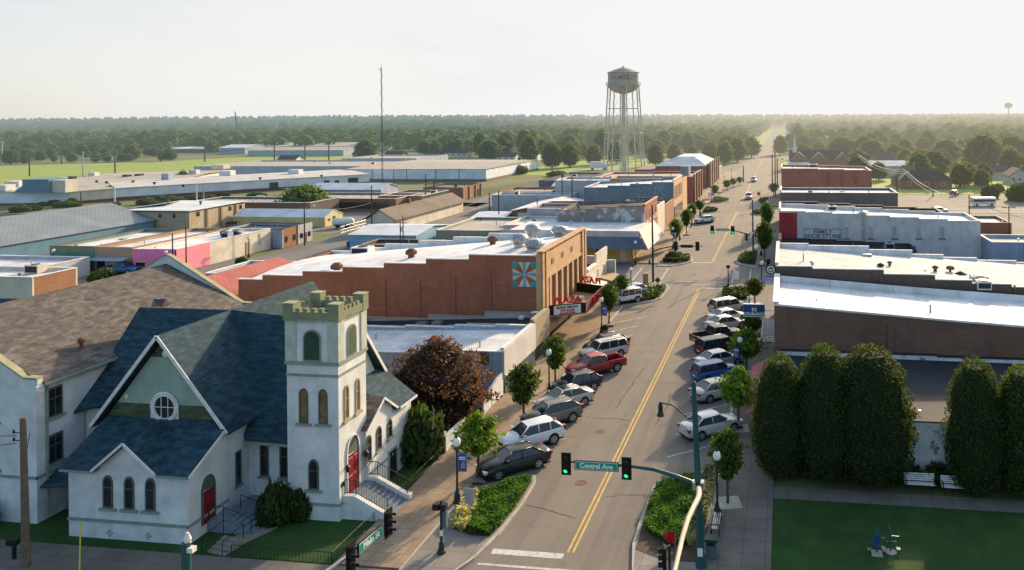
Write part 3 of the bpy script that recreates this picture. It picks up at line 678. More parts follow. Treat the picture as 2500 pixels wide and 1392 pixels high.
slope(ch,[(-40.0,37.75,3.85),(-37.8,37.75,3.85),(-35.85,40.85,5.5),(-35.85,41.05,5.62),(-40.0,41.05,5.62)],sl); slope(ch,[(-33.9,37.75,3.85),(-31.95,37.75,3.85),(-31.95,41.05,5.62),(-35.85,41.05,5.62),(-35.85,40.85,5.5)],sl)
for s_ in (-1,1): slope(ch,[(-35.85,37.68,5.52),(-35.85,40.95,5.52),(-35.85+s_*1.95,38.0,3.92),(-35.85+s_*1.95,37.68,3.92)],sl,.1)
b=MB(); b.box(-42.5,-40.4,42.0,43.2,3.6,5.5); b.build('clapboard_wall',M['wbrick2'],ch)
# east wing roof
yv=prof[2][0]; yt=prof[3][0]+.25; za=prof[1]; zE=prof[3][1]+.05
slope(ch,[(WX+.3,yv-.4,zE),(WX+.3,yt,zE),(-27.5,yt,zE+1.9),(-27.5,yv-1.6,zE+1.9)],M['shingle'],.1)
slope(ch,[(WX+.2,za[0],za[1]+.12),(-27.5,za[0],za[1]+.12),(-27.5,prof[0][0]-.2,prof[0][1]+.1),(WX+.2,prof[0][0]-.2,prof[0][1]+.1)],M['shingle_tan'],.1)
slope(ch,[(WX+.2,za[0],za[1]+.12),(WX+.2,yv+.1,prof[2][1]+.12),(-27.5,yv+.1,prof[2][1]+.12),(-27.5,za[0],za[1]+.12)],M['shingle'],.1)
# white rakes
wt=M['white_trim']
for s_ in (-1,1):
    beam(ch,(GX,40.5,AP+.02),(GX+s_*4.45,40.5,EV-.02),.06,.2,wt,'bargeboard')
    beam(ch,(-35.85,37.62,5.45),(-35.85+s_*1.95,37.62,3.86),.05,.14,wt,'bargeboard')
beam(ch,(-31.92,37.7,3.76),(-31.92,40.45,5.2),.06,.14,wt,'bargeboard')
beam(ch,(-27.05,YR,ZR-.8),(-27.05,50.75,4.5),.06,.2,wt,'bargeboard')
beam(ch,(WX+.32,yv,zE-.06),(WX+.32,yt,zE-.06),.06,.14,wt,'bargeboard')
beam(ch,(WX+.22,za[0],za[1]+.02),(WX+.22,prof[0][0]-.2,prof[0][1]),.06,.14,wt,'bargeboard'); beam(ch,(WX+.22,za[0],za[1]+.02),(WX+.22,yv,prof[2][1]+.02),.06,.14,wt,'bargeboard')
beam(ch,(-32.0,42.3,3.78),(-28.6,42.3,3.7),.06,.16,M['sage'],'gutter'); beam(ch,(-39.9,37.72,3.74),(-37.8,37.72,3.74),.06,.12,M['sage'],'gutter'); beam(ch,(-33.9,37.72,3.74),(-32,37.72,3.74),.06,.12,M['sage'],'gutter')
# plinth band, vents, windows of the annex
b=MB(); b.box(-39.63,-32.17,37.93,38.0,.92,1.07); b.box(-32.2,-32.13,37.93,41.0,.92,1.07); b.build('plinth_band',M['sage'],ch)
for cx0 in (-37.05,-34.65):
    b=MB()
    for i in range(-3,4):
        for j in range(-2,3):
            if abs(i)*.8+abs(j)<2.6 and (i+j)%2==0: b.box(cx0+i*.085-.028,cx0+i*.085+.028,37.985,38.0,.33+j*.085-.028,.33+j*.085+.028)
    b.build('vent_grille',M['black'],ch)
P=PY(38.0)
for u in (264,316,367.5):
    x,_=onY(u,1200,38.0); window(ch,P,x,.62,1.72,3.52,pane=M['dark_glass'],sw=.22)
P=PX(-32.2)
y0,_=onX(508,1200,-32.2)
door(ch,P,y0,.86,.55,3.05,'point',frame=M['frame_dark'],top=2.35)
# nave windows beside the tower
P=PY(43.0)
for u in (646,694):
    x,_=onY(u,1130,43.0); window(ch,P,x,.58,1.5,3.5,'flat',bars=1,sw=.12)
P=PX(-32.3); y1,_=onX(584,1130,-32.3); window(ch,P,42.0,.5,1.4,3.4,'flat',sw=.1)
# east wing: three arched windows and the basement door
P=PX(WX)
for (u,vb,vt) in ((900,1128,1062),(925,1098,1040),(951,1068,1022)):
    yy,za_=onX(u,vb,WX); _,zb_=onX(u,vt,WX); window(ch,P,yy,.62,za_,zb_,pane=M['dark_glass'],sw=.1)
yy,za_=onX(940,1165,WX); door(ch,P,47.0,.9,.05,1.7,'flat',dm=M['black'],frame=M['sage'])
b=MB(); b.box(WX,WX+.05,44.3,prof[3][0],1.35,1.48); b.build('plinth_band',M['sage'],ch)
# ---- tower
TX0,TX1,TY0,TY1=-28.6,-25.4,41.3,44.25
b=MB(); b.box(TX0,TX1,TY0,TY1,0,11.5); b.build('tower',M['wbrick'],ch)
b=MB()
for x0,x1 in ((TX0-.06,TX0+.62),(TX1-.62,TX1+.06)):
    for y0_,y1_ in ((TY0-.06,TY0+.55),(TY1-.55,TY1+.06)): b.box(x0,x1,y0_,y1_,9.1,11.48)
b.pieces('pilaster',M['stucco'],ch)
b=MB()
b.box(TX0-.1,TX1+.1,TY0-.1,TY1+.1,8.92,9.09); b.box(TX0-.04,TX1+.04,TY0-.04,TY1+.04,8.24,8.38); b.box(TX0-.05,TX1+.05,TY0-.05,TY1+.05,.85,1.0)
b.pieces('string_course',M['sage'],ch)
t=.24; b=MB()
X0,X1,Y0_,Y1_=TX0-.12,TX1+.12,TY0-.12,TY1+.12
for (a0,a1,c0,c1) in ((X0,X1,Y0_,Y0_+t),(X0,X1,Y1_-t,Y1_),(X0,X0+t,Y0_+t,Y1_-t),(X1-t,X1,Y0_+t,Y1_-t)): b.box(a0,a1,c0,c1,11.5,11.95)
for (cx0,cy0) in ((X0,Y0_),(X1-.62,Y0_),(X0,Y1_-.56),(X1-.62,Y1_-.56)): b.box(cx0-.02,cx0+.64,cy0-.02,cy0+.58,11.46,12.42)
for i in range(4):
    xx=X0+.78+i*.47
    for yy in (Y0_,Y1_-t): b.box(xx,xx+.25,yy-.005,yy+t+.005,11.95,12.17)
for i in range(4):
    yy=Y0_+.7+i*.43
    for xx in (X0,X1-t): b.box(xx-.005,xx+t+.005,yy,yy+.23,11.95,12.17)
b.build('battlement',M['olive_trim'],ch)
b=MB()
for (a0,a1,c0,c1) in ((X0-.03,X1+.03,Y0_-.03,Y0_+t),): pass
for (cx0,cy0) in ((X0,Y0_),(X1-.62,Y0_),(X0,Y1_-.56),(X1-.62,Y1_-.56)): b.box(cx0-.05,cx0+.67,cy0-.05,cy0+.61,12.42,12.47)
b.pieces('coping',M['khaki'],ch)
b=MB(); b.box(TX0+.1,TX1-.1,TY0+.1,TY1-.1,11.5,11.54); b.build('tower_roof',M['whiteroof2'],ch)
b=MB(); b.box(-27.3,-26.5,42.6,43.4,11.54,11.75); b.build('hatch',M['shingle'],ch)
b=MB()
for i in range(12): b.box(TX0+.66+i*.158,TX0+.66+i*.158+.08,TY0-.05,TY0+.01,11.3,11.44)
for i in range(11): b.box(TX1-.01,TX1+.05,TY0+.6+i*.165,TY0+.68+i*.165,11.3,11.44)
b.build('dentil',M['stucco'],ch)
def louvre(P,c,w_,z0,z1):
    o=window(ch,P,c,w_,z0,z1,'round',frame=M['sage'],pane=M['black'],fw=.08,sill=False,bars=0,name='belfry_louvre')
    b=MB(); n=14
    for i in range(n):
        zz=z0+.1+(z1-z0-.2)*i/n; r=w_/2; hw=r-.09
        if zz>z1-r: hw=max(.05,math.sqrt(max(0,r*r-(zz-(z1-r))**2))-.09)
        b.add([P(c-hw,zz,.075),P(c+hw,zz,.075),P(c+hw,zz+.075,.02),P(c-hw,zz+.075,.02),P(c-hw,zz-.015,.075),P(c+hw,zz-.015,.075)],[[0,1,2,3],[4,5,1,0]])
    b.build('slat',M['louvre_green'],o)
louvre(PY(TY0),-27.0,1.12,9.12,10.95); louvre(PX(TX1),42.72,.98,9.12,10.95)
P=PY(TY0)
for u in (741.5,789): x,_=onY(u,990,TY0); window(ch,P,x,.56,5.55,7.55,pane=M['amber_glass'],sw=.2,bars=1)
x,_=onY(766,1160,TY0); window(ch,P,x,.64,1.75,3.5,sw=.22)
P=PX(TX1)
for yy in (42.1,43.3): window(ch,P,yy,.5,5.55,7.55,pane=M['amber_glass'],sw=.14,frame=M['khaki'])
door(ch,P,42.72,1.2,1.15,4.35,'point',frame=M['white_trim'],top=3.35)
for yy in (41.75,43.75):
    b=MB(); b.tube([(TX1,yy,2.75),(TX1+.22,yy,2.85),(TX1+.25,yy,2.7)],.02,5); b.lathe([(.03,0),(.1,.06),(.12,.3),(.16,.32),(.02,.46)],(TX1+.25,yy,2.62),8); b.build('lantern',M['iron'],ch)
b=MB(); b.box(TX1,TX1+.03,41.5,41.75,1.85,2.1); b.build('plaque',M['iron'],ch)
# tower steps with cheek walls, towards the avenue
n=7; xs0,xs1,zt_=-25.4,-22.6,1.12; b=MB()
b.box(xs0,xs0+.7,41.95,44.0,.0,zt_)
for i in range(n):
    xa=xs0+.7+(xs1-xs0-.7)*i/n; b.box(xa,xa+(xs1-xs0-.7)/n,41.95,44.0,0,zt_-(i+1)*zt_/(n+1))
b.build('steps',M['steps'],ch)
for ya,yb in ((41.6,41.94),(44.01,44.35)):
    b=MB(); b.prism([(xs0,ya,0),(xs1+.1,ya,0),(xs1+.1,ya,.42),(xs1-.15,ya,.42),(xs0+.75,ya,zt_+.22),(xs0,ya,zt_+.22)],(0,yb-ya,0)); b.build('cheek_wall',M['wbrick'],ch)
    yc=(ya+yb)/2; railing(ch,[(xs0+.05,yc,zt_+.22),(xs0+.75,yc,zt_+.22),(xs1-.15,yc,.42)],.85,sp=.17)
# patio by the nave and the blue side steps from the annex door
b=MB(); b.box(-32.2,-28.7,41.0,43.0,.0,.32); b.build('patio',M['steps'],ch)
b=MB()
b.box(-32.2,-31.2,39.35,40.75,0,.62)
for i in range(5): b.box(-31.2+i*.34,-31.2+i*.34+.34,39.35,40.75,0,.52-i*.1)
b.build('steps',M['steps'],ch)
railing(ch,[(-32.1,39.35,.62),(-31.2,39.35,.62),(-29.5,39.35,.1)],.85,sp=.9,rails=(1.0,)); railing(ch,[(-31.2,40.75,.62),(-29.5,40.75,.1)],.85,sp=.9,rails=(1.0,))
b=MB(); b.prism([(-29.6,40.6,0),(-28.5,40.3,0),(-29.4,38.2,0),(-30.5,38.5,0)],(0,0,.06)); b.build('path',M['concrete'],ch)
b=MB()
for i in range(4): b.prism([(-29.3-.05*i,38.3-.28*i,0),(-30.5-.05*i,38.6-.28*i,0),(-30.55-.05*i,38.32-.28*i,0),(-29.35-.05*i,38.02-.28*i,0)],(0,0,.34-.085*i))
b.build('steps',M['concrete'],ch)
railing(ch,[(-29.25,38.4,.34),(-29.5,37.1,.02)],.8,sp=1.2,rails=(1.0,)); railing(ch,[(-30.6,38.6,.34),(-30.85,37.3,.02)],.8,sp=1.2,rails=(1.0,))
# side entrance between church and hall
b=MB(); b.box(-42.5,-39.65,40.6,41.6,0,.5); b.build('doorstep',M['concrete'],ch)
slope(ch,[(-42.55,39.0,2.05),(-39.65,39.6,2.2),(-39.65,41.6,3.5),(-42.55,41.6,3.35)],M['shingle'],.08,'porch_roof')
b=MB(); b.box(-41.9,-39.7,41.35,41.5,.5,2.5); b.build('door',M['red_door'],ch)
# ---------------------------------------------------------------- parish hall behind the church
ph=thing('parish_hall','large white two storey church hall with broad sunlit tan shingle roof','hall',(-50,48,0))
XE,XRr,XW,YN,YF=-42.6,-50.0,-57.4,38.9,57.2
zE,zR=8.0,11.4
b=MB(); b.box(XW,XE,YN,YF,0,zE)
def parapet(Y,th):
    # curved shoulders rising to the gable peak
    pts=[(XE+.12,Y,zE-.1),(XE+.12,Y,zE+.28),(XE-.75,Y,zE+.30),(XE-1.3,Y,zE+.62),(XRr+.35,Y,zR+.55),(XRr,Y,zR+.68),(XRr-.35,Y,zR+.55),(XW+1.3,Y,zE+.62),(XW+.75,Y,zE+.3),(XW-.12,Y,zE+.28),(XW-.12,Y,zE-.1)]
    b.prism(pts,(0,th,0)); return pts
p1=parapet(YN-.02,.32); p2=parapet(YF-.3,.32)
b.build('wall',M['wbrick'],ph)
for Y,th,pp in ((YN-.08,.44,p1),(YF-.36,.44,p2)):
    m=MB()
    for i in range(1,9):
        q0=pp[i];q1=pp[i+1]; m.prism([(q0[0],Y,q0[2]),(q1[0],Y,q1[2]),(q1[0],Y,q1[2]+.1),(q0[0],Y,q0[2]+.1)],(0,th,0))
    m.build('coping',M['khaki'],ph)
for s_,xe in ((1,XE+.25),(-1,XW-.25)):
    slope(ph,[(XRr,YN+.31,zR),(xe,YN+.31,zE+.02),(xe,YF-.31,zE+.02),(XRr,YF-.31,zR)],M['shingle_tan'])
beam(ph,(XE+.3,YN+.3,zE-.1),(XE+.3,YF,zE-.1),.12,.14,M['sage'],'gutter')
b=MB(); b.tube([(XE+.2,YN+.55,zE-.1),(XE+.08,YN+.6,zE-.5),(XE+.08,YN+.6,.4)],.06,6); b.build('downpipe',M['sage'],ph)
b=MB(); b.box(XW,XE+.05,YN-.06,YN,2.55,2.7); b.box(XE,XE+.05,YN-.06,YF,2.55,2.7); b.pieces('string_course',M['sage'],ph)
b=MB(); b.box(XE+.0,XE+.22,YN-.15,YN+.3,zE-.45,zE-.1); b.box(XE,XE+.14,YN-.08,YN+.22,zE-.75,zE-.45); b.pieces('corbel',M['wbrick'],ph)
P=PX(XE)
for za_,zb_ in ((5.75,7.5),(3.05,4.75)): window(ph,P,40.05,.95,za_,zb_,'flat',bars=1,vbars=1)
P=PY(YN)
for xx in (-45.65,-47.6,-50.2,-53):
    for za_,zb_ in ((5.75,7.5),(3.0,4.8),(.55,1.8)): window(ph,P,xx,1.1,za_,zb_,'flat',bars=1,vbars=1)
# roof furniture on the hall
yv_,zv_=47.2,8.75
b=MB(); b.lathe([(.11,0),(.11,.5),(.2,.5),(.2,.72),(.04,.85)],(-44.0,43.2,8.6),10); b.build('roof_vent',M['rust'],ph)
b=MB(); X_,Y_=-45.9,51.6; Z_=zE+(XE-X_)/7.4*(zR-zE)-.1
b.add([(X_-.6,Y_,Z_+.2),(X_+.5,Y_-.5,Z_-.2),(X_+.5,Y_+.5,Z_-.2),(X_+.5,Y_,Z_+.45),(X_-.8,Y_,Z_+.42)],[[1,2,3],[1,3,4],[3,2,4]]); b.build('dormer_vent',M['shingle_tan'],ph)
# rear blue-roofed wing glimpsed past the hall ridge
bw=thing('church_annex_building','low building with dark blue hipped roof behind the church hall','building',(-68,60,0))
b=MB(); b.box(-78,-62,57,66,0,4.0); b.build('wall',M['wbrick2'],bw)
b=MB(); b.add([(-79,56,4.0),(-61,56,4.0),(-61,67,4.0),(-79,67,4.0),(-74,61.5,7.0),(-66,61.5,7.0)],[[0,1,5,4],[1,2,5],[2,3,4,5],[3,0,4]]); b.build('roof',M['shingle'],bw)
P=PY(57)
for xx in (-75,-71,-67): window(bw,P,xx,1.0,1.2,2.6,'flat')
# air conditioner beside the hall
ac=thing('air_conditioner','dark grey air conditioning box on the ground by the hall','air conditioner',(-45.4,37.6,0))
b=MB(); b.box(-46.4,-44.5,37.2,38.3,.08,1.3); b.box(-46.5,-44.4,37.1,38.4,0,.08); b.build('casing',M['greyroof'],ac)
b=MB(); b.lathe([(.45,0),(.45,.06),(.1,.1)],(-45.4,37.7,1.3),14); b.build('fan_grille',M['black'],ac)
# ---------------------------------------------------------------- flat-roofed commercial buildings
def flat(name,label,x0,x1,y0,y1,wall,roof,cop,hs,front=None,par=.45,t=.25,group=None,cat='building',ends=('n','s'),frontm=None,backh=None,copw=.06,roofslope=None):
    """hs: list of (x where a step begins, height) running back from the street side x0->x1 order as given;
       front/back walls close the ends. Parapets step down along the side walls."""
    o=thing(name,label,cat,((x0+x1)/2,(y0+y1)/2,0),group=group)
    sg=1 if x1>x0 else -1
    hs=[(x0,hs)] if not isinstance(hs,list) else hs
    segs=[(hs[i][0],hs[i+1][0] if i+1<len(hs) else x1,hs[i][1]) for i in range(len(hs))]
    b=MB()
    for (ya,yb) in ((y0,y0+t),(y1-t,y1)):
        pts=[(x0,ya,0)]
        for a,c,h in segs: pts+=[(a,ya,h),(c,ya,h)]
        pts.append((x1,ya,0)); b.prism(pts,(0,yb-ya,0))
    hb=backh or segs[-1][2]
    b.box(x1-sg*t,x1,y0+t,y1-t,0,hb)
    if frontm is None: b.box(x0,x0+sg*t,y0+t,y1-t,0,front or segs[0][2])
    b.build('wall',wall,o)
    if frontm is not None:
        f=MB(); f.box(x0,x0+sg*t,y0+t,y1-t,0,front or segs[0][2]); f.build('facade',frontm,o)
    b=MB(); hf=segs[0][2]; hbk=segs[-1][2]
    rs=roofslope or (hf-par,hbk-par)
    xa,xb=x0+sg*t,x1-sg*t; ya,yb=y0+t,y1-t
    xm=(xa+xb)/2
    b.add([(xa,ya,rs[0]),(xb,ya,rs[1]),(xb,yb,rs[1]),(xa,yb,rs[0])],[[0,1,2,3] if sg>0 else [3,2,1,0]])
    b.build('roof',roof,o)
    if cop is not None:
        c=MB(); e=copw
        for (yy0,yy1) in ((y0-e,y0+t+e),(y1-t-e,y1+e)):
            for a,d,h in segs: c.box(a,d+sg*.02,yy0,yy1,h+.002,h+.085)
        c.box(x1-sg*t-sg*e,x1+sg*e,y0+t+e,y1-t-e,hb+.002,hb+.085)
        c.box(x0-sg*e,x0+sg*t+sg*e,y0+t+e,y1-t-e,(front or hf)+.002,(front or hf)+.085)
        c.build('coping',cop,o)
    A=abs(x1-x0)*(y1-y0); q=random.Random(int(abs(x0*7+y0*13)))
    for i in range(int(min(7,2+A/90))):
        t_=q.uniform(.08,.92); x=xa+(xb-xa)*t_; y=q.uniform(ya+.8,yb-.8); z=rs[0]+(rs[1]-rs[0])*t_-.02; k_=q.random()
        if k_<.45: vent(o,x,y,z,q.uniform(.06,.1),q.uniform(.35,.9),M['galv'] if q.random()<.5 else M['greyroof'],cap=False)
        elif k_<.75: vent(o,x,y,z,q.uniform(.14,.24),q.uniform(.2,.5),M['rust'] if q.random()<.5 else M['galv'])
        elif k_<.9: b=MB(); b.box(x-.5,x+.5,y-.4,y+.4,z,z+.22); b.build('roof_hatch',M['galv'],o)
        else: rooftop_unit(o,x,y,z,q.uniform(1,1.6),q.uniform(.9,1.3),q.uniform(.7,1.0),M['metalwhite'])
    return o
def gabled(name,label,x0,x1,y0,y1,he,hr,axis,wall,roof,group=None,cat='building',over=.25,th=.12,hipped=0,gablem=None):
    o=thing(name,label,cat,((x0+x1)/2,(y0+y1)/2,0),group=group)
    b=MB(); b.box(x0,x1,y0,y1,0,he); b.build('wall',wall,o)
    xm,ym=(x0+x1)/2,(y0+y1)/2
    r=MB(); g=MB()
    if axis=='y':
        for s_,xe in ((1,x1+over),(-1,x0-over)):
            r.prism([(xm,y0-over+hipped,hr),(xe,y0-over,he-.05),(xe,y1+over,he-.05),(xm,y1+over-hipped,hr)],(0,0,th)) if not hipped else r.poly([(xm,y0-over+hipped,hr),(xe,y0-over,he),(xe,y1+over,he),(xm,y1+over-hipped,hr)][::s_])
        if not hipped:
            for ya in (y0,y1-.2): g.prism([(x0,ya,he),(x1,ya,he),(xm,ya,hr-.02)],(0,.2,0))
        else:
            r.poly([(x0-over,y0-over,he),(x1+over,y0-over,he),(xm,y0-over+hipped,hr)]); r.poly([(x1+over,y1+over,he),(x0-over,y1+over,he),(xm,y1+over-hipped,hr)])
    else:
        for s_,ye in ((1,y1+over),(-1,y0-over)):
            r.prism([(x0-over+hipped,ym,hr),(x0-over,ye,he-.05),(x1+over,ye,he-.05),(x1+over-hipped,ym,hr)],(0,0,th)) if not hipped else r.poly([(x0-over+hipped,ym,hr),(x0-over,ye,he),(x1+over,ye,he),(x1+over-hipped,ym,hr)][::-s_])
        if not hipped:
            for xa in (x0,x1-.2): g.prism([(xa,y0,he),(xa,y1,he),(xa,ym,hr-.02)],(.2,0,0))
        else:
            r.poly([(x0-over,y1+over,he),(x0-over,y0-over,he),(x0-over+hipped,ym,hr)]); r.poly([(x1+over,y0-over,he),(x1+over,y1+over,he),(x1+over-hipped,ym,hr)])
    r.build('roof',roof,o)
    if g.v: g.pieces('gable',gablem or wall,o)
    return o
def rooftop_unit(parent,x,y,z,w_=1.4,d=1.2,h=1.0,m=None,top=True):
    b=MB(); b.box(x-w_/2,x+w_/2,y-d/2,y+d/2,z,z+h)
    o=b.build('rooftop_unit',m or M['galv'],parent)
    if top:
        b=MB(); b.lathe([(min(w_,d)*.36,0),(min(w_,d)*.36,.07),(.08,.1)],(x,y,z+h),12); b.build('fan_grille',M['black'],o)
        b=MB(); b.box(x-w_/2+.1,x+w_/2-.1,y-d/2-.02,y-d/2,z+.15,z+h-.15); b.build('vent_panel',M['greyroof'],o)
    return o
def vent(parent,x,y,z,r=.18,h=.6,m=None,cap=True):
    b=MB(); b.lathe([(r,0),(r,h)]+([(r*1.9,h+.02),(r*1.9,h+r*.8),(r*.3,h+r*1.6)] if cap else []),(x,y,z),10); return b.build('roof_vent',m or M['rust'],parent)
def turbine(parent,x,y,z,r=1.0,h=1.6):
    b=MB(); n=22
    b.lathe([(r*.62,0),(r*.62,h*.3),(r*.7,h*.32)],(x,y,z),16)
    for i in range(n):
        a=2*math.pi*i/n; p=[]
        for q in range(6):
            t_=q/5; rr=r*(.62+.42*math.sin(math.pi*(t_*.85+.08))); aa=a+.35*t_
            p.append((x+rr*math.cos(aa),y+rr*math.sin(aa),z+h*(.32+.6*t_)))
        for q in range(5):
            a2=.22; u0,u1=p[q],p[q+1]
            def rot(u): dx,dy=u[0]-x,u[1]-y; return (x+dx*math.cos(a2)-dy*math.sin(a2),y+dx*math.sin(a2)+dy*math.cos(a2),u[2])
            b.add([u0,rot(u0),rot(u1),u1],[[0,1,2,3]])
    b.lathe([(r*.55,h*.3),(r*.8,h*.6),(r*.5,h*.93),(r*.1,h)],(x,y,z),14)
    return b.build('turbine_vent',M['galv'],parent)
# ================================================================ west side of the avenue, first block
# low white-roofed shop with blue-grey flank
C1=flat('shop_building','low shop with blue-grey metal flank and ponded white roof beside the copper tree',-23.3,-44,61.7,70.0,M['metalbluegrey'],M['whiteroof2'],M['white_trim'],[(-23.3,3.6),(-27,3.45),(-31,3.25),(-36,3.1),(-40,2.95)],frontm=M['metalwhite'],front=3.8,par=.3)
b=MB(); b.box(-23.28,-23.12,61.7,69.95,1.5,3.75); b.build('fascia',M['metalwhite'],C1)
b=MB(); b.box(-23.28,-23.2,62.0,69.8,.15,1.35); b.build('shopfront',M['blue_glass'],C1)
# painted wooden square with a cross on the flank
xq,zq=onY(1180,875,61.7)
qt=thing('barn_quilt','small brown and orange quilt square panel on the blue-grey flank','panel',(xq,61.6,zq))
b=MB(); b.box(xq-.5,xq+.5,61.62,61.68,zq-.5,zq+.5); b.build('board',M['rust'],qt)
b=MB()
for s_ in (-1,1): b.prism([(xq-.5,61.6,zq-s_*.5),(xq-.4,61.6,zq-s_*.5),(xq+.5,61.6,zq+s_*.4),(xq+.5,61.6,zq+s_*.5),(xq+.4,61.6,zq+s_*.5),(xq-.5,61.6,zq-s_*.4)],(0,.012,0))
b.build('cross',mat('quilt_orange',(.55,.25,.06)),qt)
D1=flat('shop_building','narrow shop with ribbed tan metal front next to the theatre',-23.5,-43,70.05,74.9,M['greywall'],M['greyroof'],M['tanwall'],[(-23.5,3.5),(-30,3.0),(-36,2.6)],frontm=M['metaltan'],front=4.0,par=.35)
b=MB(); b.box(-23.48,-23.3,70.1,74.85,1.4,4.0); b.build('fascia',M['metaltan'],D1)
b=MB(); b.box(-23.48,-23.4,70.4,74.6,.15,1.3); b.build('shopfront',M['dark_glass'],D1)
b=MB(); b.lathe([(.28,0),(.3,.25),(.05,.45)],(-26.0,74.2,3.0),10); b.build('roof_vent',M['white_trim'],D1)
b=MB(); b.lathe([(.06,0),(.3,.05),(.36,.2),(.34,.22)],(-24.6,74.1,3.6),12); b.build('satellite_dish',M['white_trim'],D1)
# ---- theatre
TH=thing('theatre','brick theatre with stepped white parapet, buff stone front and red marquee','theatre',(-41,83,0))
st=[(-24.6,-31.8,9.15),(-31.8,-36.4,8.65),(-36.4,-41.0,8.15),(-41.0,-45.6,7.65),(-45.6,-50.1,7.15),(-50.1,-54.7,6.65),(-54.7,-57.5,6.15)]
y0,y1=75.1,92.4
b=MB()
for (ya,yb) in ((y0,y0+.3),(y1-.3,y1)):
    pts=[(-24.6,ya,0)]
    for a,c_,h in st: pts+=[(a,ya,h),(c_,ya,h)]
    pts.append((-57.5,ya,0)); b.prism(pts,(0,yb-ya,0))
b.box(-57.5,-57.2,y0+.3,y1-.3,0,6.15); b.build('wall',M['redbrick'],TH)
b=MB()
for i in range(8):
    xx=-29.6-i*3.78
    h=[c_[2] for c_ in st if c_[1]<=xx<=c_[0]][0]; b.box(xx-.16,xx+.16,y0-.09,y0,0,h-1.6)
b.pieces('buttress',M['redbrick'],TH)
b=MB(); n=14
xs=[-24.8-(57.2-24.8)*i/n for i in range(n+1)]
def zroof(x,y):
    q=(x+24.6)/(-57.5+24.6); e=(y-y0)/(y1-y0)
    return 8.75-(8.75-5.75)*q+.55*math.sin(math.pi*e)
m_=8; ys=[y0+.3+(y1-y0-.6)*j/m_ for j in range(m_+1)]
vs=[(x,y,zroof(x,y)) for x in xs for y in ys]; b.add(vs,[[i*(m_+1)+j,i*(m_+1)+j+1,(i+1)*(m_+1)+j+1,(i+1)*(m_+1)+j] for i in range(n) for j in range(m_)]); b.build('roof',M['whiteroof'],TH,smooth=True)
b=MB()
for a,c_,h in st:
    for yy in (y0-.06,y1-.38): b.box(a,c_+.02,yy,yy+.44,h+.002,h+.1)
    b.box(a,c_,y1-.42,y1-.3,h-1.2,h)
b.build('coping',M['whiteroof'],TH)
# stone front, facing the avenue
XF=-24.15
b=MB(); b.box(-24.6,XF-.25,y0,y1-.02,3.0,9.5); b.box(-24.6,XF-.2,y0,y0+.9,0,3.0); b.box(-24.6,XF-.2,y1-.9,y1-.02,0,3.0)
for (ya,yb) in ((y0+.0,y0+.55),(y0+1.15,y0+1.85),(y1-1.9,y1-1.2),(y1-.6,y1-.02)): b.box(XF-.25,XF+.12,ya,yb,2.6,9.35)
b.box(XF-.25,XF-.02,y0+1.85,y1-1.9,6.9,9.15); b.box(XF-.25,XF+.05,y0+1.85,y1-1.9,6.55,6.9)
for i in range(6):
    yy=y0+2.6+i*2.15; b.box(XF-.25,XF+.02,yy,yy+.62,2.6,6.55)
b.build('facade',M['buff'],TH)
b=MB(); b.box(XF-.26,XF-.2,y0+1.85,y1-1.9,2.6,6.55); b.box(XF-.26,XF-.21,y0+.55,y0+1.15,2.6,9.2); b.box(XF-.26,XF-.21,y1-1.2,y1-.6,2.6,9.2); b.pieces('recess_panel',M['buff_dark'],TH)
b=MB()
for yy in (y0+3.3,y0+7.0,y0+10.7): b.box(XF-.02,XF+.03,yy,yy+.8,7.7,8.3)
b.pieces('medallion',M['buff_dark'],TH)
b=MB(); b.box(-24.75,XF+.2,y0-.05,y1+.05,9.5,9.62); b.box(-24.7,XF-.1,y0-.1,y0-.0,2.4,9.4); b.pieces('coping',M['buff'],TH)
b=MB(); b.box(-24.62,-24.5,y0+1,y1-1,.1,2.9); b.build('entrance_glass',M['dark_glass'],TH)
# quilt block, eight-rayed star
xq,zq=onY(1281,670,y0); s=1.22
tq=thing('barn_quilt','large blue and cream star quilt panel high on the theatre brick wall','panel',(xq,y0-.1,zq))
qm=[mat('quilt_sky',(.08,.36,.62)),mat('quilt_cream',(.66,.55,.32)),mat('quilt_rust',(.33,.11,.05)),mat('quilt_teal',(.01,.30,.36)),mat('quilt_violet',(.33,.38,.75))]
b=MB(); b.box(xq-s,xq+s,y0-.08,y0-.01,zq-s,zq+s); b.build('board',qm[1],tq)
def fan(name,polys,mm,d):
    b=MB()
    for p in polys: b.prism([(xq+x*s,y0-.08-d,zq+z_*s) for x,z_ in p],(0,-.01,0))
    b.build(name,mm,tq)
W=.16
fan('ray',[[(-W,-1),(W,-1),(W*.25,0),(-W*.25,0)],[(-W,1),(-W*.25,0),(W*.25,0),(W,1)],[(-1,-W),(0,-W*.25),(0,W*.25),(-1,W)],[(1,-W),(1,W),(0,W*.25),(0,-W*.25)]],qm[0],.004)
pl=[];pt=[]
for sx in (-1,1):
    for sy in (-1,1):
        pl.append([(0,0),(sx*.95,sy*.48),(sx*.6,sy*.6)][::1]); pl.append([(0,0),(sx*.48,sy*.95),(sx*.6,sy*.6)])
        pt.append([(sx*.5,sy*.5),(sx*1,sy*.5),(sx*1,sy*1),(sx*.5,sy*1)])
[fan('corner_patch',[p_],qm[3],.003) for p_ in pt]; [fan('petal',[p_],qm[2],.006) for p_ in pl]
fan('centre',[[(.13*math.cos(i*math.pi/4),.13*math.sin(i*math.pi/4)) for i in range(8)]],qm[4],.009)
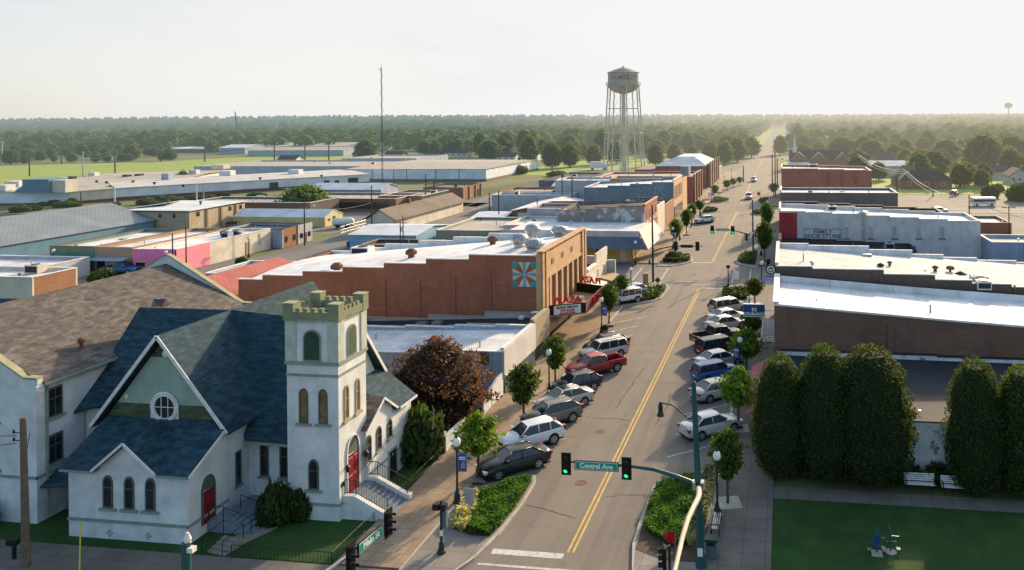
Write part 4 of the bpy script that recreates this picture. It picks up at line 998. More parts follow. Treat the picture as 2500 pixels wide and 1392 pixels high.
# rooftop machinery
for (u,v,r_,h_) in ((1268,603,.95,1.7),(1303,612,1.15,1.5),(1300,580,.9,1.8),(1367,578,1.05,1.5)):
    z_=8.9; x,y=G(u,v,z_); turbine(TH,x,y,z_-.15,r_,h_)
for (u,v) in ((1203,600),(1004,616),(822,630)):
    x,y=G(u,v,8.3); q=MB(); q.lathe([(.34,0),(.34,.35),(.62,.4),(.62,.75),(.3,1.0)],(x,y,zroof(x,y)-.05),10); q.build('roof_vent',M['rust'],TH)
rooftop_unit(TH,-52,90.2,6.3,2.2,1.6,.9,M['white_trim'])
# marquee
MQ=thing('marquee','black and red theatre marquee canopy with white letter boards','marquee',(-22.4,82,3))
ma,mb=78.2,87.2; xo=-20.6; zb,zt=2.55,3.75
b=MB(); b.prism([(-24.1,ma-1.2,zb),(xo,ma+.5,zb),(xo,mb-.5,zb),(-24.1,mb+1.0,zb)],(0,0,.15)); b.build('soffit',M['buff'],MQ)
def face(p,q,mm,name,d=0,z0=zb+.12,z1=zt,i0=0,i1=1,th=.1):
    p=Vector((p[0],p[1],0)); q=Vector((q[0],q[1],0)); u=(q-p).normalized(); nrm=Vector((u.y,-u.x,0))
    a=p.lerp(q,i0)+nrm*d; c_=p.lerp(q,i1)+nrm*d
    b=MB(); b.prism([(a.x,a.y,z0),(c_.x,c_.y,z0),(c_.x,c_.y,z1),(a.x,a.y,z1)],-nrm*th if d==0 else nrm*th); return b.build(name,mm,MQ),a,u,nrm
A=(-24.1,ma-1.2);Bp=(xo,ma+.5);Cp=(xo,mb-.5);Dp=(-24.1,mb+1.0)
for p,q,nm in ((A,Bp,'near'),(Bp,Cp,'street'),(Cp,Dp,'far')):
    face(p,q,M['black'] if nm!='street' else M['maroon'],'fascia')
_,a,u,nr=face(A,Bp,mat('letter_board',(.78,.8,.76),rough=.4),'letter_board',.012,zb+.2,zt-.1,.14,.86,.03)
org=Vector((A[0],A[1],0)).lerp(Vector((Bp[0],Bp[1],0)),.5)+nr*.05
for k_,(t_,mm) in enumerate((('BLACK WIDOW','black'),('SPACE JAM','neon_red'),('SNAKE EYES','neon_red'))):
    text_mesh('lettering',t_,M[mm],.30,lambda x,y,d,z_=zt-.32-k_*.3: tuple(org+u*x+Vector((0,0,z_+y))+nr*d),MQ,.02,bold=.012)
for p,q in ((A,Bp),(Cp,Dp)):
    P0=Vector((p[0],p[1],0)); Q0=Vector((q[0],q[1],0)); uu=(Q0-P0).normalized(); nn_=Vector((uu.y,-uu.x,0)); oo=P0.lerp(Q0,.5)+nn_*.02
    text_mesh('lettering','PLAZA',M['neon_red'],.95,lambda x,y,d: tuple(oo+uu*x+Vector((0,0,zt+.42+y))+nn_*d),MQ,.12,bold=.03)
P0=Vector((xo,(ma+mb)/2,0)); text_mesh('lettering','PLAZA',M['neon_red'],.9,lambda x,y,d: (xo+.03+d,(ma+mb)/2+x,zb+.72+y),MQ,.1,bold=.03)
b=MB(); b.box(-22.9,-21.9,82,83,zb+.15,zb+.9); b.build('rooftop_unit',M['galv'],MQ)
# white-fronted building past the theatre
F1=flat('shop_building','narrow cream painted brick shop with low grey roof past the theatre',-24.1,-48,92.5,103.6,M['cream'],M['greyroof'],M['white_trim'],[(-24.1,4.0),(-34,3.6)],frontm=M['cream'],front=4.25,par=1.0)
b=MB(); b.box(-24.35,-24.05,97.5,103.6,4.25,5.4); b.build('raised_parapet',M['cream'],F1)
b=MB(); b.box(-24.04,-23.9,92.7,97.4,4.1,4.32); b.build('coping',M['white_trim'],F1)
P=PX(-24.1)
for yy in (94.2,98.2,101.6): window(F1,P,yy,.7,2.2,3.4,'flat',frame=M['white_trim'],sill=False)
b=MB(); b.prism([(-24.05,99,2.0),(-22.4,99,1.6),(-22.4,103.5,1.6),(-24.05,103.5,2.0)],(0,0,.08)); b.build('awning',M['tanbrick'],F1)
b=MB(); b.prism([(-24.05,93.2,2.0),(-22.6,93.2,1.7),(-22.6,97.8,1.7),(-24.05,97.8,2.0)],(0,0,.08)); b.build('awning',M['white_trim'],F1)
b=MB(); b.box(-24.1,-23.0,103.6,104.2,0,3.5); b.build('side_lobby',M['greywall'],F1)
# red roofed building behind the theatre
g2=gabled('brick_building','low building with faded red metal roof and brick chimney behind the theatre',-72,-57.8,76,92,3.4,5.2,'y',M['orangebrick'],M['pinkroof'])
b=MB(); b.box(-66.0,-65.0,78.5,79.6,3,5.9); b.build('chimney',M['orangebrick'],g2)
flat('grey_building','long plain pale grey block wall building behind the red roof',-58,-77,94,103.2,M['greywall'],M['whiteroof2'],M['white_trim'],2.6)
# ================================================================ second block west
G1=thing('corner_shop','corner shop with deep blue slate mansard canopy over mustard walls','shop',(-34,127,0))
b=MB(); b.box(-45,-24.3,121.0,132.9,0,4.0); b.build('wall',M['yellowwall'],G1)
b=MB(); b.box(-45,-22.8,119.7,133,4.0,4.6); b.build('roof',M['whiteroof2'],G1)
b=MB(); b.box(-45,-22.6,119.5,119.7,4.2,5.1); b.build('parapet',M['greywall'],G1)
b=MB(); b.prism([(-45,119.5,4.2),(-22.6,119.5,4.2),(-21.0,117.8,2.6),(-45,117.8,2.6)],(0,0,-.1)); b.build('awning',M['awning'],G1)
b=MB(); b.prism([(-22.6,119.5,5.1),(-22.6,133,5.1),(-20.6,133,2.7),(-20.9,117.8,2.6)],(0,0,-.1)); b.build('awning',M['awning_light'],G1)
b=MB(); b.box(-30,-28.4,120.93,121,.9,2.4); b.build('window',M['dark_glass'],G1); b=MB(); b.box(-26,-25,120.93,121,.1,2.3); b.build('door',M['greywall'],G1)
b=MB(); b.box(-24.3,-24.2,122,132,.5,2.4); b.build('shopfront',M['dark_glass'],G1)
H1=flat('brick_shop','two storey brick shop with peeling white mural wall and dark stepped roof',-24.2,-40,133.1,146.5,M['peel'],M['greyroof'],M['darkwood'],[(-24.2,7.4),(-29,7.1),(-33,6.8),(-37,6.5)],frontm=M['redpaint'],front=7.6)
b=MB(); b.box(-24.45,-24.0,133.1,146.5,7.6,7.8); b.box(-24.2,-23.95,133.4,146.2,4.2,4.5); b.pieces('cornice',M['buff'],H1)
P=PX(-24.2)
for yy in (135,138.3,141.5,144.7): window(H1,P,yy,1.1,4.7,6.6,'round',frame=M['cream'])
b=MB(); b.box(-24.2,-24.1,133.6,146,.3,2.6); b.build('shopfront',M['dark_glass'],H1)
flat('rear_extension','low pale flat-roofed extension behind the peeling mural wall',-40.2,-50,133.5,146,M['cream'],M['whiteroof2'],M['white_trim'],3.8)
I1=flat('shop_building','plain pale shop front between the mural shop and the blue wall building',-24.2,-50,146.7,156,M['greywall'],M['greyroof'],M['whiteroof'],[(-24.2,5.6),(-36,5.2)],frontm=M['cream'],front=5.8)
I2=flat('shop_building','low brick shop front in front of the blue-grey mural wall',-24.2,-52,156.2,168.8,M['orangebrick'],M['greyroof'],M['tanbrick'],[(-24.2,4.6),(-38,4.2)],frontm=M['orangebrick'],front=4.9)
J1=flat('mural_building','tall blue-grey painted side wall building with faded white mural and white roof',-24.2,-44.4,169.0,184,M['bluegreywall'],M['whiteroof'],M['whiteroof'],[(-24.2,8.5),(-29,8.1),(-34,7.7),(-39,7.3)],frontm=M['buff'],front=9.0)
b=MB()
r2=random.Random(5)
for i in range(46):
    x=-27.0-r2.random()*5.5; z_=4.0+r2.random()*3.6-abs(x+29.5)*.3; a=r2.random()*.7; 
    b.prism([(x,168.99,z_),(x+.3+a,168.99,z_+.3+a*.6),(x+.15+a,168.99,z_+.45+a*.6)],(0,-.012,0))
b.build('mural',mat('faded_mural_white',(.42,.45,.46)),J1)
P=PX(-24.2)
for yy in (171,173.6,176.2,178.8,181.4): window(J1,P,yy,1.3,4.6,7.6,'flat',frame=M['buff'],sill=False)
b=MB(); b.box(-24.2,-24.1,169.5,183.5,.3,3.0); b.build('shopfront',M['dark_glass'],J1)
J2=flat('brick_shop','pale stone fronted shop next to the blue mural building',-24.2,-42,184.2,192.5,M['tanbrick'],M['whiteroof2'],M['buff'],8.0,frontm=M['buff'])
K1=flat('brick_block','red brick block with pilasters and long cream roof by the third crossing',-24.0,-50,205,224,M['redpaint'],M['tanroof'],M['whiteroof'],[(-24.0,6.9),(-38,6.7)],frontm=M['orangebrick'],front=7.4)
b=MB()
for yy in (205.0,211,217,222.8): b.box(-24.0,-23.6,yy,yy+1.3,0,7.6)
b.pieces('pilaster',M['orangebrick'],K1)
b=MB(); b.box(-27.6,-25.4,206,210,6,9.6); b.build('stair_tower',M['bluegreywall'],K1)
b=MB()
for i in range(12): b.box(-48+i*1.8,-47.75+i*1.8,204.9,205,4.0,6.5)
b.pieces('downpipe',M['white_trim'],K1)
K2=flat('grey_building','long pale grey shed with white roof beneath the water tower',-40,-58,192,203,M['greywall'],M['metalroof'],M['white_trim'],6.9)
L1=thing('hip_roofed_hall','brick hall with shining white hipped roof at the end of the shops','hall',(-33,262,0))
b=MB(); b.box(-41.5,-24.2,249,282,0,6.9); b.build('wall',M['redpaint'],L1)
b=MB(); b.add([(-42,248.5,6.9),(-24.6,248.5,6.9),(-24.6,282.5,6.9),(-42,282.5,6.9),(-35.5,256,9.6),(-29.5,256,9.6),(-29.5,276,9.6),(-35.5,276,9.6)],[[0,1,5,4],[1,2,6,5],[2,3,7,6],[3,0,4,7],[4,5,6,7]]); b.build('roof',M['whiteroof'],L1)
b=MB(); b.box(-24.9,-23.9,249,282,0,7.6); b.build('facade',M['orangebrick'],L1)
b=MB()
for yy in (249,257,265,273,280.4): b.box(-23.9,-23.5,yy,yy+1.6,0,8.3)
b.pieces('pilaster',M['orangebrick'],L1)
P=PX(-23.9)
for yy in (253.8,261.8,269.8,277.5): window(L1,P,yy,2.6,3.2,6.4,'round',frame=M['cream'],sill=False)
b=MB(); b.box(-49,-41.5,252,270,0,5.6); b.build('side_wing',M['brownbrick'],L1)
flat('shop_building','small light roofed shop beyond the hip roofed hall',-23.8,-36,285,296,M['tanbrick'],M['whiteroof'],M['white_trim'],[(-23.8,4.2)],frontm=M['tanbrick'])
flat('ivy_building','brick front half hidden by a green ivy screen between the brick blocks',-26,-44,228,246,M['brownbrick'],M['greyroof'],M['greyroof'],4.5)
# ================================================================ between the avenue and the railway street
LB=gabled('metal_workshop','light blue metal workshop with pale ridged roof on the back street',-76,-63.6,127.5,141,2.7,3.5,'x',M['metalblue'],M['metalroof'])
b=MB(); b.box(-76.05,-76,131,134,0,2.4); b.build('door',M['greywall'],LB)
flat('brick_building','low brown roofed brick building with tiled parapet by the blue workshop',-69.5,-57.2,119.7,125.6,M['darkbrick'],M['brownroof'],M['tanbrick'],2.3)
S1=flat('sage_building','grey-green rendered flat building with tan roof behind the theatre',-46,-62,132,150,M['sagewall'],M['tanroof'],M['white_trim'],3.0)
for xx in (-49,-53,-58): window(S1,PY(132),xx,.9,1.2,2.2,'flat',frame=M['rust'],pane=M['rust'])
W1=gabled('white_roof_store','white roofed store with orange brick flank and shutter door',-59.5,-47,164,184,2.6,3.7,'y',M['orangebrick'],M['whiteroof'])
b=MB(); b.box(-58,-49.5,163.93,164,.1,2.2); b.build('shutter_door',M['metalwhite'],W1)
gabled('lean_to','low pale lean-to beside the white roofed store',-67,-59.8,160,170,1.6,2.1,'x',M['metalbluegrey'],M['metalroof'])
flat('brick_building','flat brick building with bright cream roof up the back street',-59,-73,192,204,M['orangebrick'],M['tanroof'],M['orangebrick'],4.0)
flat('grey_building','windowless pale grey wall building on the railway street',-52,-72,184.6,191.5,M['greywall'],M['whiteroof2'],M['white_trim'],3.9)
gabled('grey_barn','grey metal gable shed with red rust edge near the back street',-63,-52,206,220,4.2,5.9,'x',M['metalbluegrey'],M['metalroof'])
SH=gabled('shingle_house','brown shingle roofed long house with pale brick wall beside the railway',-84.6,-78.4,148,182,2.5,4.6,'y',M['cream'],M['brownroof'],over=.6)
b=MB(); b.box(-81.8,-81.2,160,160.7,4.2,5.6); b.build('chimney',M['rust'],SH)
DB=flat('dark_shed','long dark grey windowless shed by the railway line',-74,-62,228,262,M['awning'],M['greyroof'],M['greyroof'],3.8)
# ================================================================ west of the railway street
RO=flat('brick_office','red brick office with pilasters and flat cream roof at the bend',-89.3,-101,207,221,M['orangebrick'],M['tanroof'],M['orangebrick'],3.6,frontm=M['orangebrick'])
b=MB()
for yy in (207,211.4,216,220): b.box(-89.3,-89.0,yy,yy+.5,0,3.6)
b.pieces('pilaster',M['tanbrick'],RO)
b=MB(); b.box(-96.5,-93.5,206.9,207,.9,2.3); b.build('window',M['dark_glass'],RO)
b=MB(); b.box(-89.3,-89.2,217.5,219,.2,2.2); b.build('door',M['dark_glass'],RO)
vent(RO,-93.5,212,3.3,.4,.5)
O2=flat('low_office','long low office with dark windows and cream flat roofs',-96,-124,182,196,M['brownbrick'],M['tanroof'],M['white_trim'],3.1)
b=MB(); b.box(-122,-98,181.9,182,.6,2.2); b.build('window',M['dark_glass'],O2)
O3=flat('low_office','brick office with glazed dark green corner and thin cream roof',-92,-104,188,204,M['orangebrick'],M['tanroof'],M['white_trim'],3.2,frontm=M['dkgreen'])
O4=flat('brick_building','dark brick flat building behind the big round tree',-110,-142,168,180,M['darkbrick'],M['tanroof'],M['white_trim'],3.6)
b=MB()
for i in range(4): b.box(-136+i*6,-132.5+i*6,167.93,168,.8,2.5)
b.pieces('window',M['dark_glass'],O4)
rooftop_unit(O4,-118,174,3.3,1.6,1.6,1.0,M['cream'])
gabled('metal_shed','small pale blue metal shed with roof lights behind the offices',-134,-112,204,214,3.2,4.6,'x',M['metalbluegrey'],M['metalroof'])
YS=gabled('yellow_shed','pale yellow gable ended metal shed with long grey roof',-119.5,-97.8,154.6,161.4,2.0,3.3,'x',M['paleyellow'],M['metalroof'],over=.1)
b=MB(); b.box(-97.8,-97.72,157.6,158.5,.1,1.9); b.build('door',M['black'],YS); b=MB(); b.box(-97.8,-97.72,155.8,156.6,1.1,1.6); b.build('window',M['rust'],YS)
# tan two-storey metal hall
TN=thing('tan_hall','tall tan metal hall with pale low pitched roof and square windows','hall',(-128,151,0))
YT=143.4; XA,XB=-136.6,-120.7
b=MB(); b.box(XA,XB,YT,160,0,4.6); b.build('wall',M['tanwall'],TN)
b=MB(); b.prism([(XA-.3,YT-.3,4.6),(XB+.3,YT-.3,4.55),(XB+.3,160.3,4.75),(XA-.3,160.3,4.75)],(0,0,.12)); b.build('roof',M['metalroof'],TN)
b=MB(); b.prism([(XA-.3,YT-.2,4.73),(-131,151,5.5),(XA-.3,160.3,4.88)],(0,0,-.02)); b.build('roof_slope',M['metalroof'],TN)
b=MB(); b.box(XA-.1,XB+.1,YT-.1,YT,4.35,4.6); b.box(XB,XB+.1,YT,160,4.4,4.62); b.pieces('gutter',M['greyroof'],TN)
P=PY(YT)
for u in (291,328,391,425): x,_=onY(u,525,YT); window(TN,P,x,.85,3.1,4.1,'flat',frame=M['sage'],sill=False)
P=PX(XB)
for yy in (145.8,155.2,158.6): window(TN,P,yy,.9,3.2,4.2,'flat',frame=M['rust'],sill=False)
b=MB()
for yy in (148.0,152.2,156.8): b.box(XB,XB+.2,yy,yy+.5,0,4.4)
b.pieces('pilaster',mat('dark_tan',(.24,.18,.11)),TN)
b=MB()
for u in (342,440): x,_=onY(u,535,YT); b.box(x-.8,x+.8,YT-.06,YT,2.4,2.75)
b.pieces('vent_grille',M['galv'],TN)
vent(TN,-133,152,5.0,.2,.6); vent(TN,-126,153,4.7,.2,.6)
# long barn running up to the tan hall
gabled('long_barn','long barn with broad pale grey roof and steel blue walls beside the tan hall',-149,-128.2,98,143.0,2.7,6.1,'y',M['metalteal'],M['barnroof'],over=.3)
WB=flat('white_building','small white rounded-corner block at the west edge with round vent',-122.6,-140,96.5,97.9 if False else 103,M['metalwhite'],M['whiteroof'],M['white_trim'],4.4)
b=MB(); b.disc((-127.5,96.48,3.4),(0,-1,0),.3,.06,14); b.build('vent',M['black'],WB)
# row of coloured shops along the side street, seen from their fronts
def shopfront(o,x0,x1,Y,band,basem,zc=2.0,canopy=None,cz=2.0,cd=1.6):
    b=MB(); b.box(x0,x1,Y-.06,Y,.05,zc); b.build('shopfront',basem,o)
    b=MB(); n=max(2,int((x1-x0)/1.8))
    for i in range(n):
        if i%3!=1: b.box(x0+(i+.2)*(x1-x0)/n,x0+(i+.85)*(x1-x0)/n,Y-.1,Y-.06,.4 if i%2 else .1,zc-.25)
    b.pieces('window',M['dark_glass'],o)
    if canopy: b=MB(); b.prism([(x0,Y,cz+.25),(x1,Y,cz+.25),(x1,Y-cd,cz),(x0,Y-cd,cz)],(0,0,.08)); b.build('awning',canopy,o)
PKY=105.6
A1=flat('green_shop','muted green painted shop front with brown upstand roof',-113,-105.2,PKY,124,M['greenwall'],M['whiteroof2'],M['rust'],3.8); shopfront(A1,-112.8,-105.4,PKY,None,M['brownroof'],2.0,M['greenwall'])
A2=flat('stone_shop','weathered tan painted shop front between the green and pink shops',-105.1,-98.6,PKY,126,M['tanbrick'],M['whiteroof2'],M['tanbrick'],3.75); shopfront(A2,-105,-98.8,PKY,None,M['greywall'],2.0,M['metalbluegrey'])
A3=flat('pink_shop','bright pink corner shop with white roof and long cream flank',-91.2,-98.5,PKY,127.5,M['cream'],M['whiteroof'],M['white_trim'],[(-91.2,3.6),(-95,3.5)],par=.3,frontm=M['cream'])
b=MB(); b.box(-98.5,-91.1,PKY-.08,PKY-.002,1.9,3.62); b.build('fascia',M['pinkfront'],A3)
b=MB(); b.box(-91.2,-91.1,PKY-.08,112.6,.05,3.58); b.build('side_panel',M['pink'],A3); shopfront(A3,-98.4,-91.3,PKY,None,M['pink'],1.8)
for yy in (119.5,122): rooftop_unit(A3,-93.5,yy,3.25,1.3,1.3,.9,M['metalbluegrey'])
b=MB(); b.box(-91.2,-91.12,121,122.1,0,2.2); b.build('door',M['tanbrick'],A3)
b=MB(); b.tube([(-91.1,124.6,1.2),(-91.1,124.6,3.2)],.06,6); b.tube([(-91.1,124.2,1.2),(-91.1,125,1.2)],.05,6); b.build('conduit',M['galv'],A3)
A4=flat('brick_shop','orange brick and pale block shop pair with tar roof further up the lane',-89.4,-102,128.2,137,M['metalbluegrey'],M['greyroof'],M['greyroof'],3.3,frontm=M['orangebrick'],front=3.5)
b=MB(); b.box(-89.4,-89.28,132.6,137,.0,3.55); b.build('block_front',M['greywall'],A4)
P=PX(-89.3)
for yy,w_ in ((129.3,.7),(131.6,.8)): window(A4,PX(-89.4),yy,w_,.9,2.0,'flat',frame=M['darkwood'],sill=False)
for yy,w_ in ((133.6,.9),(136.0,.8)): window(A4,PX(-89.28),yy,w_,1.0,1.9,'flat',frame=M['black'],sill=False)
b=MB(); b.box(-89.28,-89.2,134.5,135.2,.1,1.9); b.build('door',M['maroon'],A4)
# low white-roofed building in front of the pink row, at the west edge
N1=flat('flat_roof_store','wide low store with patched white roof at the west edge',-94.8,-132,86.2,92.6,M['cream'],M['whiteroof2'],M['white_trim'],3.3,frontm=M['orangebrick'])
rooftop_unit(N1,-99.5,91,2.9,2.0,1.4,1.1,M['cream']); vent(N1,-98,87.4,2.9,.12,.5); vent(N1,-108,89,2.9,.2,.4,M['galv']); vent(N1,-113,88,2.9,.15,.4)
N2=flat('flat_roof_store','second patched white roof behind the wide store',-103.5,-121.5,94.4,103.2,M['greywall'],M['whiteroof2'],M['white_trim'],2.7)
# ================================================================ the factory and warehouses
FA=thing('factory','long white factory with maroon base stripe and broad dusty roofs','factory',(-190,225,0))
def seg(p,q,h,d,wallm,stripe=.9,roofm=None,hr=None):
    p=Vector((p[0],p[1],0)); q=Vector((q[0],q[1],0)); u=(q-p).normalized(); n_=Vector((-u.y,u.x,0))
    b=MB(); b.prism([p,q,q+n_*d,p+n_*d],(0,0,h)); b.build('wall',wallm,FA)
    if stripe: b=MB(); b.prism([p-n_*.08,q-n_*.08,q-n_*.01,p-n_*.01],(0,0,stripe)); b.build('base_stripe',M['maroon'],FA)
    b=MB(); b.prism([p-n_*.3+Vector((0,0,h)),q-n_*.3+Vector((0,0,h)),q+n_*d*.5+Vector((0,0,hr or h+.5)),p+n_*d*.5+Vector((0,0,hr or h+.5))],(0,0,.12)); b.prism([p+n_*d*.5+Vector((0,0,hr or h+.5)),q+n_*d*.5+Vector((0,0,hr or h+.5)),q+n_*d+Vector((0,0,h)),p+n_*d+Vector((0,0,h))],(0,0,.12)); b.build('roof',roofm or M['tanroof'],FA)
seg((-194,202),(-146,258),3.5,34,M['factory_white'],.9,M['creamroof'])
seg((-230,186),(-199,192),3.6,52,M['factory_white'],.5,M['tanroof'],3.9)
seg((-199,192),(-194,202),3.4,30,M['cream'],.7)
seg((-232,215),(-196,228),3.6,52,M['cream'],0,M['tanroof'],4.2)
b=MB(); b.box(-197.9,-197.0,0,1,0,.01); 
for (t_,w_,h_) in ((.56,2.6,2.6),(.79,1.8,2.2),(.84,1.4,2.0),(.9,3.4,2.6)):
    p=Vector((-194,202,0)).lerp(Vector((-146,258,0)),t_); u=Vector((48,56,0)).normalized(); n_=Vector((u.y,-u.x,0))
    b=MB(); b.prism([p+n_*.1,p+u*w_+n_*.1,p+u*w_+n_*.02,p+n_*.02],(0,0,h_)); b.build('door',M['greyroof'],FA)
for (u,v,w_,d_,h_,mm) in ((229,432,2.6,2,1.6,'white_trim'),(409,440,2.6,2.2,2.2,'metalbluegrey'),(475,427,2.8,2,1.8,'metalwhite'),(555,428,4.4,2.6,1.6,'white_trim'),(722,425,4,2.6,1.6,'white_trim'),(540,412,5,4,1.6,'cream'),(175,438,2,2,1,'greyroof'),(310,433,2,2,.9,'greyroof'),(340,431,2,2,.9,'greyroof'),(150,440,3,2,1.0,'galv'),(40,455,5,3,1.6,'white_trim'),(15,465,3,3,1.6,'white_trim')):
    x,y=G(u,v,3.9); rooftop_unit(FA,x,y,3.9,w_,d_,h_,M[mm],top=False)
for (u,v) in ((236,446),(260,448),(325,446),(377,450),(447,456),(635,438),(785,432)):
    x,y=G(u,v,4); vent(FA,x,y,3.9,.28,.4,M['greyroof'])
# blue penthouse
x,y=G(88,470,3.6); b=MB(); b.box(x-4.4,x+4.0,y,y+6,3.5,7.2); b.prism([(x-4.4,y,3.5),(x-4.4,y,5.4),(x-7.5,y,3.5)],(0,6,0)); b.build('penthouse',M['metalteal'],FA)
b=MB(); b.box(x+4.05,x+8.2,y+1,y+5,3.5,6.9); b.build('penthouse',M['cream'],FA)
x,y=G(20,495,0); b=MB(); b.box(x-6,x+3.4,y-.4,y+.2,0,1.9); b.build('loading_door',M['maroon'],FA)
WH=thing('warehouse','huge pale warehouse with flat cream roof and white ribbed walls','warehouse',(-135,300,0))
b=MB(); b.box(-162,-107.6,270.5,331,0,4.5); b.build('wall',M['factory_white'],WH)
b=MB(); b.add([(-162.4,270.1,4.5),(-107.2,270.1,4.5),(-107.2,331.4,4.5),(-162.4,331.4,4.5),(-162.4,300,5.3),(-107.2,300,5.3)],[[0,1,5,4],[4,5,2,3],[1,2,5],[3,0,4]]); b.build('roof',M['tanroof'],WH)
b=MB(); b.box(-162.1,-107.5,270.35,270.5,0,.8); b.box(-107.6,-107.45,270.5,331,0,.8); b.pieces('base_stripe',M['brownroof'],WH)
b=MB()
for xx in (-160,-152,-143.5,-138.4,-127,-118): b.box(xx,xx+.18,270.38,270.5,.8,4.4)
b.pieces('downpipe',M['greyroof'],WH)
vent(WH,-113,322,4.7,.5,.7)
for i,(x0,x1,y0_,y1_,h) in enumerate(((-240,-165,288,330,4.4),(-205,-168,338,372,4.8))):
    flat('warehouse',['wide tan roofed warehouse behind the white factory','farther tan roofed warehouse behind the first'][i],x1,x0,y0_,y1_,M['metalbluegrey'],M['tanroof'],M['cream'],h)
# far sheds beyond the field
for i,(u0,u1,vb,vt,dep,wm,rm,lab) in enumerate(((610,835,381,362,34,'metalbluegrey','tanroof','long blue-grey shed far beyond the bright field'),(597,870,372,352,60,'cream','tanroof','broad cream warehouse far beyond the bright field'),(535,596,376,355,26,'metalbluegrey','metalroof','small blue-grey gable shed beyond the field'),(402,500,373,360,20,'brownbrick','metalroof','long brick lodge with pale roof beyond the field'),(508,560,366,354,18,'cream','metalroof','little pale roofed shed at the far field edge'),(900,1040,358,334,60,'cream','whiteroof2','tall cream warehouse far off behind the dark cedar'))):
    xa,ya=G(u0,vb); xb,yb=G(u1,vb); h=hgt((u0+u1)/2,vb,vt)*.72; yy=(ya+yb)/2
    gabled('far_shed',lab,xa,xb,yy,yy+dep,h,h*1.4,'x',M[wm],M[rm],cat='shed')

# ---------------------------------------------------------------- back-lot clutter
def bin_box(x,y,rz,label,m,w_=1.9,d=1.2,h=1.2):
    o=thing('skip_bin',label,'bin',(x,y,0),rz); b=MB(); b.prism([(-w_/2,-d/2,.1),(w_/2,-d/2,.1),(w_/2,-d/2,h),(-w_/2,-d/2,h*.8)],(0,d,0)); b.build('body',m,o,local=True); b=MB(); b.prism([(-w_/2,-d/2,h*.8+.01),(w_/2,-d/2,h+.01),(w_/2,-d/2,h+.06),(-w_/2,-d/2,h*.8+.06)],(0,d,0)); b.build('lid',M['black'],o,local=True)
bin_box(-118.5,152.8,0,'dark green rubbish skip beside the tan hall',M['dkgreen']); bin_box(-77.4,131,1.2,'blue rubbish skip by the light blue workshop',M['sign_blue']); bin_box(-62.5,153,.4,'dark rubbish skip behind the sage building',M['greyroof']); bin_box(27,155,.2,'green rubbish skip behind the lettered building',M['dkgreen']); bin_box(33,138,.5,'brown rubbish skip beside the tall car park pole',M['rust'])
for i,(x0,y0,x1,y1) in enumerate(((-118,154,-105,154.4),(-88.9,146,-89.2,156),(30,180,52,182))):
    o=thing('wire_fence',['grey wire fence in front of the yellow shed','wire fence along the railway street lot','wire fence along the back of the car park'][i],'fence',(x0,y0,0)); railing(o,[(x0,y0,0),(x1,y1,0)],1.4,M['galv'],1.2,'fence_panel',(1.0,.5,.1))
# ================================================================ east side of the avenue
XR=-1.0
# near low shop with dark roof, peeling white flank behind the park trees
E1=flat('low_shop','low shop with dark tar roof and peeling white painted flank facing the park',XR,42,51.2,65.6,M['peel2'],M['greyroof'],M['greyroof'],[(XR,3.4),(12,3.3)],frontm=M['white_trim'],front=3.6,par=.35)
b=MB(); b.prism([(XR-.02,55.0,3.0),(XR-.02,65.4,3.0),(XR-1.9,65.4,2.0),(XR-1.9,55.0,2.0)],(0,0,-.08)); b.build('awning',M['redawning'],E1)
b=MB(); b.box(XR-.08,XR,55.2,65.2,.3,1.9); b.build('shopfront',M['dark_glass'],E1)
# white roofed brick building
E2=thing('brick_store','brown brick store with gleaming white sloping roof above the park','store',(20,71,0))
b=MB(); ya,yb=65.7,77.4
pf=[(XR,7.2),(5.5,6.75),(13,6.25),(22,5.75),(42,4.9)]
for (y0,y1) in ((ya,ya+.3),(yb-.3,yb)):
    pts=[(XR,y0,0)]+[(x,y0,z_) for x,z_ in pf]+[(42,y0,0)]; b.prism(pts,(0,y1-y0,0))
b.box(XR,XR+.3,ya+.3,yb-.3,0,7.3); b.build('wall',M['brownbrick'],E2)
b=MB()
for i in range(4):
    (x0,z0),(x1,z1)=pf[i],pf[i+1]; b.add([(x0,ya-.05,z0+.03),(x1,ya-.05,z1+.03),(x1,yb-.32,z1-.55),(x0,yb-.32,z0-.55)],[[0,1,2,3]])
b.build('roof',M['whiteroof'],E2)
b=MB()
for i in range(4):
    (x0,z0),(x1,z1)=pf[i],pf[i+1]
    b.prism([(x0,ya-.1,z0+.04),(x1,ya-.1,z1+.04),(x1,ya-.1,z1-.12),(x0,ya-.1,z0-.12)],(0,.08,0))
    b.prism([(x0,yb-.42,z0+.1),(x1,yb-.42,z1+.1),(x1,yb-.42,z1-.8),(x0,yb-.42,z0-.8)],(0,.1,0))
b.box(XR-.12,XR+.42,ya-.1,yb,7.3,7.42); b.pieces('coping',M['whiteroof'],E2)
b=MB()
for x in (8.2,21.0): b.box(x,x+.45,ya-.12,ya,0,pf[1][1]-1.0)
b.pieces('buttress',M['brownbrick'],E2)
b=MB(); b.box(XR-.08,XR,66.2,77,.3,2.6); b.build('shopfront',M['dark_glass'],E2)
b=MB()
for i in range(13): b.box(XR-1.25,XR-.02,69.2+i*.62,69.32+i*.62,3.0,3.1)
for xx in (XR-1.25,XR-.75,XR-.25): b.box(xx-.05,xx+.05,69.1,76.8,2.9,3.0)
b.build('canopy_frame',M['metalwhite'],E2)
for (x,y) in ((2.6,69.0),(3.4,67.2),(12,68)): vent(E2,x,y,6.0,.06,.9,M['greyroof'],cap=False)
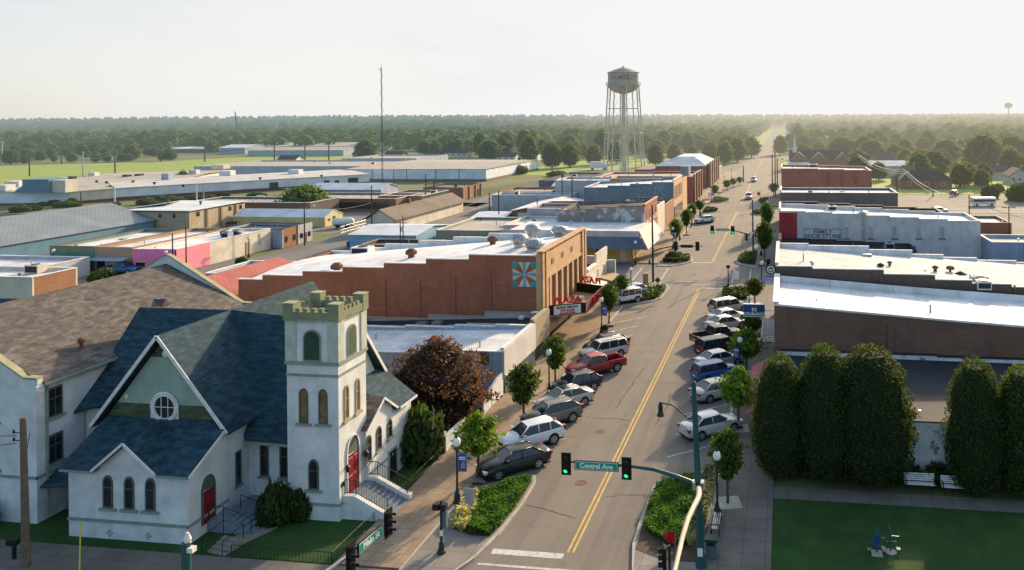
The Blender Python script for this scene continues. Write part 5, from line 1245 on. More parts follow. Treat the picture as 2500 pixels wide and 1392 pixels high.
# hanging round clock-like sign and blue insurance sign
SG=thing('round_sign','dark ringed round white hanging sign on a shop bracket','sign',(XR-1.0,78.0,5))
xs,zs=onY(1882,658,80.0); 
b=MB(); b.disc((xs,80.05,zs),(0,-1,0),.52,.12,28); b.build('ring',M['black'],SG)
b=MB(); b.disc((xs,79.92,zs),(0,-1,0),.40,.012,28); b.build('face',M['sign_white'],SG)
b=MB(); b.disc((xs,79.9,zs),(0,-1,0),.26,.012,20); b.build('emblem_ring',M['black'],SG)
b=MB(); b.prism([(xs-.22,79.88,zs-.02),(xs,79.88,zs-.2),(xs+.22,79.88,zs-.02),(xs+.1,79.88,zs+.12),(xs,79.88,zs+.02),(xs-.1,79.88,zs+.12)],(0,-.012,0)); b.build('emblem',M['sign_white'],SG)
b=MB(); b.box(xs-.55,XR,80.0,80.1,zs-.75,zs-.66); b.build('bracket',M['black'],SG); SG.location=(0,0,0) if False else SG.location
x0,z0=onY(1816,771,69.5); x1,z1=onY(1867,744,69.5)
IS=thing('insurance_sign','blue projecting insurance sign board with white emblem and lettering','sign',((x0+x1)/2,69.5,z0))
b=MB(); b.box(x0,x1,69.4,69.6,z0,z1); b.build('board',M['sign_blue'],IS)
b=MB()
for zz in (z0-.04,z1): b.box(x0-.03,x1+.03,69.38,69.62,zz,zz+.05)
b.box(x1,XR,69.46,69.54,(z0+z1)/2-.04,(z0+z1)/2+.04); b.build('frame',M['sign_white'],IS)
xm=(x0+x1)/2
text_mesh('lettering','INSURANCE',M['sign_white'],.36,lambda x,y,d:(xm+x,69.4-d,z0+.2+y),IS,.012,bold=.012)
b=MB(); b.prism([(xm-.22,69.395,z0+.75),(xm-.2,69.395,z0+.45),(xm+.2,69.395,z0+.45),(xm+.22,69.395,z0+.75)],(0,-.012,0)); b.build('emblem',M['sign_white'],IS)
b=MB(); b.prism([(xm-.1,69.38,z0+.7),(xm+.12,69.38,z0+.7),(xm+.12,69.38,z0+.62),(xm-.02,69.38,z0+.62),(xm+.1,69.38,z0+.5),(xm-.06,69.38,z0+.5)],(0,-.01,0)); b.prism([(xm-.2,69.392,z0+.8),(xm+.2,69.392,z0+.8),(xm+.1,69.392,z0+.88),(xm-.1,69.392,z0+.88)],(0,-.012,0)); b.build('emblem_mark',M['sign_red'],IS)
# brown brick with stepped roof
st=[(XR,8.05),(2.6,7.85),(9.4,7.45),(14.2,7.0),(17.6,6.7),(21.2,6.45),(25.4,6.25)]
E3=flat('brick_store','dark brown brick store with stepped parapet and wide cream roof',XR,31.5,77.7,91.5,M['darkbrick'],M['creamroof'],M['whiteroof'],st,frontm=M['buff'],front=8.3,par=.35)
b=MB()
for i in range(len(st)):
    x0=st[i][0]; x1=st[i+1][0] if i+1<len(st) else 31.5; b.box(x0,x1,91.1,91.24,st[i][1]-.9,st[i][1])
b.pieces('white_flashing',M['whiteroof'],E3)
b=MB(); b.box(25.4,28.8,77.6,77.7,3,6.2); b.build('painted_panel',mat('dusty_pink_wall',(.36,.14,.15),'patchy'),E3)
b=MB(); b.box(28.82,31.5,77.6,77.7,3,5.9); b.build('concrete_panel',M['greybrick'],E3)
b=MB(); b.box(8.9,9.4,77.55,77.7,3,7.3); b.build('buttress',M['darkbrick'],E3); vent(E3,21.4,77.5,5.4,.07,1.2,M['rust'])
for (u,v,w_,h_) in ((2390,690,1.5,.9),(2400,700,1.3,.8)): x,y=G(u,v,6.4); rooftop_unit(E3,x,y,6.2,w_,w_,h_,M['cream'])
x,y=G(2320,668,6.5); b=MB(); b.lathe([(.5,0),(.5,.12),(.12,.15),(.12,.6),(.42,.65),(.42,.9),(.2,1.0)],(x,y,6.3),12); b.build('roof_vent',M['rust'],E3)
x,y=G(2345,676,6.4); vent(E3,x,y,6.2,.35,.2,M['greyroof']); x,y=G(2150,653,7); vent(E3,x,y,6.8,.2,.35,M['greyroof']); x,y=G(2258,668,6.6); vent(E3,x,y,6.5,.12,.25,M['greyroof'])
flat('rear_store','low brick lean-to store behind the stepped brown brick store',32.0,46,79,92,M['greybrick'],M['whiteroof'],M['white_trim'],5.0)
# second block east: dark parapets, then the white side wall with old lettering
E4=flat('low_shop','low shop with black stepped parapets in front of the white lettered wall',XR,19.5,121.2,127.6,M['darkbrick'],M['greyroof'],M['greyroof'],[(XR,2.95),(4,2.8),(8,2.65),(12,2.5),(16,2.35)],frontm=M['tanbrick'],front=3.6,par=.3)
b=MB(); b.box(XR-.1,XR+.35,121.2,127.6,3.6,3.9); b.build('cornice',M['buff'],E4)
E5=flat('lettered_building','white painted building with red corner and faded shoe store lettering',XR,30.3,127.8,138.4,M['wbrick2'],M['whiteroof'],M['whiteroof'],[(XR,7.35),(3.2,7.2),(7.5,7.0),(12,6.75),(16.5,6.5),(21,6.25),(25.4,6.0)],frontm=M['cream'],front=7.7)
x1,_=onY(1946,560,127.8); b=MB(); b.box(XR-.02,x1,127.72,127.8,.5,7.15); b.build('red_panel',mat('red_corner_paint',(.36,.045,.05),'paintbrick',(.3,.04,.04)),E5)
x0,z0=onY(1962,584,127.8); x1,z1=onY(2055,559,127.8)
b=MB()
for (a0,a1,c0,c1) in ((x0,x1,z0,z0+.09),(x0,x1,z1-.09,z1),(x0,x0+.09,z0,z1),(x1-.09,x1,z0,z1)): b.box(a0,a1,127.775,127.795,c0,c1)
b.build('painted_border',mat('faded_black_paint',(.10,.105,.11),'patchy',(.4,.4,.4),scale=2),E5)
xm=(x0+x1)/2
for t_,zz,sz in (('FAMILY',z1-.5,.85),('SHOE STORE',z0+.5,.92)):
    text_mesh('painted_lettering',t_,MATS['faded_black_paint'],sz,lambda x,y,d,zz=zz:(xm+x,127.79-d,zz+y),E5,.012,bold=.02,sx=1.08)
for u in (2067,2126,2184,2243,2300):
    x,za=onY(u,582,127.8); _,zb=onY(u,552,127.8); window(E5,PY(127.8),x,.95,za,zb,'flat',frame=M['wbrick2'],pane=M['greywall'],fw=.14,bars=0,sillm=M['greyroof'],sw=.02,name='bricked_window')
b=MB(); x,zz=onY(2231,605,127.8); b.disc((x,127.8,zz),(0,-1,0),.25,.06,14); b.build('vent_hole',M['black'],E5)
b=MB(); x,_=onY(2108,560,127.8); b.box(x-.25,x+.25,127.7,127.8,2.0,6.9); b.build('flue',M['galv'],E5); vent(E5,x,128.4,6.4,.4,.5,M['galv'])
flat('rear_shed','white ribbed metal lean-to at the rear of the lettered building',30.6,40.5,122.4,130,M['metalbluegrey'],M['tanroof'],M['white_trim'],3.6)
E6=flat('roofless_shop','roofless brick ruin with broken walls and rubble',XR,27.5,139,149,M['darkbrick'],M['rust'],M['tanbrick'],[(XR,6.6),(6,6.3),(12,6.0),(18,5.7),(24,5.5)],par=2.2,frontm=M['white_trim'],front=6.2)
r2=random.Random(3); b=MB()
for i in range(150):
    x=r2.uniform(0,28); y=139.3+r2.random()*9.2; z_=3.4-.06*x+r2.random()*.5; s_=.25+r2.random()*.55
    b.prism([(x-s_,y-s_*.4,z_),(x+s_,y-s_*.3,z_+r2.uniform(-.3,.3)),(x+s_*.8,y+s_*.5,z_+r2.uniform(-.2,.3)),(x-s_,y+s_*.4,z_)],(0,0,.2))
tag(b.build('rubble',M['greybrick'],E6),kind='stuff')
flat('rear_store','small flat pale roofed store behind the roofless ruin',29,41,150,160,M['orangebrick'],M['whiteroof'],M['tanbrick'],2.8)
E7=flat('brick_store','long low grey brick store with smooth white roof and one dark window',XR,22.4,161.2,172,M['greybrick'],M['whiteroof'],M['whiteroof'],7.1,frontm=M['tanbrick'],front=7.5)
x,_=onY(2044,490,161.2); b=MB(); b.box(x-1.3,x+1.3,161.13,161.2,3.0,4.6); b.build('window',M['dark_glass'],E7)
E8=flat('brick_store','bright red brick store with white coping further up the avenue',XR,23.2,216,232,M['brickred_wall'],M['whiteroof2'],M['white_trim'],[(XR,8.3),(9,8.1),(16,7.9),(22,7.7)],frontm=M['redpaint'],front=8.6)
for u in (2022,2055,2088): x,za=onY(u,440,216); window(E8,PY(216),x,1.0,za-1.2,za+2.2,'flat',frame=M['redpaint'],pane=M['redpaint'],bars=0,sill=False,name='bricked_window')
rooftop_unit(E8,8,226,8.0,2.6,2,.9,M['white_trim'])
# houses and church to the north east
CHU=gabled('brick_chapel','low brick chapel with dark roof, cross gables and slim white spire',2,26,330,344,4.0,8.0,'x',M['brownbrick'],M['greyroof'],cat='church')
b=MB()
for xx in (6,14,24): b.prism([(xx-4,327,4),(xx+4,327,4),(xx,327,7.4)],(0,10,0))
b.pieces('cross_gable',M['brownbrick'],CHU)
b=MB(); b.lathe([(.9,0),(.9,2),(.55,2.2),(.04,8)],(4.2,333,7.2),6); b.build('spire',M['white_trim'],CHU)
b=MB(); b.box(1,10,322,327,0,3.4); b.build('porch',M['whiteroof'],CHU)
Yh=650.; xa,_=onY(1917,345,Yh); xb,_=onY(1984,345,Yh); xt,_=onY(1950,330,Yh)
CH2=gabled('hall_with_steeple','distant long pale hall with small pointed steeple among hazy trees',xa,xb,Yh,Yh+18,5.5,8.6,'x',M['greybrick'],M['whiteroof2'],cat='hall')
b=MB(); b.box(xt-1.8,xt+1.8,Yh-3,Yh,0,11); b.build('steeple_tower',M['cream'],CH2); b=MB(); b.add([(xt-2.1,Yh-3.4,11),(xt+2.1,Yh-3.4,11),(xt+2.1,Yh+.4,11),(xt-2.1,Yh+.4,11),(xt,Yh-1.5,17)],[[0,1,4],[1,2,4],[2,3,4],[3,0,4]]); b.build('steeple',M['greyroof'],CH2)
def house(label,u,vb,w_,d,he,hr,wm,rm,axis='x',hip=0,chim=True):
    x,y=G(u,vb); o=gabled('house',label,x-w_/2,x+w_/2,y,y+d,he,hr,axis,M[wm],M[rm],over=.5,hipped=hip,cat='house')
    P=PY(y)
    for i in range(3): window(o,P,x-w_/2+w_*(i+.5)/3,1.1,1.0,2.3,'flat',frame=M['white_trim'],sill=False)
    if chim: b=MB(); b.box(x+w_*.2,x+w_*.2+.8,y+d*.45,y+d*.45+.8,he,hr+.8); b.build('chimney',M['orangebrick'],o)
    return o
house('brown brick house with long dark hipped roof behind the car park',2262,462,15,9,2.8,5.6,'brownbrick','greyroof',hip=4)
house('brick house with pale grey hipped roof beside the wires',2220,455,9,9,3,6.4,'brownbrick','brownroof',hip=3.5)
house('long white single storey house at the east edge',2425,437,10,7,2.5,4.2,'greywall','greyroof')
house('small white gabled cottage at the far east edge',2490,450,6,8,2.6,5.0,'greywall','greyroof','y')
house('grey roofed house half hidden under big trees',2290,418,16,9,2.8,5.2,'brownbrick','greyroof',hip=3)
house('small dark brick house with white gable near the chapel',2165,405,14,8,2.8,5,'greybrick','greyroof')
gabled('open_shed','long shed with bright white roof behind the red brick store',24,50,296,308,3.8,5.4,'x',M['greywall'],M['whiteroof'])
flat('rear_store','brick corner store with flat white roof at the east edge',66,40,104,122,M['darkbrick'],M['whiteroof'],M['tanbrick'],[(66,4.6),(58,4.5)])
for i,(u,v) in enumerate(((1290,392),(1120,385),(1060,392),(960,390),(700,402),(1235,395),(880,388))):
    house(['small grey house under the trees past the cream warehouse','white trimmed cottage left of the water tower trees','pale cottage among bushes behind the warehouse','low brown house near the dark cedar','tiny far farmhouse by the bright field','pale garage like house near the tree line','low pale house just right of the radio mast base'][i],u,v,10,7,2.6,4.6,['white_trim','cream','greywall','brownbrick','white_trim','cream','greywall'][i],'greyroof',chim=False)
# ---------------------------------------------------------------- foliage
def leafmesh(name,n,size,prof,H,Rr,mats,seed=0,lump=.18,z0=0.,core=.72,inner=.45,asp=1.0,up=.25,flat_=False,gaps=0.0):
    """crown of many small leaf faces spread through an uneven volume, round a dark inner mass"""
    rg=np.random.default_rng(seed)
    ph=rg.uniform(0,6.28,(6,)); fr=rg.integers(2,6,(6,))
    def R_of(zf,a):
        base=np.interp(zf,[p[0] for p in prof],[p[1] for p in prof])*Rr
        l=np.zeros_like(zf)
        for i in range(6): l+=np.sin(fr[i]*a+ph[i]+(i+2)*2.1*zf*(H/max(Rr,.1)))/2.6
        return base*(1+lump*l)
    k=int(n*2.2)
    zf=rg.uniform(0,1,k); a=rg.uniform(0,2*math.pi,k)
    rad=np.interp(zf,[p[0] for p in prof],[p[1] for p in prof])
    keep=rg.uniform(0,1,k)<(rad/rad.max())**1.0*.9+.1; zf,a=zf[keep],a[keep]
    if gaps>0:
        gsel=(np.sin(3*a+ph[0]+9*zf)+np.sin(5*a-ph[1]+13*zf)+np.sin(2*a+ph[2]-17*zf))/3
        kk=gsel>-1+2*gaps*.8; zf,a=zf[kk],a[kk]
    zf,a=zf[:n],a[:n]; n=len(zf)
    rr=R_of(zf,a)*(rg.uniform(0,1,n)**inner)
    c=np.stack([rr*np.cos(a),rr*np.sin(a),z0+zf*H],1)
    c[:,2]+=rg.normal(0,size*.8,n)
    out=np.stack([np.cos(a),np.sin(a),(zf-.45)*1.6],1)
    nr=out*.8+rg.normal(0,.75,(n,3))+np.array([0,0,up]); nr/=np.linalg.norm(nr,axis=1)[:,None]
    t=np.cross(nr,rg.normal(0,1,(n,3))); t/=np.linalg.norm(t,axis=1)[:,None]; b=np.cross(nr,t)
    s=(size*rg.uniform(.55,1.35,n))[:,None]
    q=np.stack([c-t*s*asp,c-b*s*.55+t*s*.1,c+t*s*asp,c+b*s*.55-t*s*.1],1).reshape(-1,3)
    V=q; F=np.arange(4*n).reshape(-1,4)
    mi=np.zeros(n,int); VV=[V]; FF=[f.tolist() for f in F]; MI=[0]*n
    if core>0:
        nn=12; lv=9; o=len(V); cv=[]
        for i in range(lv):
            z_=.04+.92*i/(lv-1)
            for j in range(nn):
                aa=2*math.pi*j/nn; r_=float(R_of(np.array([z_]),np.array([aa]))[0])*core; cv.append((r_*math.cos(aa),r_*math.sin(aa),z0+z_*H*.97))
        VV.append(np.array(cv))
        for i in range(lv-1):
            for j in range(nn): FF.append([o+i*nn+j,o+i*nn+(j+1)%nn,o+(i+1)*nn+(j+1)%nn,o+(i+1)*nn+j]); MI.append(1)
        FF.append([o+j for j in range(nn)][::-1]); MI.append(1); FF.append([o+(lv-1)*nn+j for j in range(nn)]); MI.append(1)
    me=bpy.data.meshes.new(name); me.from_pydata(np.concatenate(VV).tolist(),[],FF)
    for m in mats: me.materials.append(m)
    me.polygons.foreach_set('material_index',MI); me.update(); return me
def trunkmesh(name,h,r,limbs=4,spread=.5,lh=.8,seed=0,m=None):
    rg=random.Random(seed); b=MB(); b.tube([(0,0,-.05),(0,0,h*.12),(.02,.01,h*.6),(0,.02,h)],[r*1.35,r,r*.85,r*.7],8)
    for i in range(limbs):
        a=6.283*i/limbs+rg.uniform(-.4,.4); s=spread*rg.uniform(.7,1.2)
        b.tube([(0,0,h*.85),(s*.4*math.cos(a),s*.4*math.sin(a),h+lh*.4),(s*math.cos(a),s*math.sin(a),h+lh)],[r*.6,r*.4,r*.15],6)
    me=bpy.data.meshes.new(name); me.from_pydata(b.v,[],b.f); me.materials.append(m or M['bark']); me.update(); return me
def mob(name,me,parent=None):
    o=bpy.data.objects.new(name,me); C.objects.link(o)
    if parent is not None: o.parent=parent
    return o
def tree(label,x,y,crown,trunk,s=(1,1,1),rz=0,group=None,z=0,name='tree',cat='tree'):
    o=thing(name,label,cat,(x,y,z),rz,group); o.scale=s
    if trunk is not None: mob('trunk',trunk,o)
    mob('crown',crown,o); return o
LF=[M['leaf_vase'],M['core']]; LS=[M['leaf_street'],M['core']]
vase=[(0,.18),(.12,.55),(.35,.86),(.6,1),(.82,.86),(.95,.5),(1,.2)]
V1=[leafmesh('vase_crown',1900,.125,vase,2.5,1.08,LF,sd,.24,1.35,.6,.42,1.0,.25,False,.3) for sd in (1,2,3)]
V2=[leafmesh('loose_crown',1300,.16,[(0,.3),(.2,.8),(.45,1),(.75,.8),(1,.25)],2.1,1.35,LS,sd,.32,1.5,.38,.65,1.2,.25,False,.45) for sd in (4,5)]
TK=trunkmesh('street_trunk',1.75,.09,5,.45,.9,1)
def street(u,vb,vt,wpx,label,kind='v',i=0,grate=True,side='walk',name='street_tree'):
    x,y=G(u,vb,.13); h=hgt(u,vb,vt,.13)-.13; fw=-x*SY+y*CY; wd=wpx/FP*fw
    me=(V1[i%3] if kind=='v' else V2[i%2]); H0=3.9 if kind=='v' else 3.65; W0=2.25 if kind=='v' else 2.9
    sz=h/H0; sx=wd/W0
    o=thing(name,label,'tree',(x,y,.13),i*1.7); o.scale=(sx,sx,sz)
    mob('trunk',TK,o); mob('crown',me,o)
    if grate:
        b=MB(); b.box(-.75/sx,.75/sx,-.75/sx,.75/sx,.004,.02); b.build('tree_grate',M['kerb'] if side=='e' else M['greybrick'],o,local=True)
    return o
street(1167,1165,1013,125,'light airy young tree behind the black sedan, beside the nearest banner lamp','l',0)
street(1279,1033,890,86,'full round street tree by the white corner wall of the ribbed metal shop','v',1)
street(1356,940,822,62,'street tree in front of the ribbed tan shop front','v',2)
street(1487,790,694,50,'street tree beyond the theatre marquee, nearest the white off-roader','v',0)
street(1518,738,672,42,'smaller street tree behind the white off-roader, by the cream shop','v',1)
street(1777,1228,1050,88,'round street tree behind the lamp post at the east corner bed','v',2,side='e')
street(1803,1046,900,98,'loose street tree between the grey and silver sedans on the east side','l',1,side='e')
street(1822,912,806,98,'spreading street tree in front of the dusty red awning','l',0,side='e')
street(1838,830,762,62,'street tree just under the blue insurance sign','v',0,side='e')
street(1843,742,680,52,'rounded street tree at the far end of the first east block','v',1,side='e')
street(1867,640,542,46,'tall street tree at the start of the second east block','v',2,side='e')
street(1873,575,495,36,'street tree midway along the second east block','v',0,side='e')
street(1889,478,448,28,'small street tree near the red brick store, east side','v',1,side='e')
street(1650,603,535,34,'first street tree past the corner with the slate canopy','v',0)
street(1676,572,512,30,'second street tree past the corner with the slate canopy','v',1)
street(1690,545,498,26,'street tree with a blue banner lamp before the white car','v',2)
street(1708,525,488,26,'street tree by the pale stone shop front','v',0)
street(1745,482,452,22,'street tree outside the red brick block','v',1)
street(1775,465,440,22,'street tree outside the ivy screen building','v',2)
street(1790,458,436,20,'small yellowish street tree before the hip roofed hall','v',0)
street(1806,452,432,18,'last small street tree by the hip roofed hall corner','v',1)
# purple-leaved tree in the church yard
x,y=G(1060,1046); fw=-x*SY+y*CY
cop=leafmesh('copper_crown',8500,.125,[(0,.5),(.15,.86),(.35,1),(.6,.9),(.8,.6),(.93,.32),(1,.1)],6.3,3.75,[M['leaf_copper'],M['core_copper']],11,.20,.3,.74,.4,1.0,.35)
tree('big copper leaved tree between the church and the blue-grey shop',x,y+.6,cop,trunkmesh('copper_trunk',1.6,.28,6,1.6,2.2,3),(1.12,1.05,1.0),name='copper_tree')
# round shrubs by the church
bushm=[leafmesh('shrub_crown',1700,.12,[(0,.75),(.3,1),(.6,.95),(.85,.62),(1,.2)],1.,1.,[M['leaf_shrub'],M['core']],sd,.12,0,.8,.28) for sd in (21,22,23)]
def shrub(label,x,y,w_,h,i=0,name='shrub',z=0): 
    o=mob(name,bushm[i%3]); o.location=(x,y,z); o.scale=(w_/2,w_/2,h); o.rotation_euler=(0,0,i*2.1); return tag(o,label,'shrub')
x,y=G(1025,1122); shrub('big rounded evergreen shrub at the end of the church lawn',x,y,3.1,3.2,0)
x,y=G(672,1275); shrub('round dark shrub left of the church tower base',x,y,2.0,2.0,1)
x,y=G(738,1262); shrub('round dark shrub against the church tower front',x,y,1.75,1.7,2)
# tall clipped hornbeams in the park
colp=[(0,.5),(.06,.78),(.22,1),(.45,1),(.66,.9),(.82,.74),(.92,.52),(.98,.28),(1,.12)]
CL=[leafmesh('hornbeam_crown',9000,.105,colp,1.0*8,1.0*2.6,[M['leaf_column'],M['core']],sd,.075,.2,.86,.16,1.0,.3) for sd in (31,32,33)]
CT=trunkmesh('hornbeam_trunk',.7,.22,4,.6,1.0,5)
for (u,vb,vt,wp,lab) in ((1905,1180,872,152,'first tall clipped hornbeam at the pavement end of the park row'),(2018,1190,848,172,'second tall clipped hornbeam, between the first and the widest'),(2132,1196,850,232,'widest tall clipped hornbeam left of the peeling white wall'),(2395,1222,882,172,'tall clipped hornbeam right of the peeling white wall'),(2515,1226,900,180,'last tall clipped hornbeam at the east picture edge')):
    x,y=G(u,vb,.1); fw=-x*SY+y*CY; h=(vb-vt)/FP*fw*.955; wd=wp/FP*fw*.94; i=u%3
    o=thing('hornbeam',lab,'tree',(x,y+1.2,.1),i*1.3); fw2=fw+1.2; s_=wd/5.2*fw2/fw; o.scale=(s_,s_*.92,h/8.2*fw2/fw); mob('trunk',CT,o); mob('crown',CL[i],o)
# low hedge planting under the hornbeams
def scatter_bed(name,poly,n,size,hmin,hmax,mats,label,seed,z=.15,kind='stuff',asp=1.3):
    rg=np.random.default_rng(seed); P=np.array(poly); mn,mx_=P.min(0),P.max(0)
    pts=[]
    def inside(x,y):
        c=False; j=len(P)-1
        for i in range(len(P)):
            if (P[i][1]>y)!=(P[j][1]>y) and x<(P[j][0]-P[i][0])*(y-P[i][1])/(P[j][1]-P[i][1])+P[i][0]: c=not c
            j=i
        return c
    while len(pts)<n:
        x=rg.uniform(mn[0],mx_[0]); y=rg.uniform(mn[1],mx_[1])
        if inside(x,y): pts.append((x,y))
    pts=np.array(pts); hh=hmin+(hmax-hmin)*(.5+.5*np.sin(pts[:,0]*2.9+seed)*np.cos(pts[:,1]*2.3)); zz=z+hh*rg.uniform(0,1,n)**.6
    c=np.concatenate([pts,zz[:,None]],1); nr=rg.normal(0,.55,(n,3))+np.array([0,0,.75]); nr/=np.linalg.norm(nr,axis=1)[:,None]
    t=np.cross(nr,rg.normal(0,1,(n,3))); t/=np.linalg.norm(t,axis=1)[:,None]; b_=np.cross(nr,t); s=(size*rg.uniform(.6,1.4,n))[:,None]
    q=np.stack([c-t*s*asp,c-b_*s*.5,c+t*s*asp,c+b_*s*.5],1).reshape(-1,3)
    me=bpy.data.meshes.new(name); me.from_pydata(q.tolist(),[],np.arange(4*n).reshape(-1,4).tolist()); me.materials.append(mats); me.update()
    o=mob(name,me); return tag(o,label,'plants',kind=kind)
B=BEDS
scatter_bed('ground_cover',[(-17.4,40.8),(-16.2,40.7),(-15.95,42),(-15.9,45),(-16.0,47.2),(-16.4,47.4),(-18.4,45.2),(-18.2,43)],6200,.11,.2,.45,M['leaf_bed'],'bright green ground cover filling the west corner bed',1)
scatter_bed('flowers',[(-18.7,41.2),(-17.6,40.7),(-18.0,43.2),(-18.6,45.0),(-19.1,44.4)],900,.13,.25,.6,M['leaf_pale'],'pale yellow flowering plants along the west corner bed',2)
scatter_bed('ground_cover',[(-7.9,42.4),(-8.05,44),(-8.05,47.0),(-7.7,47.9),(-5.6,49.3),(-5.2,44),(-5.3,41.2),(-6.3,40.9)],6600,.11,.2,.45,M['leaf_bed'],'dark green ground cover filling the east corner bed',3)
scatter_bed('flowers',[(-5.3,42.0),(-4.6,42.0),(-4.55,49.6),(-5.2,49.4)],1900,.13,.4,.75,M['leaf_greygreen'],'grey-green flowering strip along the east corner bed',4)
for k_,lab in (('c','low green planting in the west bed before the second crossing'),('d','low green planting in the east bed before the second crossing'),('e','brownish planting in the west bed beyond the second crossing'),('f','planting in the east bed beyond the second crossing'),('g','planting in the west bed before the third crossing'),('h','planting in the west bed beyond the third crossing'),('i','planting in the east bed before the third crossing'),('j','planting in the east bed beyond the third crossing')):
    scatter_bed('ground_cover',B[k_],900,.2,.35,.8,M['leaf_shrub'],lab,ord(k_))
scatter_bed('hedge',[(-.6,49.6),(14,49.2),(14,50.9),(-.6,51.0)],3000,.16,.5,1.1,M['leaf_column'],'dark low planting at the foot of the park hornbeams',9,z=.1)
# single plants in the beds
def tuft(label,x,y,w_,h,m,n=160,seed=0,name='plant'):
    rg=random.Random(seed); b=MB()
    for i in range(n):
        a=rg.random()*6.283; l=rg.uniform(.5,1); r0=rg.random()*.15
        p=Vector((r0*math.cos(a),r0*math.sin(a),0)); q=Vector((w_/2*l*math.cos(a)*.7,w_/2*l*math.sin(a)*.7,h*rg.uniform(.6,1))); e=Vector((w_/2*l*math.cos(a),w_/2*l*math.sin(a),h*rg.uniform(.3,.7))); s=Vector((-math.sin(a),math.cos(a),0))*.025
        b.add([p-s,p+s,q+s,e,q-s],[[0,1,2,4],[4,2,3]])
    o=b.build(name,m,None); o.location=(x,y,.15); return tag(o,label,'plant')
x,y=G(1685,1335); tuft('spiky pale green grass tuft in the east corner bed',x,y,.9,.7,M['leaf_pale'],seed=1)
x,y=G(1690,1290); tuft('second smaller grass tuft near the teal signal pole',x,y,.7,.6,M['leaf_bed'],seed=2)
x,y=G(1641,635); shrub('rounded yellow-green bush in the bed by the corner shop',x,y,2.0,1.3,1)
x,y=G(1500,725); shrub('yellow-green bush by the signal cabinet',x,y,1.8,1.0,2)
# ---------------------------------------------------------------- trees of the town and the woods
WL=[M['leaf_wood'],M['core']]; LL=[M['leaf_lime'],M['core']]
rdp=[(0,.62),(.12,.92),(.36,1),(.6,.93),(.82,.66),(.94,.4),(1,.15)]
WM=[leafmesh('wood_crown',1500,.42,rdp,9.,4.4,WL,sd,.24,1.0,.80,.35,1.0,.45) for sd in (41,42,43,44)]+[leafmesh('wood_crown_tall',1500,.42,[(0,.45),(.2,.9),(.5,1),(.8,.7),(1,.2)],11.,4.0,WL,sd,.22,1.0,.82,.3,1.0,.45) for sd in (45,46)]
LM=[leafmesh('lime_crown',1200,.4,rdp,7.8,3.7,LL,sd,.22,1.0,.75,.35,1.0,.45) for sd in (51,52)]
TW=trunkmesh('wood_trunk',2.8,.3,5,1.6,2.4,7)
def big(label,u,vb,vt,wp,kind='w',i=0,group=None,name='tree'):
    x,y=G(u,vb); fw=-x*SY+y*CY; h=(vb-vt)/FP*fw; wd=wp/FP*fw
    me=WM[i%6] if kind=='w' else LM[i%2]; H0=(10.1 if i%6<4 else 12.1) if kind=='w' else 8.9; W0=(9.0 if i%6<4 else 8.2) if kind=='w' else 7.6
    o=thing(name,label,'tree',(x,y,0),i*1.9,group); s=wd/W0; o.scale=(s,s,h/H0); mob('trunk',TW,o); mob('crown',me,o); return o
cr=leafmesh('round_crown',2600,.42,[(0,.55),(.2,.95),(.45,1),(.7,.85),(.9,.5),(1,.15)],5.2,5.0,[M['leaf_vase'],M['core']],61,.2,1.3,.8,.3,1.0,.4)
x,y=G(746,520); tree('big dark spreading tree in front of the dark brick building',x,y,cr,TW,(1.1,1.1,1.0))
big('dark pointed cedar beside the radio mast',893,391,340,58,'w',4); big('low dark rounded tree right of the cedar warehouse',1037,378,342,40,'w',1)
big('small bright yellow-green bush on the factory roof edge',447,455,416,36,'l',0)
for i,(u,vb,vt,wp) in enumerate(((1195,392,340,62),(1228,388,333,50),(1292,398,330,48),(1348,411,348,56),(1392,408,350,50),(1450,402,352,48),(1505,400,345,52))):
    big(['tree left of the parkland pair, before the red roof','round tree beside the low houses left of the green','tall dark tree at the green by the big warehouse','round parkland tree on the green, nearest the warehouse','second parkland tree on the green','paler tree on the green left of the water tower','tree just left of the water tower legs'][i],u,vb,vt,wp,'l' if i==5 else 'w',i)
for i,(u,vb,vt,wp,k_) in enumerate(((1600,405,350,46,'w'),(1645,392,350,40,'l'),(1690,392,356,34,'l'),(1735,392,345,50,'w'),(1770,402,345,46,'w'),(1800,395,335,52,'w'),(1835,385,332,48,'w'),(1700,372,325,60,'w'),(1640,362,320,60,'w'))):
    big(['green tree right of the water tower legs','pale yellow-green tree behind the hip roofed hall','smaller pale tree behind the hip roofed hall','leafy tree over the hip roofed hall roof','tree beside the avenue past the hip roofed hall','tall avenue tree left of the far road','far avenue tree left of the road','high wooded tree behind the shops','rounded tree behind the pale ones'][i],u,vb,vt,wp,k_,i)
for i,(u,vb,vt,wp) in enumerate(((1905,378,330,40),(1960,388,350,46),(2000,382,345,44),(2060,392,332,96),(2130,398,340,70),(2250,415,365,84),(2345,458,398,58),(2185,398,352,60),(2145,440,395,50),(2400,420,325,110),(2470,405,330,90),(2310,400,340,80),(2030,372,352,50))):
    big(['leafy tree right of the far avenue','dark tree behind the chapel spire','low rounded tree behind the chapel','big dark tree above the chapel roof','tree with pale edge behind the chapel','large round tree beyond the car park','rounded dark tree by the long white house','bushy tree behind the bright shed roof','scruffy tree beside the red brick store','huge dark oak on the north east','big tree at the north east edge','broad tree behind the grey roofed house','pale tree between chapel and steeple hall'][i],u,vb,vt,wp,'w',i)
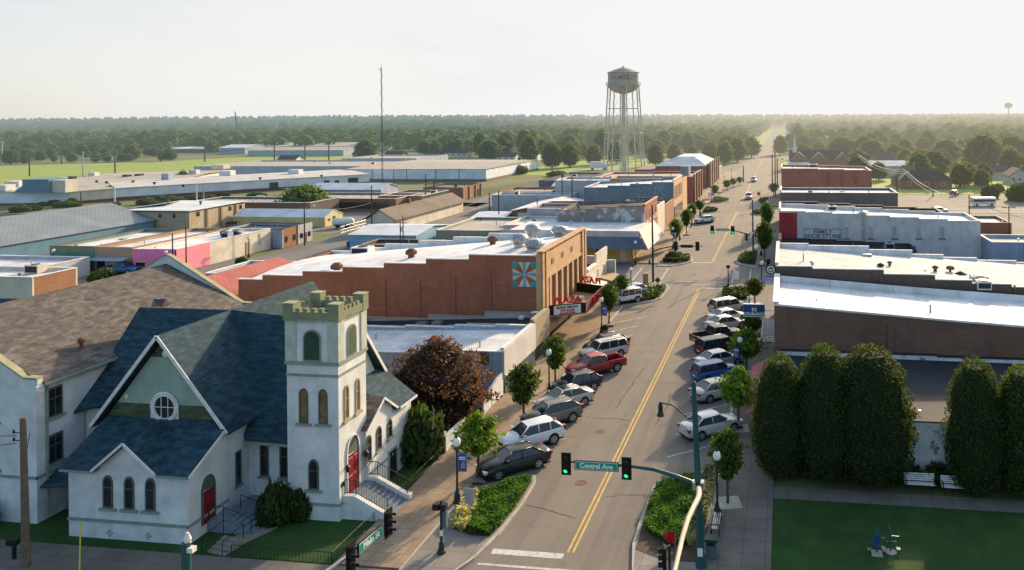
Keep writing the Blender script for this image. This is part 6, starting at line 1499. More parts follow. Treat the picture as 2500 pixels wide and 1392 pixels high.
for i,(u,vb,vt) in enumerate(((2418,482,455),(2435,468,450),(2490,490,452),(1262,425,405),(1360,430,418),(590,655,630),(640,412,400),(250,690,660))):
    x,y=G(u,vb); shrub(['round bush at the car park rim','small bush beside the car park rim tree','dark bushes at the east edge of the car park','scrubby yellow bush at the warehouse corner','low bush by the white rail trailer','small bright green sapling by the grey building','far bush at the field edge','yellow-green bush in front of the stone shop'][i],x,y,[5,4,7,9,8,2,8,3.6][i],hgt(u,vb,vt),i)
# woodland: individual nearest trees, then the far canopy as one mass
rg=random.Random(99); placed=0
def clear(x,y):
    if -24<x<4 and y<1500: return False
    if -620<x<-190 and 200<y<np.interp(x,[-620,-417,-352,-335,-250,-195],[336,368,408,470,478,430]): return False
    return True
lab='tall broadleaf tree standing in the hazy woodland around the town'
spots=[]
def band(n,u0,u1,y0,y1):
    k_=0
    while k_<n:
        u=rg.uniform(u0,u1); Y=y0+(y1-y0)*rg.random()**1.1; d=ray(u,VH+10); x=d[0]/d[1]*Y
        if not clear(x,Y): continue
        if x>-40 and Y<430 and x<80: continue
        spots.append((x,Y)); k_+=1
band(52,-60,420,345,470); band(48,-60,700,480,640); band(62,1040,1480,420,600); band(45,1480,1860,430,600); band(78,1900,2560,400,640)
k_=0
while k_<24:
    u=rg.uniform(1960,2560); Y=rg.uniform(236,400); d=ray(u,VH+10); x=d[0]/d[1]*Y
    if x<24 or (24<x<52 and 290<Y<312): continue
    if any((x-hx)**2+(Y-hy)**2<150 for hx,hy in ((44,247),(36,256),(78,283),(81,254),(63,330))): continue
    spots.append((x,Y)); k_+=1
for i,(x,y) in enumerate(spots):
    k_='l' if rg.random()<.12 else 'w'; me=LM[i%2] if k_=='l' else WM[i%6]
    s=rg.uniform(.75,1.45)*(.62 if x<-180 else .8 if (y<400 and x>20) else .95); o=thing('woodland_tree',lab,'tree',(x,y,0),rg.random()*6,'trees of the surrounding woodland'); o.scale=(s*rg.uniform(.95,1.25),s*rg.uniform(.95,1.25),s*rg.uniform(.75,1.12))
    mob('trunk',TW,o); mob('crown',me,o)
# far canopy
def lowtree(seed):
    r_=np.random.default_rng(seed); n=130; zf=r_.uniform(0,1,n); a=r_.uniform(0,6.283,n); rad=np.interp(zf,[p[0] for p in rdp],[p[1] for p in rdp])*4.6*(1+.2*np.sin(3*a+seed))
    c=np.stack([rad*np.cos(a),rad*np.sin(a),1.2+zf*9.3],1); nr=np.stack([np.cos(a),np.sin(a),(zf-.3)*2],1)+r_.normal(0,.4,(n,3)); nr/=np.linalg.norm(nr,axis=1)[:,None]
    t=np.cross(nr,r_.normal(0,1,(n,3))); t/=np.linalg.norm(t,axis=1)[:,None]; b_=np.cross(nr,t); s=(1.25*r_.uniform(.6,1.4,n))[:,None]
    return np.stack([c-t*s,c-b_*s*.8,c+t*s,c+b_*s*.8],1).reshape(-1,3)
LT=[lowtree(s) for s in range(5)]
rgn=np.random.default_rng(5)
def hill(x,y):
    return np.where(y>1300,np.clip((y-1300)/2600,0,1)*np.interp(x,[-3500,-2400,-1200,-300,600,2000],[36,34,24,17,8,3]),0)
def forest(name,label,n,y0,y1,sc0,sc1,power=1.0):
    Y=y0+(y1-y0)*rgn.uniform(0,1,n*2)**power; U=rgn.uniform(-120,2620,n*2)
    # bearings to x
    X=[]
    for u,yy in zip(U,Y):
        d=ray(u,VH+5); X.append(d[0]/d[1]*yy)
    X=np.array(X); keep=~((X>-30)&(X<8)&(Y<1500)); keep&=~((X>-520)&(X<-180)&(Y<480)); X,Y=X[keep][:n],Y[keep][:n]
    V=[]; 
    for i in range(len(X)):
        s=rgn.uniform(sc0,sc1); v=LT[i%5]*np.array([s*1.15,s*1.15,s*rgn.uniform(.85,1.15)])+np.array([X[i],Y[i],float(hill(X[i],Y[i]))]); V.append(v)
    V=np.concatenate(V); me=bpy.data.meshes.new(name); nq=len(V)//4
    me.vertices.add(len(V)); me.vertices.foreach_set('co',V.astype(np.float32).ravel()); me.loops.add(nq*4); me.loops.foreach_set('vertex_index',np.arange(nq*4,dtype=np.int32)); me.polygons.add(nq); me.polygons.foreach_set('loop_start',np.arange(0,nq*4,4,dtype=np.int32)); me.update(calc_edges=True); me.validate()
    me.materials.append(M['leaf_far']); o=mob(name,me); return tag(o,label,'forest',kind='stuff')
M['leaf_far']=mat('far_canopy_leaves',(.055,.08,.02),'leaf',(.09,.118,.027),scale=.02,rough=.85)
forest('forest','mid-distance woodland canopy beyond the town',2600,520,1250,.7,1.3,1.0)
forest('forest','far rolling woodland canopy up to the horizon',3400,1250,4200,.9,1.5,1.2)
# rolling far land under the canopy
b=MB(); xs=[-4200+i*350 for i in range(25)]; ys=[600,900,1300,1800,2400,3200,4200,6000]
vs=[(x,y,float(hill(np.array(x),np.array(min(y,4000))))+(.2 if y<1400 else 2)-.2) for y in ys for x in xs]
b.add(vs,[[j*25+i,j*25+i+1,(j+1)*25+i+1,(j+1)*25+i] for j in range(7) for i in range(24)]); o=b.build('hills',mat('woodland_floor',(.035,.05,.016),'grass',(.03,.045,.014),scale=.02),smooth=True); tag(o,kind='structure'); o.location.z=-.05

# scrub along the railway behind the tan hall
for i in range(26):
    u=rg.uniform(10,640); v=512-.045*u+rg.uniform(-10,14); x,y=G(u,v)
    if -137<x<-119 and 142<y<161: continue
    o=mob('bush',bushm[i%3]); w_=rg.uniform(1.2,3.4); o.location=(x,y,-.05); o.scale=(w_,w_*.8,rg.uniform(.7,1.7)); o.rotation_euler=(0,0,i); tag(o,'scrubby green bush growing along the railway strip below the factory','bush','scrub bushes along the railway strip')
# ---------------------------------------------------------------- vehicles
def paint(name,col,metal=.0,rough=.32): return mat('car_paint_'+name,col,rough=rough,spec=.6,scale=.5,var=.05,metal=metal,obj=True)
PT={'black':paint('black',(.010,.017,.015)),'white':paint('white',(.72,.73,.75)),'grey':paint('grey',(.17,.165,.155),.3),'silver':paint('silver',(.56,.57,.58),.25),'champagne':paint('champagne',(.52,.50,.45),.25),'red':paint('red',(.33,.018,.02)),'navy':paint('navy',(.018,.024,.035)),'blue':paint('blue',(.02,.11,.30)),'slate':paint('slate',(.30,.36,.43),.3),'darkgrey':paint('darkgrey',(.06,.06,.062),.3)}
M['carglass']=mat('car_glass',(.022,.035,.04),rough=.08,spec=.7,scale=1,var=.3,obj=True)
M['tyre']=mat('tyre_rubber',(.018,.018,.018),rough=.9,scale=4,obj=True)
M['rim']=mat('alloy_rim',(.42,.42,.43),rough=.35,metal=.6,scale=4,obj=True)
M['trimblack']=mat('car_black_trim',(.02,.02,.021),rough=.6,scale=2,obj=True)
M['headlamp']=mat('headlamp_lens',(.55,.58,.6),rough=.15,scale=4,obj=True)
M['taillamp']=mat('taillamp_lens',(.38,.012,.015),rough=.2,scale=4,obj=True)
M['plate']=mat('number_plate_white',(.6,.6,.58),rough=.5,scale=3,obj=True)
KINDS={
 # L, halfwidth, stations (x, zbot, zbelt, ztop_center) front->rear ; greenhouse (xf0,xf1,xr1,xr0,zbelt,zroof)
 'sedan':dict(L=4.75,w=.91,st=[(2.36,.30,.55,.58,.62),(2.28,.24,.62,.70,.80),(2.0,.2,.70,.82,.92),(1.55,.2,.76,.90,.985),(1.0,.2,.86,.98,1),(.2,.2,.90,1.0,1),(-.9,.2,.92,1.02,1),(-1.6,.2,.94,1.04,.99),(-2.05,.24,.92,1.03,.94),(-2.3,.3,.82,.98,.86),(-2.37,.36,.66,.76,.78)],gh=(1.08,.38,-1.02,-1.78,.97,1.45),wb=(1.42,-1.36),wr=.33,pill=(-.28,)),
 'suv':dict(L=4.6,w=.93,st=[(2.28,.34,.7,.74,.66),(2.2,.28,.8,.92,.86),(1.9,.26,.88,1.03,.95),(1.4,.26,.94,1.10,.99),(.9,.26,.98,1.13,1),(0,.26,1.0,1.12,1),(-1.2,.26,1.02,1.12,1),(-1.9,.28,1.04,1.12,.98),(-2.2,.34,1.02,1.1,.92),(-2.29,.42,.8,.92,.85)],gh=(1.2,.45,-1.42,-2.12,1.05,1.61),wb=(1.36,-1.32),wr=.37,pill=(-.25,-1.15)),
 'wagon':dict(L=4.9,w=.93,st=[(2.4,.36,.75,.8,.7),(2.34,.3,.85,.98,.88),(2.0,.28,.92,1.08,.96),(1.4,.28,.97,1.13,.99),(.9,.28,1.0,1.15,1),(0,.28,1.02,1.15,1),(-1.3,.28,1.03,1.15,1),(-2.1,.3,1.04,1.15,.98),(-2.36,.36,1.0,1.1,.95),(-2.42,.42,.8,.92,.9)],gh=(1.15,.6,-2.1,-2.3,1.08,1.74),wb=(1.45,-1.42),wr=.37,pill=(-.3,-1.25)),
 'boxy':dict(L=4.6,w=.9,st=[(2.2,.5,.95,1.0,.74),(2.14,.46,1.0,1.12,.78),(1.6,.44,1.05,1.16,.8),(1.05,.4,1.05,1.17,.86),(.95,.4,1.06,1.17,.97),(0,.4,1.06,1.16,.98),(-1.2,.4,1.06,1.16,.98),(-2.0,.44,1.06,1.16,.97),(-2.12,.5,1.0,1.12,.95)],gh=(.85,.66,-1.98,-2.08,1.12,1.84),wb=(1.5,-1.45),wr=.42,pill=(-.2,-1.1)),
 'pickup':dict(L=5.5,w=.95,st=[(2.72,.4,.8,.84,.72),(2.64,.34,.9,1.02,.9),(2.2,.32,.96,1.1,.97),(1.5,.32,1.0,1.14,1),(1.0,.32,1.02,1.15,1),(0,.32,1.04,1.14,1),(-.85,.32,1.04,1.12,1)],gh=(1.3,.75,-.6,-.8,1.08,1.74),wb=(1.72,-1.72),wr=.4,pill=(-.0,)),
}
def car(kind,color,x,y,hd,label,group=None,cat='car',roofrack=False,sunroof=False,simple=False):
    k=KINDS[kind]; p=PT[color]; w=k['w']; o=thing({'pickup':'pickup_truck','suv':'parked_suv','wagon':'parked_suv','boxy':'off_roader','sedan':'parked_car'}[kind],label,cat,(x,y,0),hd,group)
    st=k['st']; b=MB(); rings=[]
    for (sx,zb,zs,zt,wf) in st:
        W=w*wf
        half=[(0,zb),(W*.82,zb),(W*.97,zb+.12),(W,zb+.3 if zb+.3<zs else (zb+zs)/2),(W*.985,zs-.06),(W*.93,zs+.02),(W*.6,zt-.01),(0,zt+.02)]
        rings.append([(sx,a,z) for a,z in half]+[(sx,-a,z) for a,z in half[-2:0:-1]])
    n=len(rings[0]); vs=[q for r in rings for q in r]
    fs=[[i*n+j,(i+1)*n+j,(i+1)*n+(j+1)%n,i*n+(j+1)%n] for i in range(len(rings)-1) for j in range(n)]
    fs.append(list(range(n))); fs.append([(len(rings)-1)*n+j for j in range(n)][::-1])
    b.add(vs,fs,0)
    if kind=='pickup':
        zf=.62; X0,X1=-.85,-2.72
        b.box(X1,X0,-w*.97,-w*.86,.42,1.13); b.box(X1,X0,w*.86,w*.97,.42,1.13); b.box(X1-.03,X1+.07,-w*.97,w*.97,.45,1.12); b.box(X1,X0,-w*.86,w*.86,.5,.62)
    body=b.build('body',p,o,local=True,smooth=False)
    me=body.data
    me.polygons.foreach_set('use_smooth',[len(f.vertices)==4 and kind!='boxy' for f in me.polygons])
    bv=body.modifiers.new('soft','BEVEL'); bv.width=.03; bv.segments=2; bv.limit_method='ANGLE'; bv.angle_limit=R(40)
    xf0,xf1,xr1,xr0,zb,zr=k['gh']; wb_=w*.90; wt=w*(.84 if kind=='boxy' else .72 if kind in('wagon','pickup') else .66)
    # roof
    b=MB(); nx=6; rs=[]
    for i in range(nx+1):
        t=i/nx; xx=xf1+.06+(xr1-xf1-.1)*t; cz=.05*math.sin(math.pi*(.15+.7*t)); e=1-.06*abs(2*t-1)**3
        rs+= [(xx,a*wt*e,zr-.045*abs(a)**2+cz-(.02 if abs(a)==1 else 0)) for a in (-1,-.55,0,.55,1)]
    b.add(rs,[[i*5+j,i*5+j+1,(i+1)*5+j+1,(i+1)*5+j] for i in range(nx) for j in range(4)])
    r=.045
    for s in (-1,1):
        b.tube([(xf0,s*wb_,zb),(xf1,s*wt*.97,zr-.04)],r,5); b.tube([(xr0,s*wb_*.97,zb),(xr1,s*wt*.96,zr-.05)],r*1.5,5); b.tube([(xf1,s*wt*.98,zr-.045),(xr1,s*wt*.96,zr-.055)],r,5)
        for px in k['pill']: b.tube([(px,s*wb_,zb),(px-.03,s*wt*.99,zr-.05)],r*.9,5)
    b.build('roof',p,o,local=True,smooth=True)
    def pane(name,pts): g=MB(); g.poly(pts); g.build(name,M['carglass'],o,local=True)
    pane('windshield',[(xf0,-wb_,zb),(xf0,wb_,zb),(xf1,wt*.97,zr-.04),(xf1,-wt*.97,zr-.04)])
    pane('rear_window',[(xr0,wb_*.97,zb),(xr0,-wb_*.97,zb),(xr1,-wt*.96,zr-.05),(xr1,wt*.96,zr-.05)])
    for s in (-1,1): pane('side_window',[(xf0,s*wb_,zb),(xr0,s*wb_*.97,zb),(xr1,s*wt*.96,zr-.05),(xf1,s*wt*.97,zr-.04)][::s])
    # lower trim, arches, lamps
    b=MB(); zt=k['st'][3][1]; b.box(k['st'][-1][0]+.1,k['st'][0][0]-.1,-w*.9,w*.9,zt-.04,zt+.02)
    for xw in k['wb']:
        for s in (-1,1): b.disc((xw,s*(w-.2),k['wr']+.02),(0,s,0),k['wr']*1.16,.205,18)
    if kind!='sedan':
        for s in (-1,1): b.box(k['wb'][1]+.3,k['wb'][0]-.3,s*(w-.02),s*(w+.012),zt+.02,zt+.16)
    b.build('trim',M['trimblack'],o,local=True)
    for xw in k['wb']:
        for s in (-1,1):
            wr=k['wr']; t=MB(); t.disc((xw,s*(w-.22),wr),(0,s,0),wr,.235,20); ty=t.build('wheel',M['tyre'],o,local=True)
            t=MB(); t.disc((xw,s*(w+.012),wr),(0,s,0),wr*.68,.012,16)
            rm=t.build('rim',M['rim'],ty,local=True)
            t=MB()
            for q in range(5):
                a=q*1.2566; t.prism([(xw+wr*.16*math.cos(a-.5),s*(w+.0245),wr+wr*.16*math.sin(a-.5)),(xw+wr*.6*math.cos(a-.28),s*(w+.0245),wr+wr*.6*math.sin(a-.28)),(xw+wr*.6*math.cos(a+.28),s*(w+.0245),wr+wr*.6*math.sin(a+.28))],(0,s*.004,0))
            if not simple: t.build('spoke_gap',M['trimblack'],ty,local=True)
    xf=k['st'][0][0]; xb=-2.72 if kind=='pickup' else k['st'][-1][0]; zh=k['st'][1][2]-.02
    for s in (-1,1):
        b=MB(); b.box(xf-.26,xf-.02,s*w*.48,s*w*.86,zh-.07,zh+.09); b.build('headlight',M['headlamp'],o,local=True)
        b=MB(); zz=.82 if kind in('sedan',) else .95; b.box(xb-.03,xb+.14,s*w*.60,s*w*.93,zz-.1,zz+(.1 if kind=='sedan' else .2)); b.build('taillight',M['taillamp'],o,local=True)
        b=MB(); b.box(xf0-.35,xf0-.18,s*(w+.02),s*(w+.2),zb+.02,zb+.16); b.build('mirror',p if kind!='boxy' else M['trimblack'],o,local=True)
    b=MB(); b.box(xf-.1,xf+.012,-w*.42,w*.42,zh-.25,zh-.02); b.box(xf-.12,xf+.0,-w*.7,w*.7,k['st'][0][1]+.0,k['st'][0][1]+.14); b.build('grille',M['trimblack'],o,local=True)
    b=MB(); b.box(xb-.045,xb-.02,-.26,.26,.62,.76); b.build('number_plate',M['plate'],o,local=True)
    if roofrack:
        b=MB()
        for s in (-1,1): b.tube([(xf1-.2,s*wt*.82,zr+.05),(xf1-.35,s*wt*.82,zr+.09),(xr1+.35,s*wt*.82,zr+.09),(xr1+.2,s*wt*.82,zr+.04)],.025,5)
        b.build('roof_rail',M['trimblack'],o,local=True)
    if sunroof: b=MB(); b.box(-.35,.28,-.36,.36,zr+.02,zr+.062); b.build('sunroof',M['carglass'],o,local=True)
    if kind=='boxy':
        b=MB(); b.disc((xb-.22,0,.98),(1,0,0),.36,.22,18); b.build('spare_wheel',M['tyre'],o,local=True)
        b=MB(); b.box(xf-.05,xf+.2,-w*.95,w*.95,.5,.68); b.build('bumper',M['trimblack'],o,local=True)
    return o
HL=math.atan2(-3.5,-3.65); HR=math.atan2(2.85,3.6)
def by_wheel(kind,color,u,v,side,hd,label,sc_=1.0,**kw):
    """place from the ground point of the camera-side rear wheel"""
    k=KINDS[kind]; x,y=G(u,v); h=Vector((math.cos(hd),math.sin(hd))); l=Vector((-h.y,h.x)) if side=='L' else Vector((h.y,-h.x))
    c=Vector((x,y))-l*(k['w']-.05)*sc_-h*k['wb'][1]*sc_
    o=car(kind,color,c.x,c.y,hd,label,**kw); o.scale=(sc_,)*3; return o
gl='cars parked nose in along the west kerb'; gr='cars parked nose in along the east kerb'
by_wheel('sedan','black',1315,1144,'L',HL,'black sedan parked first beside the green corner bed',group=gl)
by_wheel('suv','white',1352,1085,'L',HL,'white crossover parked behind the first black sedan',group=gl)
by_wheel('suv','grey',1398,1031,'L',HL,'grey-brown crossover between the white crossover and the silver sedan',group=gl)
by_wheel('sedan','champagne',1427,990,'L',HL,'pale silver sedan with dark sunroof',group=gl,sunroof=True)
by_wheel('suv','navy',1450,953,'L',HL,'low dark navy hatchback just before the red pickup',group=gl,sc_=.92)
by_wheel('pickup','red',1507,908,'L',HL,'red pickup truck with open bed',group=gl,cat='truck')
by_wheel('wagon','champagne',1515,873,'L',HL,'silver estate off-roader with roof rails behind the red pickup',group=gl,roofrack=True)
by_wheel('suv','darkgrey',1519,857,'L',HL,'dark crossover last in the row, below the theatre marquee',group=gl)
by_wheel('boxy','white',1557,740,'L',HL,'white boxy off-roader parked beyond the theatre',group=gl,cat='off-roader')
by_wheel('suv','slate',1569,724,'L',HL,'pale blue-grey crossover behind the white off-roader',group=gl)
by_wheel('suv','white',1738,544,'L',HL,'lone white crossover parked in the second block',group=gl)
by_wheel('sedan','silver',1713,1076,'R',HR,'silver-grey sedan parked nearest on the east side, by the teal pole',group=gr)
by_wheel('sedan','champagne',1733,985,'R',HR,'silver sedan with dusty paint, second on the east side',group=gr)
by_wheel('wagon','blue',1728,936,'R',HR,'small bright blue crossover with white roof glare',group=gr,sc_=.88)
by_wheel('sedan','silver',1738,906,'R',HR,'silver-white sedan beside the blue banner lamp',group=gr)
by_wheel('wagon','black',1739,876,'R',HR,'black off-roader estate half shaded by the spreading tree',group=gr)
by_wheel('pickup','darkgrey',1727,848,'R',HR,'dark grey crew pickup parked on the east side',group=gr,cat='truck')
by_wheel('sedan','silver',1757,812,'R',HR,'pale sedan next to the dark crew pickup',group=gr)
by_wheel('sedan','white',1762,794,'R',HR,'white sedan second from the last bay on the east side',group=gr)
by_wheel('wagon','champagne',1765,771,'R',HR,'silver people carrier in the last bay before the east bed',group=gr)
def road_car(kind,color,u,v,hd,label,**kw):
    x,y=G(u,v); return car(kind,color,x,y,hd,label,simple=True,**kw)
road_car('wagon','white',1828,486,-math.pi/2,'white car driving towards the camera at the third crossing')
road_car('wagon','silver',1840,444,-math.pi/2,'smaller silver car driving behind the white car')
road_car('sedan','black',1886,384,-math.pi/2,'tiny dark car far up the avenue')
road_car('suv','white',612+400,512,.3,'white car parked outside the red brick office')
road_car('sedan','darkgrey',1003,515,.3,'dark car next to the white car at the brick office')
road_car('suv','white',1078,568,1.3,'white and black vehicle behind the light blue workshop')
road_car('pickup','blue',300,668,0,'dark blue pickup in front of the pink shop',cat='truck')
road_car('suv','white',640,492,.2,'white van among parked cars by the tree covered factory side')
road_car('sedan','darkgrey',628,498,.2,'dark car left of the white van by the factory')
road_car('sedan','white',2290,520,.4,'white car in the dusty car park near the sunlit cables')
road_car('suv','red',2330,478,1.2,'red car at the far side of the dusty car park')
road_car('sedan','slate',705,596,1.45,'blue-grey car parked by the orange brick shop on the back street')
road_car('suv','silver',1040,520,.1,'silver crossover beside the shingle roofed house')
# propane tank trailer
x,y=G(838,556); t=thing('tank_trailer','white gas tank trailer parked by the yellow shed','trailer',(x,y,0),.2)
b=MB(); b.tube([(-2.3,0,1.3),(-2.1,0,1.3),(-1.9,0,1.3),(1.9,0,1.3),(2.1,0,1.3),(2.3,0,1.3)],[.2,.6,.78,.78,.6,.2],14); b.build('tank',M['white_trim'],t,local=True,smooth=True)
b=MB(); b.box(-2,2.8,-.5,.5,.35,.55); b.build('chassis',M['galv'],t,local=True)
for xx in (-1,.9):
    for s in (-1,1): b=MB(); b.disc((xx,s*.6,.35),(0,s,0),.35,.2,14); b.build('wheel',M['tyre'],t,local=True)
# white coach in the car park
x,y=G(2400,502); t=thing('coach','white bus parked in the dusty car park','bus',(x,y,0),.12); t.scale=(.62,.75,.7)
b=MB(); b.box(-4.6,4.6,-1.25,1.25,.45,2.9); b.build('body',PT['white'],t,local=True)
b=MB(); b.box(-4.3,4.3,-1.27,-1.255,1.5,2.3); b.build('window',M['carglass'],t,local=True); b=MB(); b.box(-4.62,-4.605,-1.1,1.1,1.4,2.5); b.build('windshield',M['carglass'],t,local=True)
for xx in (-3,3):
    for s in (-1,1): b=MB(); b.disc((xx,s*1.08,.48),(0,s,0),.48,.2,16); b.build('wheel',M['tyre'],t,local=True)
# white lorry by the green
x,y=G(1460,415); t=thing('lorry','white box lorry parked at the edge of the green','truck',(x,y,0),.1)
b=MB(); b.box(-3.4,2.2,-1.2,1.2,.8,3.6); b.build('cargo_box',PT['white'],t,local=True); b=MB(); b.box(2.3,4.2,-1.1,1.1,.6,2.6); b.build('cab',PT['white'],t,local=True); b=MB(); b.box(4.2,4.22,-1,1,1.5,2.4); b.build('windshield',M['carglass'],t,local=True)
for xx in (-2.4,3.2):
    for s in (-1,1): b=MB(); b.disc((xx,s*1.0,.48),(0,s,0),.48,.2,14); b.build('wheel',M['tyre'],t,local=True)
# ---------------------------------------------------------------- street lamps
lampme={}
def lampproto():
    b=MB(); b.lathe([(.26,0),(.26,.12),(.2,.16),(.17,.55),(.12,.62),(.09,.8),(.065,.95),(.055,3.1),(.075,3.15),(.05,3.22),(.11,3.32),(.13,3.38)],(0,0,0),12); lampme['post']=b
    b=MB(); b.lathe([(.1,0),(.2,.12),(.23,.26),(.2,.42),(.13,.54),(.09,.57)],(0,0,3.36),12); lampme['globe']=b
    b=MB(); b.lathe([(.1,0),(.11,.03),(.05,.1),(.03,.2),(.005,.24)],(0,0,3.92),8); lampme['finial']=b
lampproto()
def lamp(x,y,h,label,banner=None,side=1,z=.13,name='street_lamp'):
    o=thing(name,label,'street lamp',(x,y,z),0,'street lamps with globe lights'); s=h/4.15
    po=lampme['post'].build('post',M['dkgreen'],o,local=True); lampme['globe'].build('globe',M['globe'],o,local=True,smooth=True); lampme['finial'].build('finial',M['dkgreen'],o,local=True)
    if banner:
        b=MB()
        for zz in (3.0,1.9): b.tube([(0,0,zz),(side*.62,0,zz)],.018,5)
        b.build('banner_arm',M['dkgreen'],o,local=True)
        b=MB(); b.box(side*.09,side*.6,-.012,.012,1.93,2.97); bn=b.build('banner',M['banner_blue'],o,local=True)
        b=MB(); b.box(side*.15,side*.54,-.02,-.014,2.72,2.78); b.box(side*.15,side*.54,-.02,-.014,2.6,2.67); b.build('banner_lettering',M['sign_white'],bn,local=True)
        b=MB()
        for q in range(5): b.prism([(side*(.24+.02*q),-.02,2.08+q*.085),(side*(.52-.01*q),-.02,2.13+q*.085),(side*(.52-.01*q),-.02,2.18+q*.085),(side*(.24+.02*q),-.02,2.13+q*.085)],(0,.006,0))
        b.build('banner_stripes',mat('banner_coral',(.7,.32,.28)),bn,local=True)
    o.scale=(1,1,s); return o
lamp(-19.5,44.0,4.1,'globe lamp with blue banner nearest on the west pavement',True)
lamp(-19.5,62.3,3.9,'plain globe lamp between the second and third west street trees')
lamp(-19.4,80.6,3.95,'globe lamp with blue banner in front of the theatre marquee',True)
lamp(-19.5,97.1,3.95,'globe lamp beside the white off-roader and cream shop')
lamp(-23.0,121.5 if False else 118.4,3.9,'globe lamp at the corner of the shop with slate canopy')
lamp(-4.0,44.2,4.0,'globe lamp behind the metal bench on the east corner')
lamp(-4.0,67.6,3.9,'globe lamp with blue banner by the silver-white sedan, east side',True,-1)
lamp(-3.9,83.1,3.9,'globe lamp near the insurance sign, east side')
lamp(-3.2,103.2,3.9,'globe lamp at the side street by the round sign')
lamp(-19.3,133.5,3.9,'globe lamp with banner at the start of the second west block',True)
lamp(-19.4,143.0,3.9,'globe lamp beside the second street tree of the second west block')
lamp(-19.3,160,3.9,'globe lamp with blue banner by the pale stone front',True)
lamp(-19.3,178,3.9,'globe lamp near the third crossing, west side')
lamp(-4.0,128,3.9,'globe lamp at the start of the second east block')
lamp(-4.0,150,3.9,'globe lamp with banner midway in the second east block',True,-1)
lamp(-4.0,176,3.9,'globe lamp before the third crossing, east side')
for i,(x,y) in enumerate(((-19.3,205),(-19.3,226),(-19.3,250),(-19.3,285))): lamp(x,y,3.9,['globe lamp with banner outside the red brick block','globe lamp outside the ivy screen','globe lamp by the hip roofed hall front','last west globe lamp by the small shop'][i],i==0)
for i,(x,y) in enumerate(((-92.0,104.6),(-111.0,104.4),(-88.8,118.5))): 
    lamp(x,y,3.7,['globe lamp in front of the pink shop','globe lamp in front of the green shop','globe lamp on the back street beyond the red roof'][i])
# ---------------------------------------------------------------- traffic signals
def head(parent,x,y,z,fx,fy,lit=None,s=1.0,sections=3):
    """signal head: housing, backplate, three lenses with visors; faces (fx,fy)"""
    f=Vector((fx,fy,0)).normalized(); r=Vector((-f.y,f.x,0)); c=Vector((x,y,z)); H=.36*sections*s; W=.19*s
    def bx(a0,a1,d0,d1,z0,z1,b):
        P=[c+r*a+f*d+Vector((0,0,zz)) for zz in (z0,z1) for (a,d) in ((a0,d0),(a1,d0),(a1,d1),(a0,d1))]
        b.add(P,[[0,3,2,1],[4,5,6,7],[0,1,5,4],[1,2,6,5],[2,3,7,6],[3,0,4,7]])
    b=MB(); bx(-W,W,-.12*s,.08*s,-H/2,H/2,b); bx(-W*1.55,W*1.55,-.015,.0,-H/2-.12*s,H/2+.12*s,b)
    hd=b.build('signal_head',M['black'],parent)
    for i in range(sections):
        zz=H/2-.18*s-.36*s*i; b=MB(); cc=c+f*.085*s+Vector((0,0,zz)); b.disc(cc,f,.13*s,.015,14)
        l=(i==2 and lit=='green'); b.build('lens',M['lit_green'] if l else M['dim_lens'],hd)
        b=MB(); n=8; P0=[];P1=[]
        for q in range(n+1):
            a=math.pi*(-.12+1.24*q/n); d=r*math.cos(a)*.15*s+Vector((0,0,math.sin(a)*.15*s)); P0.append(cc+d); P1.append(cc+d+f*.22*s)
        b.add(P0+P1,[[q,q+1,n+1+q+1,n+1+q] for q in range(n)]); b.build('visor',M['black'],hd)
    return hd
def streetsign(parent,c,axis,face,txt,w_,h_):
    c=Vector(c); a=Vector(axis).normalized(); f=Vector(face).normalized(); U=Vector((0,0,1))
    def bx(w2,h2,d0,d1,m,name,par):
        P=[c+a*x+U*z+f*d for d in (d0,d1) for x,z in ((-w2,-h2),(w2,-h2),(w2,h2),(-w2,h2))]
        b=MB(); b.add(P,[[0,1,2,3],[4,5,6,7],[0,1,5,4],[1,2,6,5],[2,3,7,6],[3,0,4,7]]); return b.build(name,m,par)
    s=bx(w_/2,h_/2,-.04,.04,M['black'],'sign_board',parent); bx(w_/2-.04,h_/2-.04,.04,.052,M['sign_white'],'sign_border',s); bx(w_/2-.065,h_/2-.065,.052,.06,M['sign_green'],'sign_face',s)
    text_mesh('lettering',txt,M['sign_white'],h_*.74,lambda x,y,d: tuple(c+a*x+U*(y)+f*(.06+d)),s,.01,bold=.01)
    return s
A=thing('traffic_signal','teal signal pole with two green lit heads and Central Ave sign, nearest corner','traffic signal',(-4.4,39.3,0))
b=MB(); b.lathe([(.30,0),(.30,.1),(.24,.6),(.22,.7)],(-4.4,39.3,.13),14); b.build('base',M['dkgreen_steel'],A)
b=MB(); b.tube([(-4.4,39.3,.1),(-4.55,39.3,5),(-4.7,39.3,9.4)],[.2,.165,.12],14); b.lathe([(.13,0),(.15,.05),(.05,.16),(.02,.3)],(-4.7,39.3,9.4),8); b.build('pole',M['dkgreen_steel'],A)
b=MB(); b.tube([(-4.5,39.3,4.25),(-5.6,39.3,4.62),(-6.8,39.3,4.92),(-8.2,39.3,5.03),(-11.55,39.3,5.08)],[.125,.11,.095,.075,.05],10); b.build('mast_arm',M['dkgreen_steel'],A)
b=MB(); b.tube([(-4.5,39.2,4.15),(-4.36,38.2,4.5),(-4.24,37.2,4.8),(-4.2,36.4,5.0),(-4.3,35.3,5.1),(-4.4,34.1,5.18),(-4.43,32.5,5.25),(-4.4,30.6,5.32),(-4.36,26,5.4),(-4.3,20,5.45)],[.14,.14,.135,.13,.125,.12,.11,.1,.085,.06],12); b.build('mast_arm',M['tansteel'],A)
b=MB(); b.box(-4.8,-4.62,39.1,39.5,4.05,4.45); b.box(-4.4,-4.22,39.1,39.5,4.05,4.45); b.build('clamp',M['galv'],A)
